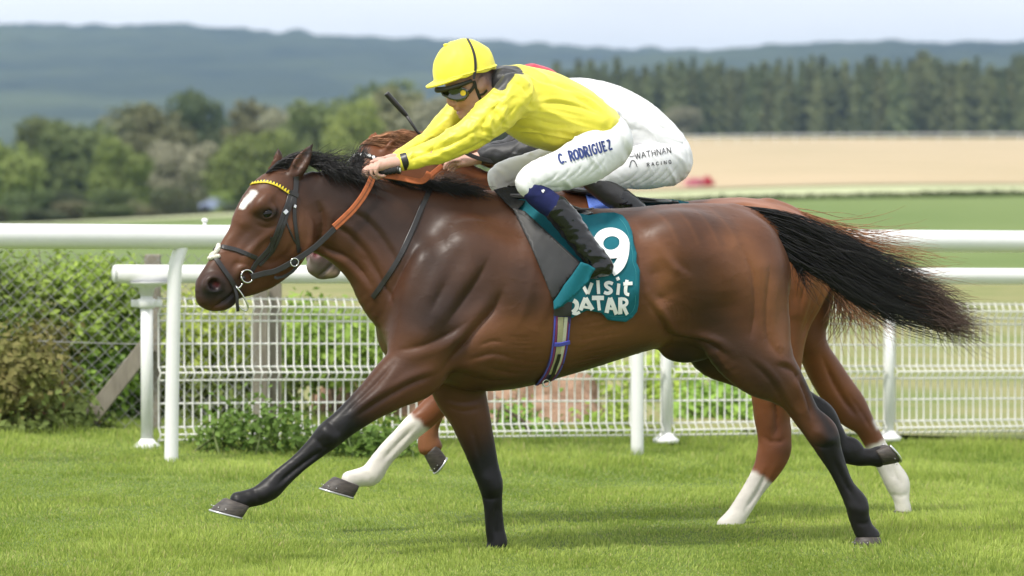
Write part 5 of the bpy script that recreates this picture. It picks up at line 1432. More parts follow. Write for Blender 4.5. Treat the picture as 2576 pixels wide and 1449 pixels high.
def drape(bv, poly, off, name, m, parent, step=9., latf=None, fr=HF, wr=0.0, th=.004, relax=2, seed=1.0, clamp=None):
    """a cloth or leather piece with outline poly (frame points), laid on the body"""
    poly = np.array(poly, float)
    pl = []
    for a, b in zip(poly, np.roll(poly, -1, 0)):
        k = max(1, int(np.linalg.norm(b - a) / step)); pl += [a + (b - a) * i / k for i in range(k)]
    pl = np.array(pl)
    x0, y0 = pl.min(0); x1, y1 = pl.max(0)
    gx, gy = np.meshgrid(np.arange(x0 + step / 2, x1, step), np.arange(y0 + step / 2, y1, step)); g = np.stack([gx.ravel(), gy.ravel()], 1)
    ins = np.zeros(len(g), bool)
    for a, b in zip(pl, np.roll(pl, -1, 0)):
        c = ((a[1] > g[:, 1]) != (b[1] > g[:, 1])) & (g[:, 0] < (b[0] - a[0]) * (g[:, 1] - a[1]) / (b[1] - a[1] + 1e-9) + a[0]); ins ^= c
    g = g[ins]
    dmin = np.min(np.linalg.norm(g[:, None] - pl[None], axis=2), 1); g = g[dmin > step * .45]
    pts = [Vector(p) for p in np.vstack([pl, g])]
    nb = len(pl)
    res = delaunay_2d_cdt(pts, [(i, (i + 1) % nb) for i in range(nb)], [list(range(nb))], 1, 1e-4)
    v2 = np.array([tuple(v) for v in res[0]]); F = np.array([f for f in res[2] if len(f) == 3])
    P, N = [], []
    if latf is not None:
        P = np.array([fr.at(x, y, latf(x, y)) for x, y in v2]); N = np.tile(fr.l, (len(v2), 1))
    else:
        Lt = np.full(len(v2), np.nan)
        for i, (x, y) in enumerate(v2):
            p, n = hit(bv, x, y)
            if p is not None: Lt[i] = fr.lat(p)[0]
        if np.isnan(Lt).any():
            good = np.where(~np.isnan(Lt))[0]
            for i in np.where(np.isnan(Lt))[0]: Lt[i] = Lt[good[np.argmin(np.linalg.norm(v2[good] - v2[i], axis=1))]]
        if clamp is not None: Lt = np.clip(Lt, *clamp)
        E = np.concatenate([F[:, [0, 1]], F[:, [1, 2]], F[:, [2, 0]]])
        deg = np.bincount(E[:, 0], minlength=len(v2)) + np.bincount(E[:, 1], minlength=len(v2))
        for _ in range(relax):
            S_ = np.bincount(E[:, 0], Lt[E[:, 1]], len(v2)) + np.bincount(E[:, 1], Lt[E[:, 0]], len(v2)); Lt = np.maximum(Lt, .5 * Lt + .5 * S_ / np.maximum(deg, 1))
        Lt = Lt + off
        if wr:
            Lt = Lt + wr * (fbm(np.column_stack([v2, np.full(len(v2), seed)]), (1 / 42., 1 / 60., 1), 3) + .4)
        P = np.array([fr.at(x, y, z) for (x, y), z in zip(v2, Lt)])
    N = normals(P, F)
    if (N @ fr.l).mean() < 0: F = F[:, ::-1]; N = -N
    nv = len(P)
    e = np.sort(np.concatenate([F[:, [0, 1]], F[:, [1, 2]], F[:, [2, 0]]]), 1); u, inv, cnt = np.unique(e, axis=0, return_inverse=True, return_counts=True)
    de = np.concatenate([F[:, [0, 1]], F[:, [1, 2]], F[:, [2, 0]]]); bd = de[cnt[inv.ravel()] == 1]
    V = np.vstack([P, P - N * th])
    side = np.stack([bd[:, 1], bd[:, 0], bd[:, 0] + nv, bd[:, 1] + nv], 1)
    o = obj(name, mesh_np(name, V, [np.vstack([F, F[:, ::-1] + nv]), side]), m, parent)
    return o
# ------------------------------------------------------------------ lettering drawn as strokes
GL = {'C': [[(.95, .78), (.6, 1), (.2, .85), (.05, .5), (.2, .15), (.6, 0), (.95, .22)]], '.': [[(.3, .02), (.3, .14)]],
      'R': [[(.15, 0), (.15, 1)], [(.15, .98), (.65, .96), (.85, .76), (.65, .54), (.15, .52)], [(.5, .52), (.92, 0)]],
      'O': [[(.5, 1), (.12, .82), (.04, .5), (.12, .18), (.5, 0), (.88, .18), (.96, .5), (.88, .82), (.5, 1)]],
      'D': [[(.15, 0), (.15, 1)], [(.15, .98), (.6, .95), (.92, .7), (.92, .3), (.6, .05), (.15, .02)]], 'I': [[(.5, 0), (.5, 1)]],
      'G': [[(.92, .8), (.6, 1), (.2, .85), (.05, .5), (.2, .15), (.6, 0), (.92, .16), (.92, .46)], [(.6, .46), (.98, .46)]],
      'U': [[(.12, 1), (.12, .3), (.3, .04), (.5, 0), (.7, .04), (.88, .3), (.88, 1)]], 'E': [[(.15, 0), (.15, 1)], [(.15, .97), (.85, .97)], [(.15, .52), (.7, .52)], [(.15, .03), (.88, .03)]],
      'Z': [[(.1, .97), (.9, .97)], [(.88, .95), (.12, .05)], [(.1, .03), (.92, .03)]], 'W': [[(0, 1), (.25, 0)], [(.25, 0), (.5, .9)], [(.5, .9), (.75, 0)], [(.75, 0), (1, 1)]],
      'A': [[(.02, 0), (.5, 1)], [(.5, 1), (.98, 0)], [(.22, .36), (.78, .36)]], 'T': [[(0, .97), (1, .97)], [(.5, .97), (.5, 0)]], 'H': [[(.1, 0), (.1, 1)], [(.9, 0), (.9, 1)], [(.1, .5), (.9, .5)]],
      'N': [[(.1, 0), (.1, 1)], [(.1, 1), (.9, 0)], [(.9, 0), (.9, 1)]]}
SERIF = {'R': [(.15, 0), (.15, 1), (.92, 0)], 'D': [(.15, 0), (.15, 1)], 'I': [(.5, 0), (.5, 1)], 'U': [(.12, 1), (.88, 1)], 'E': [(.15, 0), (.15, 1)]}
def flat_stroke(mb, bv, q, w, off, fr=HF):
    P, N = lay(bv, q, off); P = smooth_path(P, 4)
    n = len(P); w = np.full(n, w) if np.isscalar(w) else np.asarray(w)
    T = np.gradient(P, axis=0); T /= np.linalg.norm(T, axis=1)[:, None] + 1e-9
    N = np.tile(N.mean(0), (n, 1)); S_ = np.cross(T, N); S_ /= np.linalg.norm(S_, axis=1)[:, None] + 1e-9
    Lp, _ = P - S_ * w[:, None] / 2, 0; Rp = P + S_ * w[:, None] / 2
    V = np.stack([Lp, Rp], 1).reshape(-1, 3)
    mb.add(V, [[2 * i, 2 * i + 1, 2 * i + 3, 2 * i + 2] for i in range(n - 1)])
def glyph(bv, strokes, wpx, name, m, parent, off=.0042, scale=616., n=5):
    mb = MB()
    for k, s in enumerate(strokes):
        w = wpx[k] if isinstance(wpx, (list, tuple)) else wpx
        flat_stroke(mb, bv, cat(s, n) if len(s) > 2 else np.array([np.array(s[0]) * (1 - t) + np.array(s[1]) * t for t in np.linspace(0, 1, 14)]), w / scale, off + .0005 * k)
    o = mb.build(name, m, parent, smooth=False)
    sd = o.modifiers.new('thickness', 'SOLIDIFY'); sd.thickness = .0006; sd.offset = 0
    return o
def text_strokes(bv, txt, p0, p1, h, wpx, m, parent, serif=False, gap=.28, slant=0., **k):
    p0, p1 = np.array(p0, float), np.array(p1, float); d = p1 - p0; L = np.linalg.norm(d); ex = d / L; ey = np.array([ex[1], -ex[0]])
    wid = {'.': .45, 'I': .45, ' ': .3, 'W': 1.35}
    tot = sum(wid.get(c, 1.0) + gap for c in txt) - gap; u = L / tot; x = 0
    for c in txt:
        w = wid.get(c, 1.0) * u
        if c != ' ':
            f = lambda q: tuple(p0 + ex * (x + q[0] * w) + ey * (q[1] * h))
            st = [[f(q) for q in s] for s in GL[c]]
            if serif:
                for q in SERIF.get(c, []):
                    a = np.array(f(q)); e = ex * u * .2; st.append([tuple(a - e), tuple(a + e)])
            glyph(bv, st, wpx, 'letter', m, parent, **k)
        x += w + gap * u

# ================================================================== TACK OF THE BAY HORSE
M_lea = mat('black_leather', (0.018, 0.016, 0.016), 0.38, 0.5, var=0.2, vscale=30, bump=0.15, bscale=120, bdist=.002)
M_yel = mat('yellow_trim', (0.75, 0.56, 0.03), 0.5, 0.4); M_metal = mat('steel', (0.62, 0.62, 0.60), 0.18, 0.5, metal=1.0)
M_orange = mat('orange_rubber', (0.42, 0.12, 0.045), 0.7, 0.3, var=0.12, vscale=60, bump=0.4, bscale=260, bdist=.001)
M_fleece = mat('fleece', (0.68, 0.64, 0.56), 0.95, 0.1, var=0.15, vscale=60, bump=1.0, bscale=160, bdist=.006)
M_teal = mat('teal_cloth', (0.004, 0.115, 0.15), 0.75, 0.3, var=0.10, vscale=14, bump=0.25, bscale=180, bdist=.001)
M_print = mat('white_print', (0.80, 0.80, 0.80), 0.6, 0.3)
M_pad = mat('black_pad', (0.022, 0.022, 0.022), 0.85, 0.3, var=0.5, vscale=300, bump=1.0, bscale=260, bdist=.003)
M_flap = mat('grey_black_leather', (0.030, 0.030, 0.031), 0.55, 0.45, var=0.12, vscale=12, bump=0.08, bscale=90, bdist=.002)

bridle = empty('bridle', tuple(HD.at(720, 520, .1)), 'black leather bridle with a yellow and black browband on the bay horse', 'bridle')
bb = [(621, 472), (632, 464), (646, 460), (671, 458), (697, 466), (716, 476), (730, 486)]
bbq = cat(bb, 8); P, N = lay(BV1, bbq, .005); P, N = smooth_path(P), smooth_path(N)
band = ribbon(P, N, .0145, .004, 'browband', M_yel, bridle)
D = np.concatenate([[0], np.cumsum(np.linalg.norm(np.diff(P, axis=0), axis=1))])
for k in range(17):
    t = D[-1] * (k + .5) / 17; i = min(np.searchsorted(D, t), len(P) - 2); i = max(i - 1, 0)
    T = P[i + 1] - P[i]; T /= np.linalg.norm(T); n_ = N[i]; s_ = np.cross(T, n_); s_ /= np.linalg.norm(s_)
    if s_[2] < 0: s_ = -s_
    c = P[i] + T * (t - D[i]) + n_ * .0026; a = .0075
    V = np.array([c + s_ * .0068 - T * a * .62, c + s_ * .0068 + T * a * .62, c - s_ * .0058]); V = np.vstack([V, V - n_ * .0012])
    MB().add(V, [[0, 1, 4, 3], [1, 2, 5, 4], [2, 0, 3, 5]], [[0, 1, 2], [5, 4, 3]]).build('triangle', M_lea, band, smooth=False)
strap(BV1, [(728, 483), (742, 490), (748, 494)], 13, 'browband_loop', M_lea, bridle, off=.008, n=4)
strap(BV1, [(744, 444), (744, 465), (741, 492)], 14, 'crownpiece', M_lea, bridle)
strap(BV1, [(731, 486), (722, 515), (714, 534), (700, 575), (684, 614), (664, 640), (645, 660), (629, 688)], 12, 'cheekpiece', M_lea, bridle, off=.005)
strap(BV1, [(739, 488), (731, 517), (722, 540), (709, 580), (692, 622), (672, 648), (652, 668)], 8, 'noseband_cheek', M_lea, bridle, off=.004)
strap(BV1, [(741, 490), (740, 520), (740, 545), (743, 575), (748, 606), (751, 634)], 10, 'throatlash', M_lea, bridle, off=.005)
strap(BV1, [(717, 550), (728, 580), (740, 605), (751, 618), (756, 628)], 4.5, 'throat_strap', M_lea, bridle, off=.004)
strap(BV1, [(714, 530), (720, 537)], 12, 'buckle', M_metal, bridle, off=.009, th=.003, n=3)
strap(BV1, [(737, 518), (742, 521)], 9, 'buckle', M_metal, bridle, off=.009, th=.003, n=3)
strap(BV1, [(682, 595), (685, 620), (681, 633)], 8, 'strap_end', M_lea, bridle, off=.008, n=3)
strap(BV1, [(541, 618), (560, 621), (599, 630), (645, 649)], 11, 'noseband', M_lea, bridle, off=.005)
strap(BV1, [(531, 626), (541, 645), (558, 672), (577, 699), (590, 722)], 12, 'flash_strap', M_lea, bridle, off=.006)
P = [HD.at(590, 722, .052), HD.at(596, 745, .056), HD.at(597, 765, .055), HD.at(599, 783, .05)]
ribbon(cat(P, 4), np.tile(HD.l, (13, 1)), .013, .004, 'hanging_strap', M_lea, bridle)
fl = MB(); r = np.random.default_rng(2)
for t in np.linspace(0, 1, 13):
    x, y = 552 - 26 * t + 6 * math.sin(t * 3), 619 + 30 * t
    p, n = hit(BV1, x, y)
    if p is not None: fl.ellip(p + n * .004, (.0095 + .003 * r.random(),) * 3, nu=9, nv=6)
for t in np.linspace(0, 1, 12):
    p, n = hit(BV1, 524 + 26 * t, 652 - 7 * t)
    if p is not None: fl.ellip(p + n * .004, (.008 + .0025 * r.random(),) * 3, nu=9, nv=6)
fl.build('fleece_pad', M_fleece, bridle)
strap(BV1, [(533, 624), (539, 630), (545, 629)], 13, 'nose_disc', M_lea, bridle, off=.012, th=.006, n=4)
bc = np.array(HD.at(622, 695, .066))
MB().ring(bc, HD.l + np.array([0, 0, .1]), .0255, .0036).build('bit_ring', M_metal, bridle)
MB().tube([HD.at(606, 702, .060), HD.at(616, 698, .064)], .009, 12).build('bit_cheek', M_lea, bridle)
MB().tube(cat([HD.at(593, 720, .054), HD.at(602, 724, .06), HD.at(611, 712, .062)], 4), .0035, 8).build('curb_link', M_metal, bridle)
MB().tube(cat([HD.at(594, 722, .058), HD.at(606, 736, .064), HD.at(617, 755, .066), HD.at(624, 773, .062), HD.at(618, 782, .058), HD.at(606, 776, .054), HD.at(598, 764, .05)], 5), .0033, 8).build('tongue_ring', M_metal, bridle)
# reins
P = np.array([HD.at(632, 697, .078), HD.at(664, 688, .088), HD.at(697, 680, .098)] + [HF.at(x, y, z) for x, y, z in ((748, 652, .120), (794, 620, .115), (842, 575, .112))])
ribbon(cat(P, 6), np.tile(HF.l, (31, 1)), .0235, .004, 'rein', M_lea, bridle)
P = np.array([HF.at(x, y, z) for x, y, z in ((841, 572, .114), (864, 551, .113), (889, 526, .111), (912, 496, .108), (928, 468, .104), (937, 447, .098))])
rub = ribbon(cat(P, 6), np.tile(HF.l, (31, 1)), .0295, .006, 'rein_grip', M_orange, bridle)
Pc = cat(P, 6) + HF.l * .0038
ribbon(Pc, np.tile(HF.l, (31, 1)), .0016, .0012, 'stitching', M_lea, rub)
P = np.array([HF.at(x, y, z) for x, y, z in ((955, 440, .09), (985, 443, .105), (1018, 449, .11), (1045, 455, .11), (1062, 455, .10), (1073, 446, .07), (1080, 434, .04))])
ribbon(cat(P, 6), np.tile(HF.l + np.array([0, 0, .5]), (37, 1)), .026, .005, 'rein_grip', M_orange, bridle)
P = np.array([HD.at(690, 697, .085), HD.at(700, 699, .09), HD.at(722, 692, .095), HD.at(742, 676, .10), HD.at(741, 655, .10)])
ribbon(cat(P, 5), np.tile(HD.l, (21, 1)), .012, .004, 'short_rein', M_lea, bridle)
MB().ring(HF.at(741, 660, .128), HF.l, .016, .0028).build('rein_ring', M_metal, bridle)

neck = empty('neck_strap', tuple(HF.at(1020, 600, .1)), 'thin black leather strap around the base of the bay horse neck', 'strap')
strap(BV1, [(1084, 470), (1076, 490), (1058, 527), (1034, 585), (1006, 646), (976, 694), (947, 736), (938, 748)], 13, 'strap', M_lea, neck, off=.005)
strap(BV1, [(1078, 462), (1078, 474)], 15, 'keeper', M_orange, neck, off=.008, n=4)

# saddle, cloth, girth
cloth = empty('saddle_cloth', tuple(HF.at(1500, 650, .3)), 'teal saddle cloth with white number nine and lettering under the saddle', 'saddle cloth')
CL = [(1286, 507), (1318, 499), (1370, 512), (1430, 532), (1480, 541), (1515, 535), (1545, 534), (1566, 541), (1580, 558), (1590, 582), (1594, 611), (1602, 637), (1601, 660), (1610, 680), (1609, 720), (1607, 764), (1603, 784), (1590, 800), (1575, 810), (1550, 808),
      (1529, 805), (1513, 787), (1477, 781), (1456, 790), (1438, 801), (1434, 770), (1400, 772), (1392, 757), (1366, 690), (1335, 617), (1297, 536)]
cl_o = drape(BV1, CL, .012, 'cloth', M_teal, cloth, step=7, wr=.006, seed=3.3, relax=14)
cl_o.data.polygons.foreach_set('use_smooth', np.ones(len(cl_o.data.polygons), bool))
BVC = bvh_of(cl_o)
def c4(x, y): return (1140.4 + x * .32406, 536.7 + y * .32406)
def g4(*st): return [[c4(*q) for q in s] for s in st]
hem = cat([c4(*q) for q in ((1290, 40), (1345, 110), (1372, 230), (1395, 320), (1392, 390), (1420, 450), (1412, 600), (1408, 740), (1335, 800), (1210, 795))], 4)
ribbon(*[smooth_path(a) for a in lay(BVC, hem, .0012)], .0022, .0012, 'hem_stitching', mat('teal_thread', (0.02, 0.20, 0.23), 0.7), cloth)
ring9 = [(1225 + 102 * math.cos(a), 232 - 84 * math.sin(a) * (1 if math.sin(a) > 0 else 1.05)) for a in np.linspace(0, 2 * math.pi, 25)]
glyph(BVC, g4(ring9, [(1326, 225), (1325, 300), (1305, 375), (1270, 425), (1225, 455)]), [25, 26], 'number', M_print, cloth, n=3)
for st in ([[(1010, 568), (1042, 624)], [(1042, 624), (1074, 540)]], [[(1118, 520), (1125, 626)]], [[(1236, 548), (1206, 536), (1178, 550), (1190, 573), (1218, 590), (1222, 610), (1195, 622), (1168, 612)]],
           [[(1282, 545), (1272, 632)]], [[(1270, 496), (1280, 520)]], [[(1346, 518), (1334, 596), (1342, 624), (1364, 630)], [(1318, 548), (1388, 543)]]):
    glyph(BVC, g4(*st), 8.5, 'letter', M_print, cloth)
for st in ([[(930, 676), (952, 690), (958, 720), (945, 748), (922, 768)], [(922, 770), (950, 779), (980, 764)]], [[(984, 750), (1026, 655)], [(1026, 655), (1078, 748)], [(1000, 722), (1062, 732)]], [[(1074, 656), (1166, 656)], [(1120, 656), (1131, 752)]],
           [[(1186, 770), (1216, 655)], [(1216, 655), (1264, 780)], [(1198, 735), (1246, 738)]], [[(1293, 652), (1293, 780)], [(1293, 662), (1335, 668), (1345, 695), (1325, 715), (1295, 718)], [(1315, 718), (1346, 782)]]):
    glyph(BVC, g4(*st), [10.5, 10.5, 6.5] if len(st) == 3 and st[0][0][0] in (984, 1186) else [11, 8, 9], 'letter', M_print, cloth)

saddle = empty('racing_saddle', tuple(HF.at(1400, 520, 0)), 'light black racing saddle with long flap on the bay horse', 'saddle')
S = SDF(*[np.array(q) for q in ((-.12, -.45, 1.15), (.55, .5, 1.62))], .008)
P, ra, rb = cent_pts(HF, [(1275, 494, 10, 0, .10), (1330, 500, 14, 0, .13), (1400, 517, 13, 0, .13), (1450, 532, 10, 0, .13), (1476, 538, 6, 0, .12)])
S.tube(P, ra, rb, HF.l, k=.02); V, F = S.mesh(2); obj('seat', mesh_np('seat', V, F), M_lea, saddle)
drape(BV1, [(1242, 477), (1270, 470), (1314, 472), (1322, 505), (1300, 530), (1287, 524)], .030, 'front_pad', M_pad, saddle, step=8, wr=.004)
flap_ = drape(BV1, [(1290, 524), (1304, 527), (1320, 531), (1352, 560), (1400, 605), (1461, 661), (1442, 690), (1419, 716), (1404, 742), (1392, 757), (1367, 692), (1335, 617)], .034, 'flap', M_flap, saddle, step=8, th=.006, relax=8)
q_ = cat([(1306, 533), (1350, 566), (1400, 612), (1450, 658)], 4)
ribbon(*[smooth_path(a) for a in lay(bvh_of(flap_), q_, .0015)], .0016, .001, 'stitching', mat('grey_thread', (0.10, 0.10, 0.10), 0.8), flap_)
MB().ellip(HF.at(1466, 538, .10), (.034, .05, .009), np.stack([HF.f * .97 + np.array([0, 0, -.2]), HF.l, [0, 0, 1]], 1)).build('cantle', mat('grey_cantle', (0.20, 0.20, 0.20), 0.45), saddle)
MB().tube(cat([HF.at(1440, 528, .16), HF.at(1470, 527, .13), HF.at(1492, 524, .08)], 4), .004, 8).build('strap_end', M_lea, saddle)
fold = drape(BV1, [(1461, 659), (1480, 665), (1498, 676), (1489, 690), (1481, 708), (1455, 736), (1432, 757), (1412, 772), (1393, 780), (1392, 758), (1404, 742), (1419, 717), (1440, 690)], 0, 'turned_corner', M_teal, cloth, step=7, latf=lambda x, y: .335 + (x - 1393) / 105 * .058 + .006 * math.sin(x * .09 + y * .05), th=.003)

girth = empty('girth', tuple(HF.at(1405, 880, .25)), 'striped purple and cream elastic girth with blue keeper loop', 'girth')
GC = [(1416, 762), (1414, 796), (1411, 840), (1407, 872), (1399, 908), (1386, 936), (1371, 956), (1362, 964)]
def gshift(dx0, dx1, sl=None): 
    return [(x + (dx0 + (dx1 - dx0) * i / 7), y) for i, (x, y) in enumerate(GC)][sl] if sl else [(x + (dx0 + (dx1 - dx0) * i / 7), y) for i, (x, y) in enumerate(GC)]
strap(BV1, gshift(0, 0), 42, 'webbing', mat('purple_web', (0.050, 0.038, 0.13), 0.8, var=.15, vscale=200, bump=.3, bscale=300, bdist=.001), girth, off=.006)
M_mag = mat('magenta_web', (0.22, 0.035, 0.12), 0.8, var=.1, vscale=200); M_blue = mat('blue_web', (0.08, 0.085, 0.50), 0.7, var=.1, vscale=100)
M_crm = mat('cream_elastic', (0.42, 0.39, 0.24), 0.8, var=.08, vscale=120); M_crm2 = mat('pale_elastic', (0.60, 0.57, 0.46), 0.8, var=.08, vscale=120)
for dx0, dx1, w, mm, nm, sl in ((-19, -15, 3.5, M_blue, 'blue_stripe', None), (-14, -11, 5, M_mag, 'magenta_stripe', None), (19, 15, 3.5, M_blue, 'blue_stripe', None), (14.5, 11, 4, M_mag, 'magenta_stripe', None),
                               (-4, 0, 14, M_crm, 'cream_elastic', slice(1, 6)), (9, 5, 9, M_crm2, 'pale_elastic', slice(1, 6))):
    strap(BV1, gshift(dx0, dx1, sl) if sl else gshift(dx0, dx1), w, nm, mm, girth, off=.0095 + (.001 if sl else 0), th=.002)
strap(BV1, [(1416, 758), (1415, 776), (1414, 793)], 44, 'top_tab', M_lea, girth, off=.016, th=.004)
strap(BV1, [(1393, 862), (1407, 862), (1423, 858), (1431, 856)], 11, 'keeper_loop', M_blue, girth, off=.016, th=.003)
strap(BV1, [(1405, 886), (1400, 905), (1390, 932), (1378, 952)], 9, 'billet_strap', M_lea, girth, off=.015, th=.003)
bk_, bn_ = hit(BV1, 1372, 950)
MB().ring(bk_ + bn_ * .012 + np.array([0, 0, -.012]), HF.l, .014, .003).build('buckle', M_metal, girth)

# ------------------------------------------------------------------ tack of the chestnut horse (what shows of it)
bridle2 = empty('bridle', tuple(HF2.at(930, 420, .1)), 'black bridle with a white diamond browband on the chestnut horse', 'bridle')
bq = cat([(878, 408), (886, 398), (900, 391), (916, 390), (936, 396), (955, 404)], 6); P, N = lay(BV2, bq, .005); P, N = smooth_path(P), smooth_path(N)
b2 = ribbon(P, N, .019, .004, 'browband', M_lea, bridle2)
for k in range(10):
    i = int((k + .5) / 10 * (len(P) - 1)); c = P[i] + N[i] * .0045; T = P[i + 1] - P[i]; T /= np.linalg.norm(T); s_ = np.cross(T, N[i]); s_ /= np.linalg.norm(s_)
    V = np.array([c + s_ * .009, c + T * .0085, c - s_ * .009, c - T * .0085]); V = np.vstack([V, V - N[i] * .0015])
    MB().add(V, [[0, 1, 2, 3], [7, 6, 5, 4], [0, 4, 5, 1], [1, 5, 6, 2], [2, 6, 7, 3], [3, 7, 4, 0]]).build('diamond', M_print, b2, smooth=False)
strap(BV2, [(956, 404), (950, 425), (938, 450), (905, 530), (870, 610)], 11, 'cheekpiece', M_lea, bridle2, off=.004, scale=573.)
P = np.array([HF2.at(x, y, z) for x, y, z in ((870, 640, .09), (960, 560, .10), (1050, 470, .11), (1112, 416, .10))])
ribbon(cat(P, 5), np.tile(HF2.l, (16, 1)), .02, .004, 'rein', M_orange, bridle2)
P = np.array([HF2.at(x, y, z) for x, y, z in ((1150, 372, .16), (1190, 393, .17), (1240, 406, .17), (1290, 402, .16))])
ribbon(cat(P, 5), np.tile(HF2.l, (16, 1)), .018, .004, 'rein_end', M_lea, bridle2)
saddle2 = empty('racing_saddle', tuple(HF2.at(1560, 500, 0)), 'grey edged racing saddle on the chestnut horse', 'saddle')
S = SDF((.15, .75, 1.15), (1.05, 1.75, 1.72), .009)
P, ra, rb = cent_pts(HF2, [(1420, 478, 10, 0, .12), (1500, 490, 14, 0, .14), (1600, 506, 12, 0, .14), (1690, 509, 6, 0, .12)]); S.tube(P, ra, rb, HF2.l, k=.02); V, F = S.mesh(2)
obj('seat', mesh_np('seat', V, F), M_lea, saddle2)
MB().ellip(HF2.at(1660, 506, .08), (.055, .06, .011), np.stack([HF2.f, HF2.l, [0, 0, 1]], 1)).build('cantle', mat('grey_cantle2', (0.24, 0.24, 0.24), 0.45), saddle2)
cloth2 = empty('saddle_cloth', tuple(HF2.at(1680, 520, .2)), 'teal saddle cloth edge and blue checked pad on the chestnut horse', 'saddle cloth')
drape(BV2, [(1590, 508), (1640, 503), (1690, 501), (1732, 508), (1745, 540), (1750, 620), (1620, 640), (1580, 560)], .014, 'cloth', M_teal, cloth2, step=9, fr=HF2)
M_chk = mat('blue_check', (0.06, 0.13, 0.55), 0.8, col2=(0.16, 0.27, 0.72), vscale=160, bump=.4, bscale=200, bdist=.002)
drape(BV2, [(1470, 468), (1510, 470), (1560, 500), (1590, 520), (1590, 580), (1500, 590), (1484, 530)], .03, 'blue_pad', M_chk, cloth2, step=9, fr=HF2)
# ================================================================== THE JOCKEYS
M_skin = mat('skin', (0.46, 0.235, 0.165), 0.5, 0.4, attr='skin', var=0.08, vscale=40, bump=0.12, bscale=300, bdist=.001)
for n_ in M_skin.node_tree.nodes:
    if n_.type == 'BSDF_PRINCIPLED': n_.inputs['Subsurface Weight'].default_value = .15; n_.inputs['Subsurface Radius'].default_value = (.01, .004, .002); n_.inputs['Subsurface Scale'].default_value = .5
M_silk = mat('yellow_silk', (0.8, 0.7, 0.05), 0.42, 0.4, attr='dye', var=0.03, vscale=6, bump=0.35, bscale=22, bdist=.008, sheen=.15, transl=.10)
M_wsilk = mat('white_silk', (0.78, 0.78, 0.80), 0.5, 0.4, attr='dye', bump=0.35, bscale=18, bdist=.008, sheen=.1)
M_breech = mat('white_breeches', (0.76, 0.76, 0.77), 0.55, 0.35, var=0.02, vscale=10, bump=0.30, bscale=20, bdist=.006, stretch=(1.6, 1, .6))
M_navy = mat('navy_sock', (0.012, 0.016, 0.085), 0.8, 0.3, var=.15, vscale=40, bump=.3, bscale=60, bdist=.003)
M_patent = mat('patent_boot', (0.006, 0.006, 0.007), 0.22, 0.30, coat=0.45, ccoat=.04, bump=0.15, bscale=22, bdist=.010, stretch=(1, 1, 1.6))
M_dullboot = mat('dull_boot', (0.020, 0.019, 0.019), 0.42, 0.5, bump=0.3, bscale=30, bdist=.006)
M_capy = mat('yellow_cap', (0.86, 0.77, 0.07), 0.52, 0.35, var=.03, vscale=8, bump=0.5, bscale=14, bdist=.010, sheen=.15, stretch=(1, 1, .45))
M_capr = mat('red_cap', (0.55, 0.03, 0.06), 0.4, 0.45, bump=0.3, bscale=17, bdist=.006)
M_blackweb = mat('olive_black_strap', (0.020, 0.022, 0.014), 0.6, 0.4)
M_lens = mat('dark_lens', (0.020, 0.024, 0.006), 0.06, 0.7, coat=1.0, ccoat=.03)

def sdf_for(chains, h, extra=.05):
    P = np.vstack([c[0] for c in chains]); R = max(np.max(np.maximum(c[1], c[2])) for c in chains)
    lo = np.min([ (c[0] - np.maximum(c[1], c[2])[:, None]).min(0) for c in chains], 0) - extra; hi = np.max([(c[0] + np.maximum(c[1], c[2])[:, None]).max(0) for c in chains], 0) + extra
    return SDF(lo, hi, h)
def shape(fr, chains, h, k=.03, wr=None, balls=(), sub=6):
    C = [cent_pts(fr, c) for c in chains]
    S = sdf_for(C, h)
    for P, a, b in C: S.tube(P, a, b, fr.l, k=k, sub=sub)
    for x, y, lat, r, kk in balls: S.ball(fr.at(x, y, lat), r, np.stack([fr.f, fr.l, [0, 0, 1]], 1), k=kk)
    V, F = S.mesh(2)
    return V, F
def wrinkle(V, F, amp, sc, seed=0.):
    N = normals(V, F)
    W = fbm(V + seed, sc, 2); ridge = 1 - np.abs(W) * 2.2
    W2 = vnoise(V + seed + 7, np.asarray(sc) * .5)
    return V + N * (amp * np.clip(ridge, -1, 1) * (.45 + .55 * np.clip(W2 + .4, 0, 1)))[:, None]
def folds(V, F, fr, amp, ang, along, across, seed=0., mask=None):
    """long cloth folds running at angle ang in the side view"""
    N = normals(V, F); A = fr.ac(V); c, s_ = math.cos(math.radians(ang)), math.sin(math.radians(ang))
    u = A[:, 0] * c + A[:, 1] * s_; v = -A[:, 0] * s_ + A[:, 1] * c; lt = fr.lat(V)
    Q = np.stack([u * along, v * across + .35 * np.sin(u * 9), lt * across * .5], 1) + seed
    w = 1 - np.abs(vnoise(Q, 1.0)) * 2.4; w = w * np.clip(vnoise(Q * .45 + 3, 1.0) + .55, 0, 1.2)
    if mask is not None: w = w * mask
    return V + N * (amp * w)[:, None]

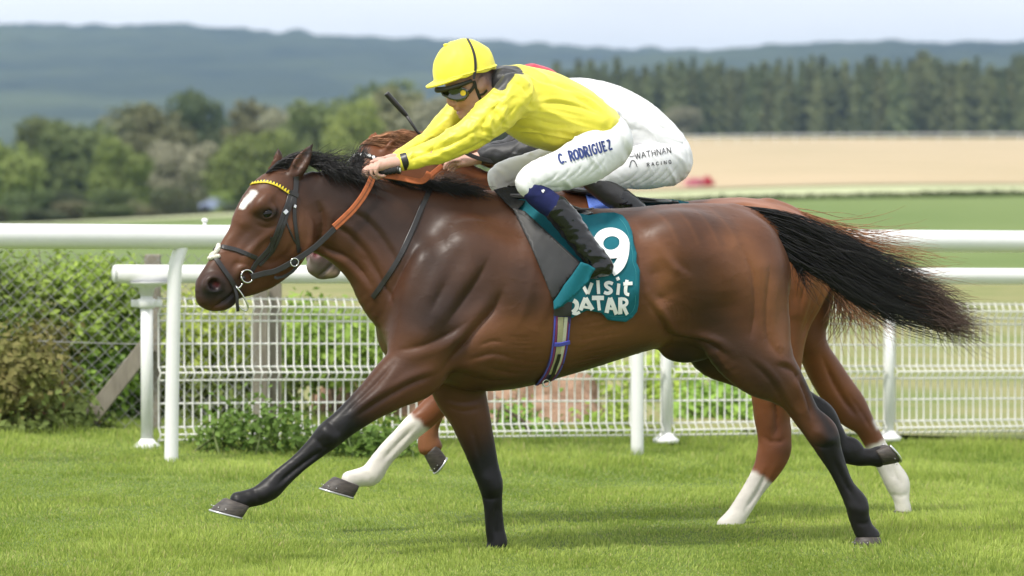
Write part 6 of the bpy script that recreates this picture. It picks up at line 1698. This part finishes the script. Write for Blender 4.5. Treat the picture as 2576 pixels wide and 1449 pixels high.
def build_jockey(fr, sp, root):
    hp = sp['hp']; hs = sp['hs']                     # head placing: frame point map and scale
    hf = Frame(tuple(fr.at(*hp(1172, 190), 0)), math.radians(24))
    # ---------- body: head, neck, hands and the limbs inside the clothes, one skin
    thin = lambda c, f: [(x, y, r * f, la, rl * f) for x, y, r, la, rl in c]
    arms = [thin(sp['arm'], .62)[:-1] + [(*sp['wrist'][0], sp['wrist'][1], sp['wrist'][2], .026)], thin(sp['arm_far'], .62)]
    legs = [thin(sp['thigh'], .8) + thin(sp['shin'], .72), thin(sp['thigh_far'], .8)]
    cents = [thin(sp['torso'], .8)] + arms + legs
    C = [cent_pts(fr, c) for c in cents]
    hd_pts = np.array([hf.at(*hp(x, y), 0) for x, y in ((1100, 100), (1250, 300), (1120, 250))])
    hpts = np.vstack([cent_pts(fr, h_['palm'])[0] for h_ in sp['hands']] + [np.array([fr.at(*q) for q in f]) for h_ in sp['hands'] for f in h_['fingers']])
    S = sdf_for(C + [(hd_pts, np.full(3, .12), np.full(3, .12)), (hpts, np.full(len(hpts), .03), np.full(len(hpts), .03))], .0045)
    for P, a, b in C: S.tube(P, a, b, fr.l, k=.03)
    def hb(x, y, lat, r, ang=0, k=.012, mode='add', both=False):
        ca, sa = math.cos(math.radians(ang)), math.sin(math.radians(ang)); R = np.stack([hf.f * ca + np.array([0, 0, sa]), hf.l, -hf.f * sa + np.array([0, 0, ca])], 1)
        for sg in ((1, -1) if both else (1,)):
            c = np.array(hf.at(*hp(x, y), lat)); c = c if sg > 0 else c - 2 * hf.lat(c)[0] * hf.l
            S.ball(c, np.array(r), R, k=k, mode=mode)
    def ht(rows, k=.012, mode='add', both=False):
        for sg in ((1, -1) if both else (1,)):
            P = np.array([hf.at(*hp(x, y), la) for x, y, r, la, rl in rows])
            if sg < 0: P = np.array([p - 2 * hf.lat(p)[0] * hf.l for p in P])
            S.tube(P, np.array([r[2] / 616. for r in rows]), np.array([r[4] for r in rows]), hf.l, k=k, mode=mode)
    hb(1175, 188, 0, (.100, .074, .095), -20, k=.02)
    ht([(1168, 222, 42, 0, .066), (1168, 246, 34, 0, .060), (1174, 268, 25, 0, .047), (1176, 282, 14, 0, .032)], k=.02)
    ht([(1205, 250, 15, .046, .016), (1190, 276, 12, .034, .014), (1172, 290, 9, .012, .014)], k=.022, both=True)       # jaw
    hb(1163, 250, .040, (.026, .018, .022), -35, k=.02, both=True)                                                     # cheek
    ht([(1135, 236, 6, 0, .011), (1131, 250, 8, 0, .013), (1134, 259, 8, 0, .015), (1142, 264, 6, 0, .014)], k=.012)     # nose
    hb(1143, 263, .012, (.009, .007, .007), 0, k=.006, both=True)
    hb(1150, 259, .016, (.006, .006, .004), 0, k=.004, mode='sub', both=True)
    hb(1149, 273, 0, (.010, .021, .0075), -35, k=.008); hb(1155, 284, 0, (.010, .018, .008), -35, k=.008)                # lips
    hb(1148, 280, 0, (.012, .017, .0042), -25, k=.004, mode='sub')
    hb(1164, 292, 0, (.015, .018, .012), -35, k=.012)
    hb(1212, 209, .076, (.020, .008, .030), 15, k=.008, both=True); hb(1210, 209, .086, (.011, .007, .018), 15, k=.005, mode='sub', both=True)
    P, a, b = cent_pts(fr, [(hp(1195, 232)[0], hp(1195, 232)[1], 36 * hs, 0, .056), (hp(1235, 222)[0], hp(1235, 222)[1], 40 * hs, 0, .062), (*sp['torso'][0][:2], 40 * hs, 0, .07)]); S.tube(P, a, b, fr.l, k=.03)
    # hands
    for h_ in sp['hands']:
        P, a, b = cent_pts(fr, h_['palm']); S.tube(P, a, b, fr.l, k=.012)
        fingers = h_['fingers']
        for f in fingers:
            P = np.array([fr.at(x, y, la) for x, y, la in f]); n = len(P)
            S.tube(P, np.linspace(.0088, .0072, n), np.linspace(.0088, .0072, n), fr.l, k=.0035, sub=4)
    V, F = S.mesh(1)
    # colour: skin, lips, dark hair at the nape
    col = np.tile(np.array([.58, .345, .27]), (len(V), 1)); A = hf.ac(V)
    def hw(x, y, w, la=0.):
        p = hf.ac(hf.at(*hp(x, y), la))[0]; return np.exp(-np.sum((A - p) ** 2, 1) / (w / 616.) ** 2)[:, None]
    col = col * (1 - .6 * hw(1151, 278, 9)) + np.array([.32, .11, .10]) * .6 * hw(1151, 278, 9)
    hcol = np.array([.50, .25, .17]); w = np.clip(hw(1150, 250, 26) + hw(1136, 258, 12), 0, 1) * .7; col = col * (1 - w) + hcol * w
    w = np.clip(1.4 * hw(1238, 205, 20), 0, 1) + np.clip(hw(1200, 150, 60), 0, .9); w = np.clip(w, 0, 1); col = col * (1 - w) + np.array([.015, .012, .01]) * w
    w = .35 * np.clip(hw(1170, 288, 16) + hw(1188, 270, 14), 0, 1); col = col * (1 - w) + np.array([.25, .14, .11]) * w
    me = mesh_np('body', V, F); set_col(me, 'skin', col)
    body = obj('body', me, M_skin, root)
    # ---------- silks
    V, F = shape(fr, [sp['torso'], sp['arm'], sp['arm_far']], .0055, k=.045)
    am = sstep(*[fr.ac(fr.at(x, 260, .15))[0][0] for x in sp['armx']], fr.ac(V)[:, 0])
    V = folds(V, F, fr, .0085, 24, 4.5, 17, 3.1, 1 - am); V = folds(V, F, fr, .0042, -55, 8, 26, 8.1, .4 + .6 * am); V = folds(V, F, fr, .0070, -30, 6, 22, 5.1, am); V = folds(V, F, fr, .0026, 12, 6, 46, 1.7)
    sc = Sculpt(V, F, fr)
    for pts, w, amp, la in sp.get('silk_brush', ()): sc.brush(pts, w * (1.25 if amp < 0 else 1), amp * (1.7 if amp < 0 else 1.2), lat=la, side=1, sharp=amp < 0)
    V = sc.V
    A = fr.ac(V); dye = np.tile(np.array(sp['silk']), (len(V), 1))
    for pts, w, c, la, soft in sp.get('dye', ()):
        q = np.array([fr.ac(fr.at(x, y, la))[0] for x, y in pts]); d, t = polydist(A, q); m_ = sstep(w / 616., w / 616. * soft, d)[:, None] if False else (1 - sstep(w / 616. * soft, w / 616., d))[:, None]
        dye = dye * (1 - m_) + np.array(c) * m_
    me = mesh_np('silks', V, F); set_col(me, 'dye', dye); silks = obj('silks', me, sp['silk_mat'], root)
    # ---------- breeches
    V, F = shape(fr, [sp['thigh'], sp['thigh_far']], .006, k=.05, balls=[sp['pelvis']])
    V = folds(V, F, fr, .0052, 50, 3.6, 28, 2.2); V = folds(V, F, fr, .0018, 38, 5, 52, 6.2)
    sc = Sculpt(V, F, fr)
    for pts, w, amp, la in sp.get('breech_brush', ()): sc.brush(pts, w * 1.2, amp * 1.6, lat=la, side=1, sharp=True)
    br = obj('breeches', mesh_np('breeches', sc.V, F), M_breech, root)
    # ---------- socks and boots
    out = []
    for nm, ch, m_, wr_ in sp['boots']:
        V, F = shape(fr, ch, .005, k=.02)
        V = wrinkle(V, F, wr_, (22, 22, 36), 4.)
        out.append(obj(nm, mesh_np(nm, V, F), m_, root))
    # ---------- cap and helmet
    pit = math.radians(17); Fh = hf.f * math.cos(pit) - np.array([0, 0, math.sin(pit)]); Uh = np.cross(Fh, hf.l) * -1
    Uh = Uh if Uh[2] > 0 else -Uh
    ctr = np.array(hf.at(*hp(1165, 170), 0)); nu, nv = 64, 22
    rows = []
    for i in range(nv + 1):
        ph = math.radians(2 + (92 - 2) * i / nv)
        for j in range(nu):
            a = 2 * math.pi * j / nu
            x, y, z = math.sin(ph) * math.cos(a), math.sin(ph) * math.sin(a), math.cos(ph)
            fx = .126 if x > 0 else .133
            rows.append(ctr + Fh * x * fx + hf.l * y * .108 + Uh * (z * .124 - .010 + (-.012 * max(0, -x) if z < .1 else 0)))
    # lower skirt of the cap
    for k, (g, dz) in enumerate(((1.005, -.008), (.995, -.014), (.93, -.014))):
        for j in range(nu):
            a = 2 * math.pi * j / nu; x, y = math.cos(a), math.sin(a); fx = .126 if x > 0 else .133
            rows.append(ctr + (Fh * x * fx + hf.l * y * .108) * g + Uh * (-.014 + dz - .012 * max(0, -x) + .003 * math.sin(a * 9)))
    V = np.array(rows); k = nv + 4
    Q = [[i * nu + j, i * nu + (j + 1) % nu, (i + 1) * nu + (j + 1) % nu, (i + 1) * nu + j] for i in range(k - 1) for j in range(nu)]
    V = np.vstack([V, ctr + Uh * .1142]); T = [[len(V) - 1, (j + 1) % nu, j] for j in range(nu)]
    mbh = MB().add(V, Q, T); Vh = mbh.V[0]; dirh = Vh - ctr; dirh /= np.linalg.norm(dirh, axis=1)[:, None] + 1e-9
    el = np.arcsin(np.clip(dirh @ Uh, -1, 1)); azh = np.arctan2(dirh @ hf.l, dirh @ Fh)
    crease = 1 - np.abs(vnoise(np.stack([azh * 4.2, el * 1.1, azh * 0 + 2.], 1), 1.0)) * 2.4
    Vh += dirh * (.0022 * crease * np.clip(1.25 - el, .2, 1) + .0035 * (1 - np.abs(fbm(Vh, (14, 14, 9), 2)) * 2))[:, None]
    hel = mbh.build('helmet', sp['cap'], root)
    pk_ = []; nb = 21
    for t in (0, .4, .8, 1.0):
        for j in range(nb):
            a = math.radians(-72 + 144 * j / (nb - 1)); e = math.cos(a) ** .8
            base = Fh * math.cos(a) * .124 + hf.l * math.sin(a) * .106
            pk_.append(ctr + base + Fh * e * .050 * t - Uh * (.021 + .012 * t * e))
    V = np.array(pk_); Q = [[i * nb + j, i * nb + j + 1, (i + 1) * nb + j + 1, (i + 1) * nb + j] for i in range(3) for j in range(nb - 1)]
    pko = MB().add(V, Q).build('peak', sp['cap'], hel); so = pko.modifiers.new('t', 'SOLIDIFY'); so.thickness = .008; so.offset = 0
    bvh_ = bvh_of(hel)
    rim_ = [ctr + (Fh * math.cos(a) * (.128 if math.cos(a) > 0 else .135) + hf.l * math.sin(a) * .110) * 1.0 + Uh * (-.018 - .012 * max(0, -math.cos(a)) + .0012 * math.sin(a * 17)) for a in np.linspace(0, 2 * math.pi, 61)]
    MB().tube(rim_, .0042, 8).build('gathered_hem', sp['cap'], hel)
    MB().ellip(ctr + Uh * .108 + Fh * .045, (.012, .012, .007)).build('button', sp['cap'], hel)
    return dict(body=body, silks=silks, breeches=br, helmet=hel, hf=hf, bvh_h=bvh_, ctr=ctr, Fh=Fh, Uh=Uh, boots=out)

blackdye = (.022, .022, .024)
J1 = dict(armx=(1330, 1270), hp=lambda x, y: (x, y), hs=1.0, silk=(.86, .765, .075), silk_mat=M_silk, cap=M_capy,
    torso=[(1268, 212, 46, 0, .11), (1318, 252, 86, 0, .18), (1370, 276, 96, 0, .185), (1425, 294, 88, 0, .178), (1475, 310, 66, 0, .165), (1508, 317, 50, 0, .155)],
    arm=[(1298, 236, 54, .17, .075), (1250, 283, 49, .19, .068), (1185, 335, 41, .19, .058), (1120, 371, 35, .17, .050), (1060, 395, 26, .13, .042), (1016, 407, 19, .105, .034)],
    arm_far=[(1222, 215, 50, -.17, .07), (1150, 295, 40, -.19, .06), (1095, 345, 32, -.18, .052), (1040, 380, 24, -.13, .042), (1005, 397, 19, -.08, .034)],
    wrist=((1002, 410), 15, .10), pelvis=(1525, 352, 0, (.095, .15, .105), .05),
    thigh=[(1522, 366, 62, .08, .10), (1480, 397, 62, .17, .085), (1435, 420, 54, .22, .075), (1385, 437, 47, .25, .066), (1345, 450, 41, .268, .058), (1331, 464, 34, .272, .050), (1342, 480, 26, .275, .040)],
    shin=[(1368, 503, 30, .275, .047), (1402, 526, 31, .285, .048), (1455, 600, 27, .315, .042), (1495, 652, 26, .335, .038)],
    thigh_far=[(1522, 366, 60, -.08, .10), (1440, 405, 58, -.18, .08), (1350, 424, 45, -.24, .065), (1272, 440, 35, -.27, .055), (1256, 456, 28, -.27, .048), (1272, 484, 26, -.27, .045)],
    boots=[('sock', [[(1343, 481, 31, .275, .052), (1366, 501, 32, .28, .051), (1402, 528, 31, .288, .048)]], M_navy, .002),
           ('boot', [[(1400, 525, 34, .287, .052), (1427, 556, 34, .30, .049), (1457, 598, 31, .315, .045), (1484, 634, 29, .33, .042), (1505, 658, 28, .338, .039)],
                     [(1496, 650, 27, .336, .038), (1520, 672, 19, .338, .033), (1526, 676, 15, .338, .030)], [(1520, 672, 19, .338, .034), (1495, 681, 19, .34, .036), (1478, 686, 16, .335, .030), (1470, 688, 13, .33, .026)]], M_patent, .0045),
           ('boot', [[(1272, 480, 28, -.275, .046), (1330, 550, 27, -.30, .044), (1390, 630, 25, -.33, .040), (1420, 665, 22, -.335, .036)], [(1420, 668, 17, -.335, .034), (1370, 690, 14, -.335, .034)]], M_patent, .004)],
    hands=[dict(palm=[(1006, 409, 15, .104, .026), (984, 411, 16, .103, .027), (962, 416, 15, .098, .026), (946, 422, 12, .092, .022)],
                fingers=[[(956, 410, .112), (948, 424, .116), (947, 437, .112), (958, 443, .106), (968, 441, .104)], [(945, 412, .100), (936, 426, .104), (935, 440, .100), (945, 448, .096), (953, 447, .094)],
                         [(935, 415, .086), (925, 427, .090), (922, 438, .086), (930, 446, .082), (938, 447, .080)], [(925, 421, .072), (915, 430, .075), (914, 440, .070), (921, 447, .068)], [(975, 405, .090), (958, 402, .080), (944, 404, .072), (934, 408, .066)]]),
           dict(palm=[(1000, 398, 14, -.075, .026), (978, 404, 15, -.06, .027), (958, 412, 13, -.045, .024)], fingers=[[(958, 404, -.03), (946, 416, -.02), (950, 430, -.02)], [(952, 406, -.045), (938, 418, -.04), (942, 432, -.04)], [(946, 410, -.06), (932, 422, -.055), (938, 434, -.055)], [(944, 416, -.075), (930, 428, -.07), (936, 436, -.07)], [(972, 398, -.04), (952, 400, -.025), (940, 404, -.02)]])],
    dye=[([(1262, 170), (1285, 175), (1308, 176)], 13, blackdye, .12, .85), ([(1262, 172), (1250, 190), (1240, 214)], 17, blackdye, .1, .8), ([(1270, 184), (1255, 200)], 14, blackdye, .12, .8)],
    silk_brush=[([(1336, 172), (1348, 215), (1338, 250), (1318, 280)], 5, -.006, .2), ([(1330, 172), (1340, 215), (1330, 250)], 6, .004, .2), ([(1340, 262), (1400, 258), (1470, 272), (1520, 290)], 6, -.006, .17), ([(1340, 255), (1400, 250), (1470, 262)], 6, .004, .17),
                ([(1260, 250), (1240, 275), (1255, 300)], 8, -.010, .24), ([(1275, 262), (1262, 290), (1280, 310)], 7, .010, .24), ([(1225, 290), (1210, 320), (1225, 345)], 7, -.009, .24), ([(1240, 285), (1228, 315), (1242, 340)], 6, .009, .24), ([(1200, 300), (1185, 330), (1190, 358)], 7, .008, .23),
                ([(1150, 335), (1110, 355), (1060, 380)], 5, .005, .2), ([(1150, 350), (1100, 375), (1050, 396)], 5, -.005, .19), ([(1400, 330), (1440, 345), (1470, 330)], 9, -.008, .17), ([(1360, 340), (1400, 360), (1440, 362)], 8, .008, .17), ([(1320, 320), (1360, 335), (1390, 355)], 7, -.007, .17),
                ([(1440, 240), (1480, 262), (1515, 285)], 5, -.005, .15), ([(1450, 232), (1490, 255), (1520, 278)], 5, .004, .15), ([(1280, 200), (1310, 220), (1325, 245)], 7, -.006, .2), ([(1345, 300), (1390, 312), (1450, 318)], 5, -.005, .18), ([(1350, 200), (1400, 212), (1450, 232)], 5, -.004, .16), ([(1300, 262), (1270, 300), (1262, 325)], 5, -.006, .24), ([(1205, 318), (1160, 350), (1100, 380)], 5, -.005, .23), ([(1230, 345), (1190, 372), (1140, 392)], 5, -.005, .22), ([(1090, 372), (1050, 392), (1030, 404)], 4, -.005, .16), ([(1110, 350), (1085, 372), (1080, 394)], 4, -.004, .18), ([(1040, 384), (1036, 400), (1040, 416)], 3, -.004, .14), ([(1420, 366), (1450, 360), (1480, 338)], 5, -.005, .16), ([(1300, 190), (1325, 210)], 7, .005, .2)],
    breech_brush=[([(1350 + 32 * q, 470 - 5 * q), (1385 + 33 * q, 452 - 8 * q), (1402 + 33 * q, 432 - 9 * q)], 4, -.0035, .3) for q in range(5)] + [([(1552, 306), (1572, 340), (1578, 390), (1560, 425)], 6, -.003, .2), ([(1500, 335), (1530, 325), (1555, 335)], 5, -.004, .2), ([(1330, 440), (1345, 470), (1372, 480)], 5, -.005, .3), ([(1320, 450), (1330, 480)], 4, -.004, .3), ([(1360, 468), (1395, 474), (1430, 470)], 5, -.004, .3)])
jockey1 = empty('person', tuple(HF.at(1400, 500, 0)), 'jockey in yellow silks and yellow cap crouched over the bay horse', 'person')
R1 = build_jockey(HF, J1, jockey1)
BVB1, BVBr1 = bvh_of(R1['body']), bvh_of(R1['breeches'])
hf1 = R1['hf']
# cuff bands, belt, helmet strap, goggles, chin strap
BVS1 = bvh_of(R1['silks'])
c0, c1 = np.array(HF.at(1024, 404, .11)), np.array(HF.at(1014, 407, .106)); ax = (c1 - c0) / np.linalg.norm(c1 - c0)
MB().tube([c0 - ax * .006, c0, c1, c1 + ax * .004], [.0375, .038, .0365, .036], 28, cap=False).build('cuff_band', M_lea, jockey1)
strap(R1['bvh_h'], [(1176, 99), (1186, 118), (1193, 140), (1196, 171), (1192, 199)], 6.5, 'cap_band', M_lea, R1['helmet'], off=.003, th=.003)
P, N = lay(BVB1, [(1191, 203), (1196, 220), (1203, 238), (1209, 252), (1212, 262)], .004); ribbon(smooth_path(P), smooth_path(N), .013, .003, 'chin_strap', M_blackweb, R1['helmet'])
P, N = lay(BVB1, [(1203, 240), (1216, 236), (1224, 226)], .004); ribbon(P, N, .009, .003, 'chin_strap', M_blackweb, R1['helmet'])
P, N = lay(BVB1, [(1212, 260), (1206, 275), (1196, 286), (1186, 293)], .005); ribbon(smooth_path(P), smooth_path(N), .017, .005, 'chin_cup', M_blackweb, R1['helmet'])
gg = [(1108, 228), (1112, 238), (1120, 243), (1133, 251), (1150, 256), (1169, 253), (1180, 241), (1179, 227), (1160, 218), (1130, 220)]
gp = []
gog = drape(BVB1, gg, .014, 'goggles', M_lens, jockey1, step=5, fr=hf1, relax=14, th=.006)
BVG = bvh_of(gog)
p, n = hit(BVG, 1165, 234); u = np.cross(n, [0, 0, 1.0]); u /= np.linalg.norm(u); v = np.cross(n, u)
MB().tube([p + n * .0005, p + n * .003, p + n * .0035], [.0115, .0115, .0095], 24).build('lens_badge', M_yel, gog)
P, N = lay(BVB1, [(1178, 234), (1187, 224), (1194, 212)], .006); ribbon(P, N, .012, .003, 'goggle_strap', M_blackweb, gog)
P = [hf1.at(1100, 226, .0), hf1.at(1106, 226, .035), hf1.at(1130, 222, .064), hf1.at(1160, 213, .082), hf1.at(1187, 203, .09)]
MB().tube(cat(P, 5), np.linspace(.0125, .008, 21), 12).build('spare_goggles', M_blackweb, R1['helmet'])
# name on the breeches
M_nav = mat('navy_thread', (0.015, 0.035, 0.16), 0.6)
text_strokes(BVBr1, 'C. RODRIGUEZ', (1409, 413), (1540, 375), 24, 5.0, M_nav, R1['breeches'], serif=True, gap=.30, off=.003)
BVK = bvh_of(R1['boots'][0]); glyph(BVK, [[(1438 - 0, 0)] * 0 or [(1439.5, 482)], ] if False else [[(1362, 481), (1369, 479)], [(1364, 484), (1367, 484)]], [5, 3], 'emblem', M_print, R1['boots'][0], off=.003)
# whip in the near hand
whip1 = empty('riding_whip', tuple(HF.at(985, 430, .12)), 'black riding whip with white butt cap in the leading jockey hand', 'whip')
g0, g1 = np.array(HF.at(935, 436, .075)), np.array(HF.at(1001, 428, .135)); gd = (g1 - g0) / np.linalg.norm(g1 - g0)
m_ = MB(); n_ = 40; tt = np.linspace(0, 1, n_)
m_.tube([g0 + (g1 - g0) * t for t in tt], [.0125 + .0012 * (1 if (i // 2) % 3 else -1.2) for i in range(n_)], 16); m_.build('grip', M_pad, whip1)
MB().tube([g1 - gd * .002, g1 + gd * .004, g1 + gd * .009], [.0165, .0170, .0160], 20).build('butt', M_lea, whip1)
MB().tube([g1 + gd * .0088, g1 + gd * .0100], [.009, .009], 18).build('butt_cap', M_print, whip1)
MB().tube([g0, np.array(HF.at(905, 441, .055))], [.006, .0035], 8).build('shaft', M_lea, whip1)

# ------------------------------------------------------------------ the second jockey
J2 = dict(armx=(1440, 1390), hp=lambda x, y: ((x - 1163) * .93 + 1338, (y - 168) * .93 + 226), hs=.93, silk=(.78, .78, .79), silk_mat=M_wsilk, cap=M_capr,
    torso=[(1412, 240, 44, 0, .11), (1460, 262, 66, 0, .17), (1525, 295, 84, 0, .18), (1590, 330, 84, 0, .172), (1640, 358, 70, 0, .165), (1666, 368, 58, 0, .158)],
    arm=[(1425, 262, 50, .17, .072), (1385, 320, 44, .20, .062), (1335, 372, 36, .19, .052), (1270, 386, 28, .16, .044), (1218, 392, 20, .13, .034)],
    arm_far=[(1400, 250, 46, -.17, .07), (1350, 320, 38, -.19, .06), (1290, 372, 30, -.18, .05), (1230, 385, 22, -.13, .042), (1190, 395, 17, -.08, .034)],
    wrist=((1204, 398), 14, .125), pelvis=(1676, 396, 0, (.105, .15, .115), .05),
    thigh=[(1676, 404, 62, .08, .10), (1630, 418, 58, .17, .085), (1575, 425, 50, .22, .072), (1525, 438, 42, .25, .062), (1500, 450, 34, .262, .054)],
    shin=[(1530, 482, 29, .28, .046), (1590, 525, 27, .30, .044), (1640, 575, 24, .32, .04)],
    thigh_far=[(1676, 404, 58, -.08, .10), (1600, 418, 54, -.18, .08), (1520, 432, 42, -.24, .065), (1450, 445, 32, -.27, .055), (1440, 460, 26, -.27, .048)],
    boots=[('gaiter', [[(1492, 452, 30, .265, .050), (1530, 484, 31, .28, .049), (1566, 508, 30, .29, .048)]], M_dullboot, .001),
           ('boot', [[(1560, 502, 31, .288, .048), (1600, 532, 28, .30, .045), (1645, 582, 24, .32, .040), (1672, 612, 22, .33, .036)], [(1690, 626, 15, .33, .032), (1640, 640, 14, .33, .034)]], M_patent, .003),
           ('boot', [[(1445, 462, 26, -.275, .046), (1520, 540, 25, -.30, .044), (1580, 620, 22, -.33, .038)], [(1580, 622, 15, -.33, .032), (1530, 640, 13, -.33, .032)]], M_dullboot, .003)],
    hands=[dict(palm=[(1206, 397, 14, .126, .025), (1180, 403, 15, .124, .026), (1156, 408, 13, .118, .024)], fingers=[[(1158, 402, .138), (1136, 404, .142), (1122, 412, .140), (1118, 424, .132)], [(1154, 408, .122), (1134, 412, .126), (1124, 422, .122)], [(1154, 412, .108), (1136, 418, .112), (1130, 428, .108)], [(1158, 416, .096), (1142, 424, .10), (1138, 432, .096)], [(1178, 392, .112), (1152, 394, .10), (1132, 400, .094), (1118, 408, .09)]])],
    dye=[([(1425, 262), (1385, 320), (1335, 372), (1270, 386), (1200, 394)], 54, (.024, .024, .026), .2, .93)],
    silk_brush=[([(1480, 215), (1500, 260), (1490, 300)], 6, -.006, .18), ([(1520, 300), (1570, 320), (1630, 330)], 5, -.005, .17), ([(1545, 360), (1600, 385), (1650, 390)], 5, -.005, .17), ([(1620, 270), (1650, 310), (1690, 335)], 5, -.005, .15), ([(1560, 260), (1610, 290), (1660, 330)], 6, -.005, .15), ([(1530, 330), (1590, 360), (1640, 372)], 7, -.005, .17), ([(1500, 230), (1540, 260), (1560, 300)], 8, .005, .17), ([(1600, 300), (1640, 340), (1660, 370)], 5, .004, .16)],
    breech_brush=[([(1545 + 30 * q, 470), (1585 + 30 * q, 452 - 3 * q), (1605 + 30 * q, 430 - 4 * q)], 4, -.0035, .28) for q in range(5)] + [([(1700, 340), (1728, 370), (1735, 420)], 6, -.004, .15), ([(1660, 360), (1690, 350)], 5, -.004, .15)])
jockey2 = empty('person', tuple(HF2.at(1560, 480, 0)), 'jockey in white top and white breeches crouched over the chestnut horse', 'person')
R2 = build_jockey(HF2, J2, jockey2)
BVBr2 = bvh_of(R2['breeches'])
M_blk = mat('black_print', (0.02, 0.02, 0.022), 0.6)
text_strokes(BVBr2, 'WATHNAN', (1598, 401), (1688, 385), 15, 1.9, M_blk, R2['breeches'], gap=.25, off=.003, scale=573.)
text_strokes(BVBr2, 'RACING', (1627, 419), (1688, 411), 8.5, 1.7, M_blk, R2['breeches'], gap=.75, off=.003, scale=573.)
glyph(BVBr2, [[(1583, 421), (1586, 408), (1591, 403), (1597, 408), (1602, 420)], [(1583, 395), (1596, 393)]], [2, 2], 'emblem', M_blk, R2['breeches'], off=.003, scale=573.)
whip2 = empty('riding_whip', tuple(HF2.at(1100, 410, .1)), 'black riding whip pointing up with a broad padded end, in the second jockey hand', 'whip')
w0, w1, w2, w3 = [np.array(HF2.at(*q)) for q in ((1160, 412, .11), (1050, 332, .10), (1021, 289, .095), (972, 235, .09))]
MB().tube([w0, (w0 + w1) / 2, w1, w2], [.010, .008, .006, .0075], 10).build('shaft', M_lea, whip2)
dv = w3 - w2
MB().tube(cat([w2 - dv * .05, w2 + dv * .12, w2 + dv * .45, w2 + dv * .96, w3], 4), np.array([.0075, .0090, .0100, .0105, .0110, .0115, .0120, .0122, .0124, .0126, .0127, .0128, .0128, .0127, .0124, .0122, .0115]), 12, flat=(HF2.l, 1.0)).build('padded_end', M_lea, whip2)
# ================================================================== TURF
def turf():
    r = np.random.default_rng(99)
    n = 380000
    d = 16.2 * (27.0 / 16.2) ** r.uniform(0, 1, int(n * 1.25)) ** 1.15
    u = r.uniform(-1, 1, len(d)) * (0.125 + 0.02)
    X = u * d; Y = d - 18
    P = np.stack([X, Y, np.zeros(len(X))], 1)
    den = vnoise(P, (4.5, 3.0, 1)) + .6 * vnoise(P, (14, 9, 1))
    keep = r.uniform(0, 1, len(X)) < np.clip(.82 + .25 * den, .25, 1)
    P = P[keep][:n]; n = len(P)
    P[:, 2] = terrain(P[:, 0], P[:, 1]) - .003
    hgt = (.022 + .014 * vnoise(P, (1.3, .9, 1)) + .012 * vnoise(P, (6, 4, 1))) * r.uniform(.55, 1.45, n)
    hgt = np.clip(hgt, .012, .085) * (1 + .7 * (r.uniform(0, 1, n) < .012))
    edge = np.clip((P[:, 1] - 4.6) / 2.0, 0, 1); hgt *= 1 + .8 * edge
    az = r.uniform(0, 6.283, n); lean = np.abs(r.normal(size=n)) * .45
    swx, swy = .5 * vnoise(P + 5, (3, 2, 1)), .5 * vnoise(P + 9, (3, 2, 1))
    tip = np.stack([np.cos(az) * lean + swx, np.sin(az) * lean + swy, np.ones(n)], 1); tip /= np.linalg.norm(tip, axis=1)[:, None]; tip *= hgt[:, None]
    mid = tip * .55; mid[:, 2] = tip[:, 2] * .68
    fa = r.uniform(0, 6.283, n); side = np.stack([np.cos(fa), np.sin(fa), np.zeros(n)], 1) * (.0019 * r.uniform(.6, 1.4, n) * (d.mean() / 18))[:, None]
    V = np.stack([P - side, P + side, P + mid - side * .8, P + mid + side * .8, P + tip], 1).reshape(-1, 3)
    a = np.arange(n) * 5
    Q = np.stack([a, a + 1, a + 3, a + 2], 1); T = np.stack([a + 2, a + 3, a + 4], 1)
    me = mesh_np('turf_grass', V, [Q, T], False)
    t = np.clip(.55 + .36 * fbm(P, (1.4, .8, 1), 4) + .30 * r.normal(size=n), 0, 1)[:, None]
    c = np.array([.205, .295, .050]) * (1 - t) + np.array([.46, .55, .12]) * t
    dry = (r.uniform(0, 1, n) < .05 + .06 * (vnoise(P + 3, (2, 1.5, 1)) > .45))[:, None]; c = np.where(dry, np.array([.48, .47, .18]) * r.uniform(.7, 1.2, (n, 1)), c)
    set_col(me, 'tint', np.repeat(c, 5, axis=0))
    o = obj('turf_grass', me, mat('grass_blade', (.1, .2, .03), 0.55, 0.35, attr='tint', transl=.45))
    tag(o, 'short bright green turf grass of the racecourse', 'grass', kind='stuff')
    return o
turf()
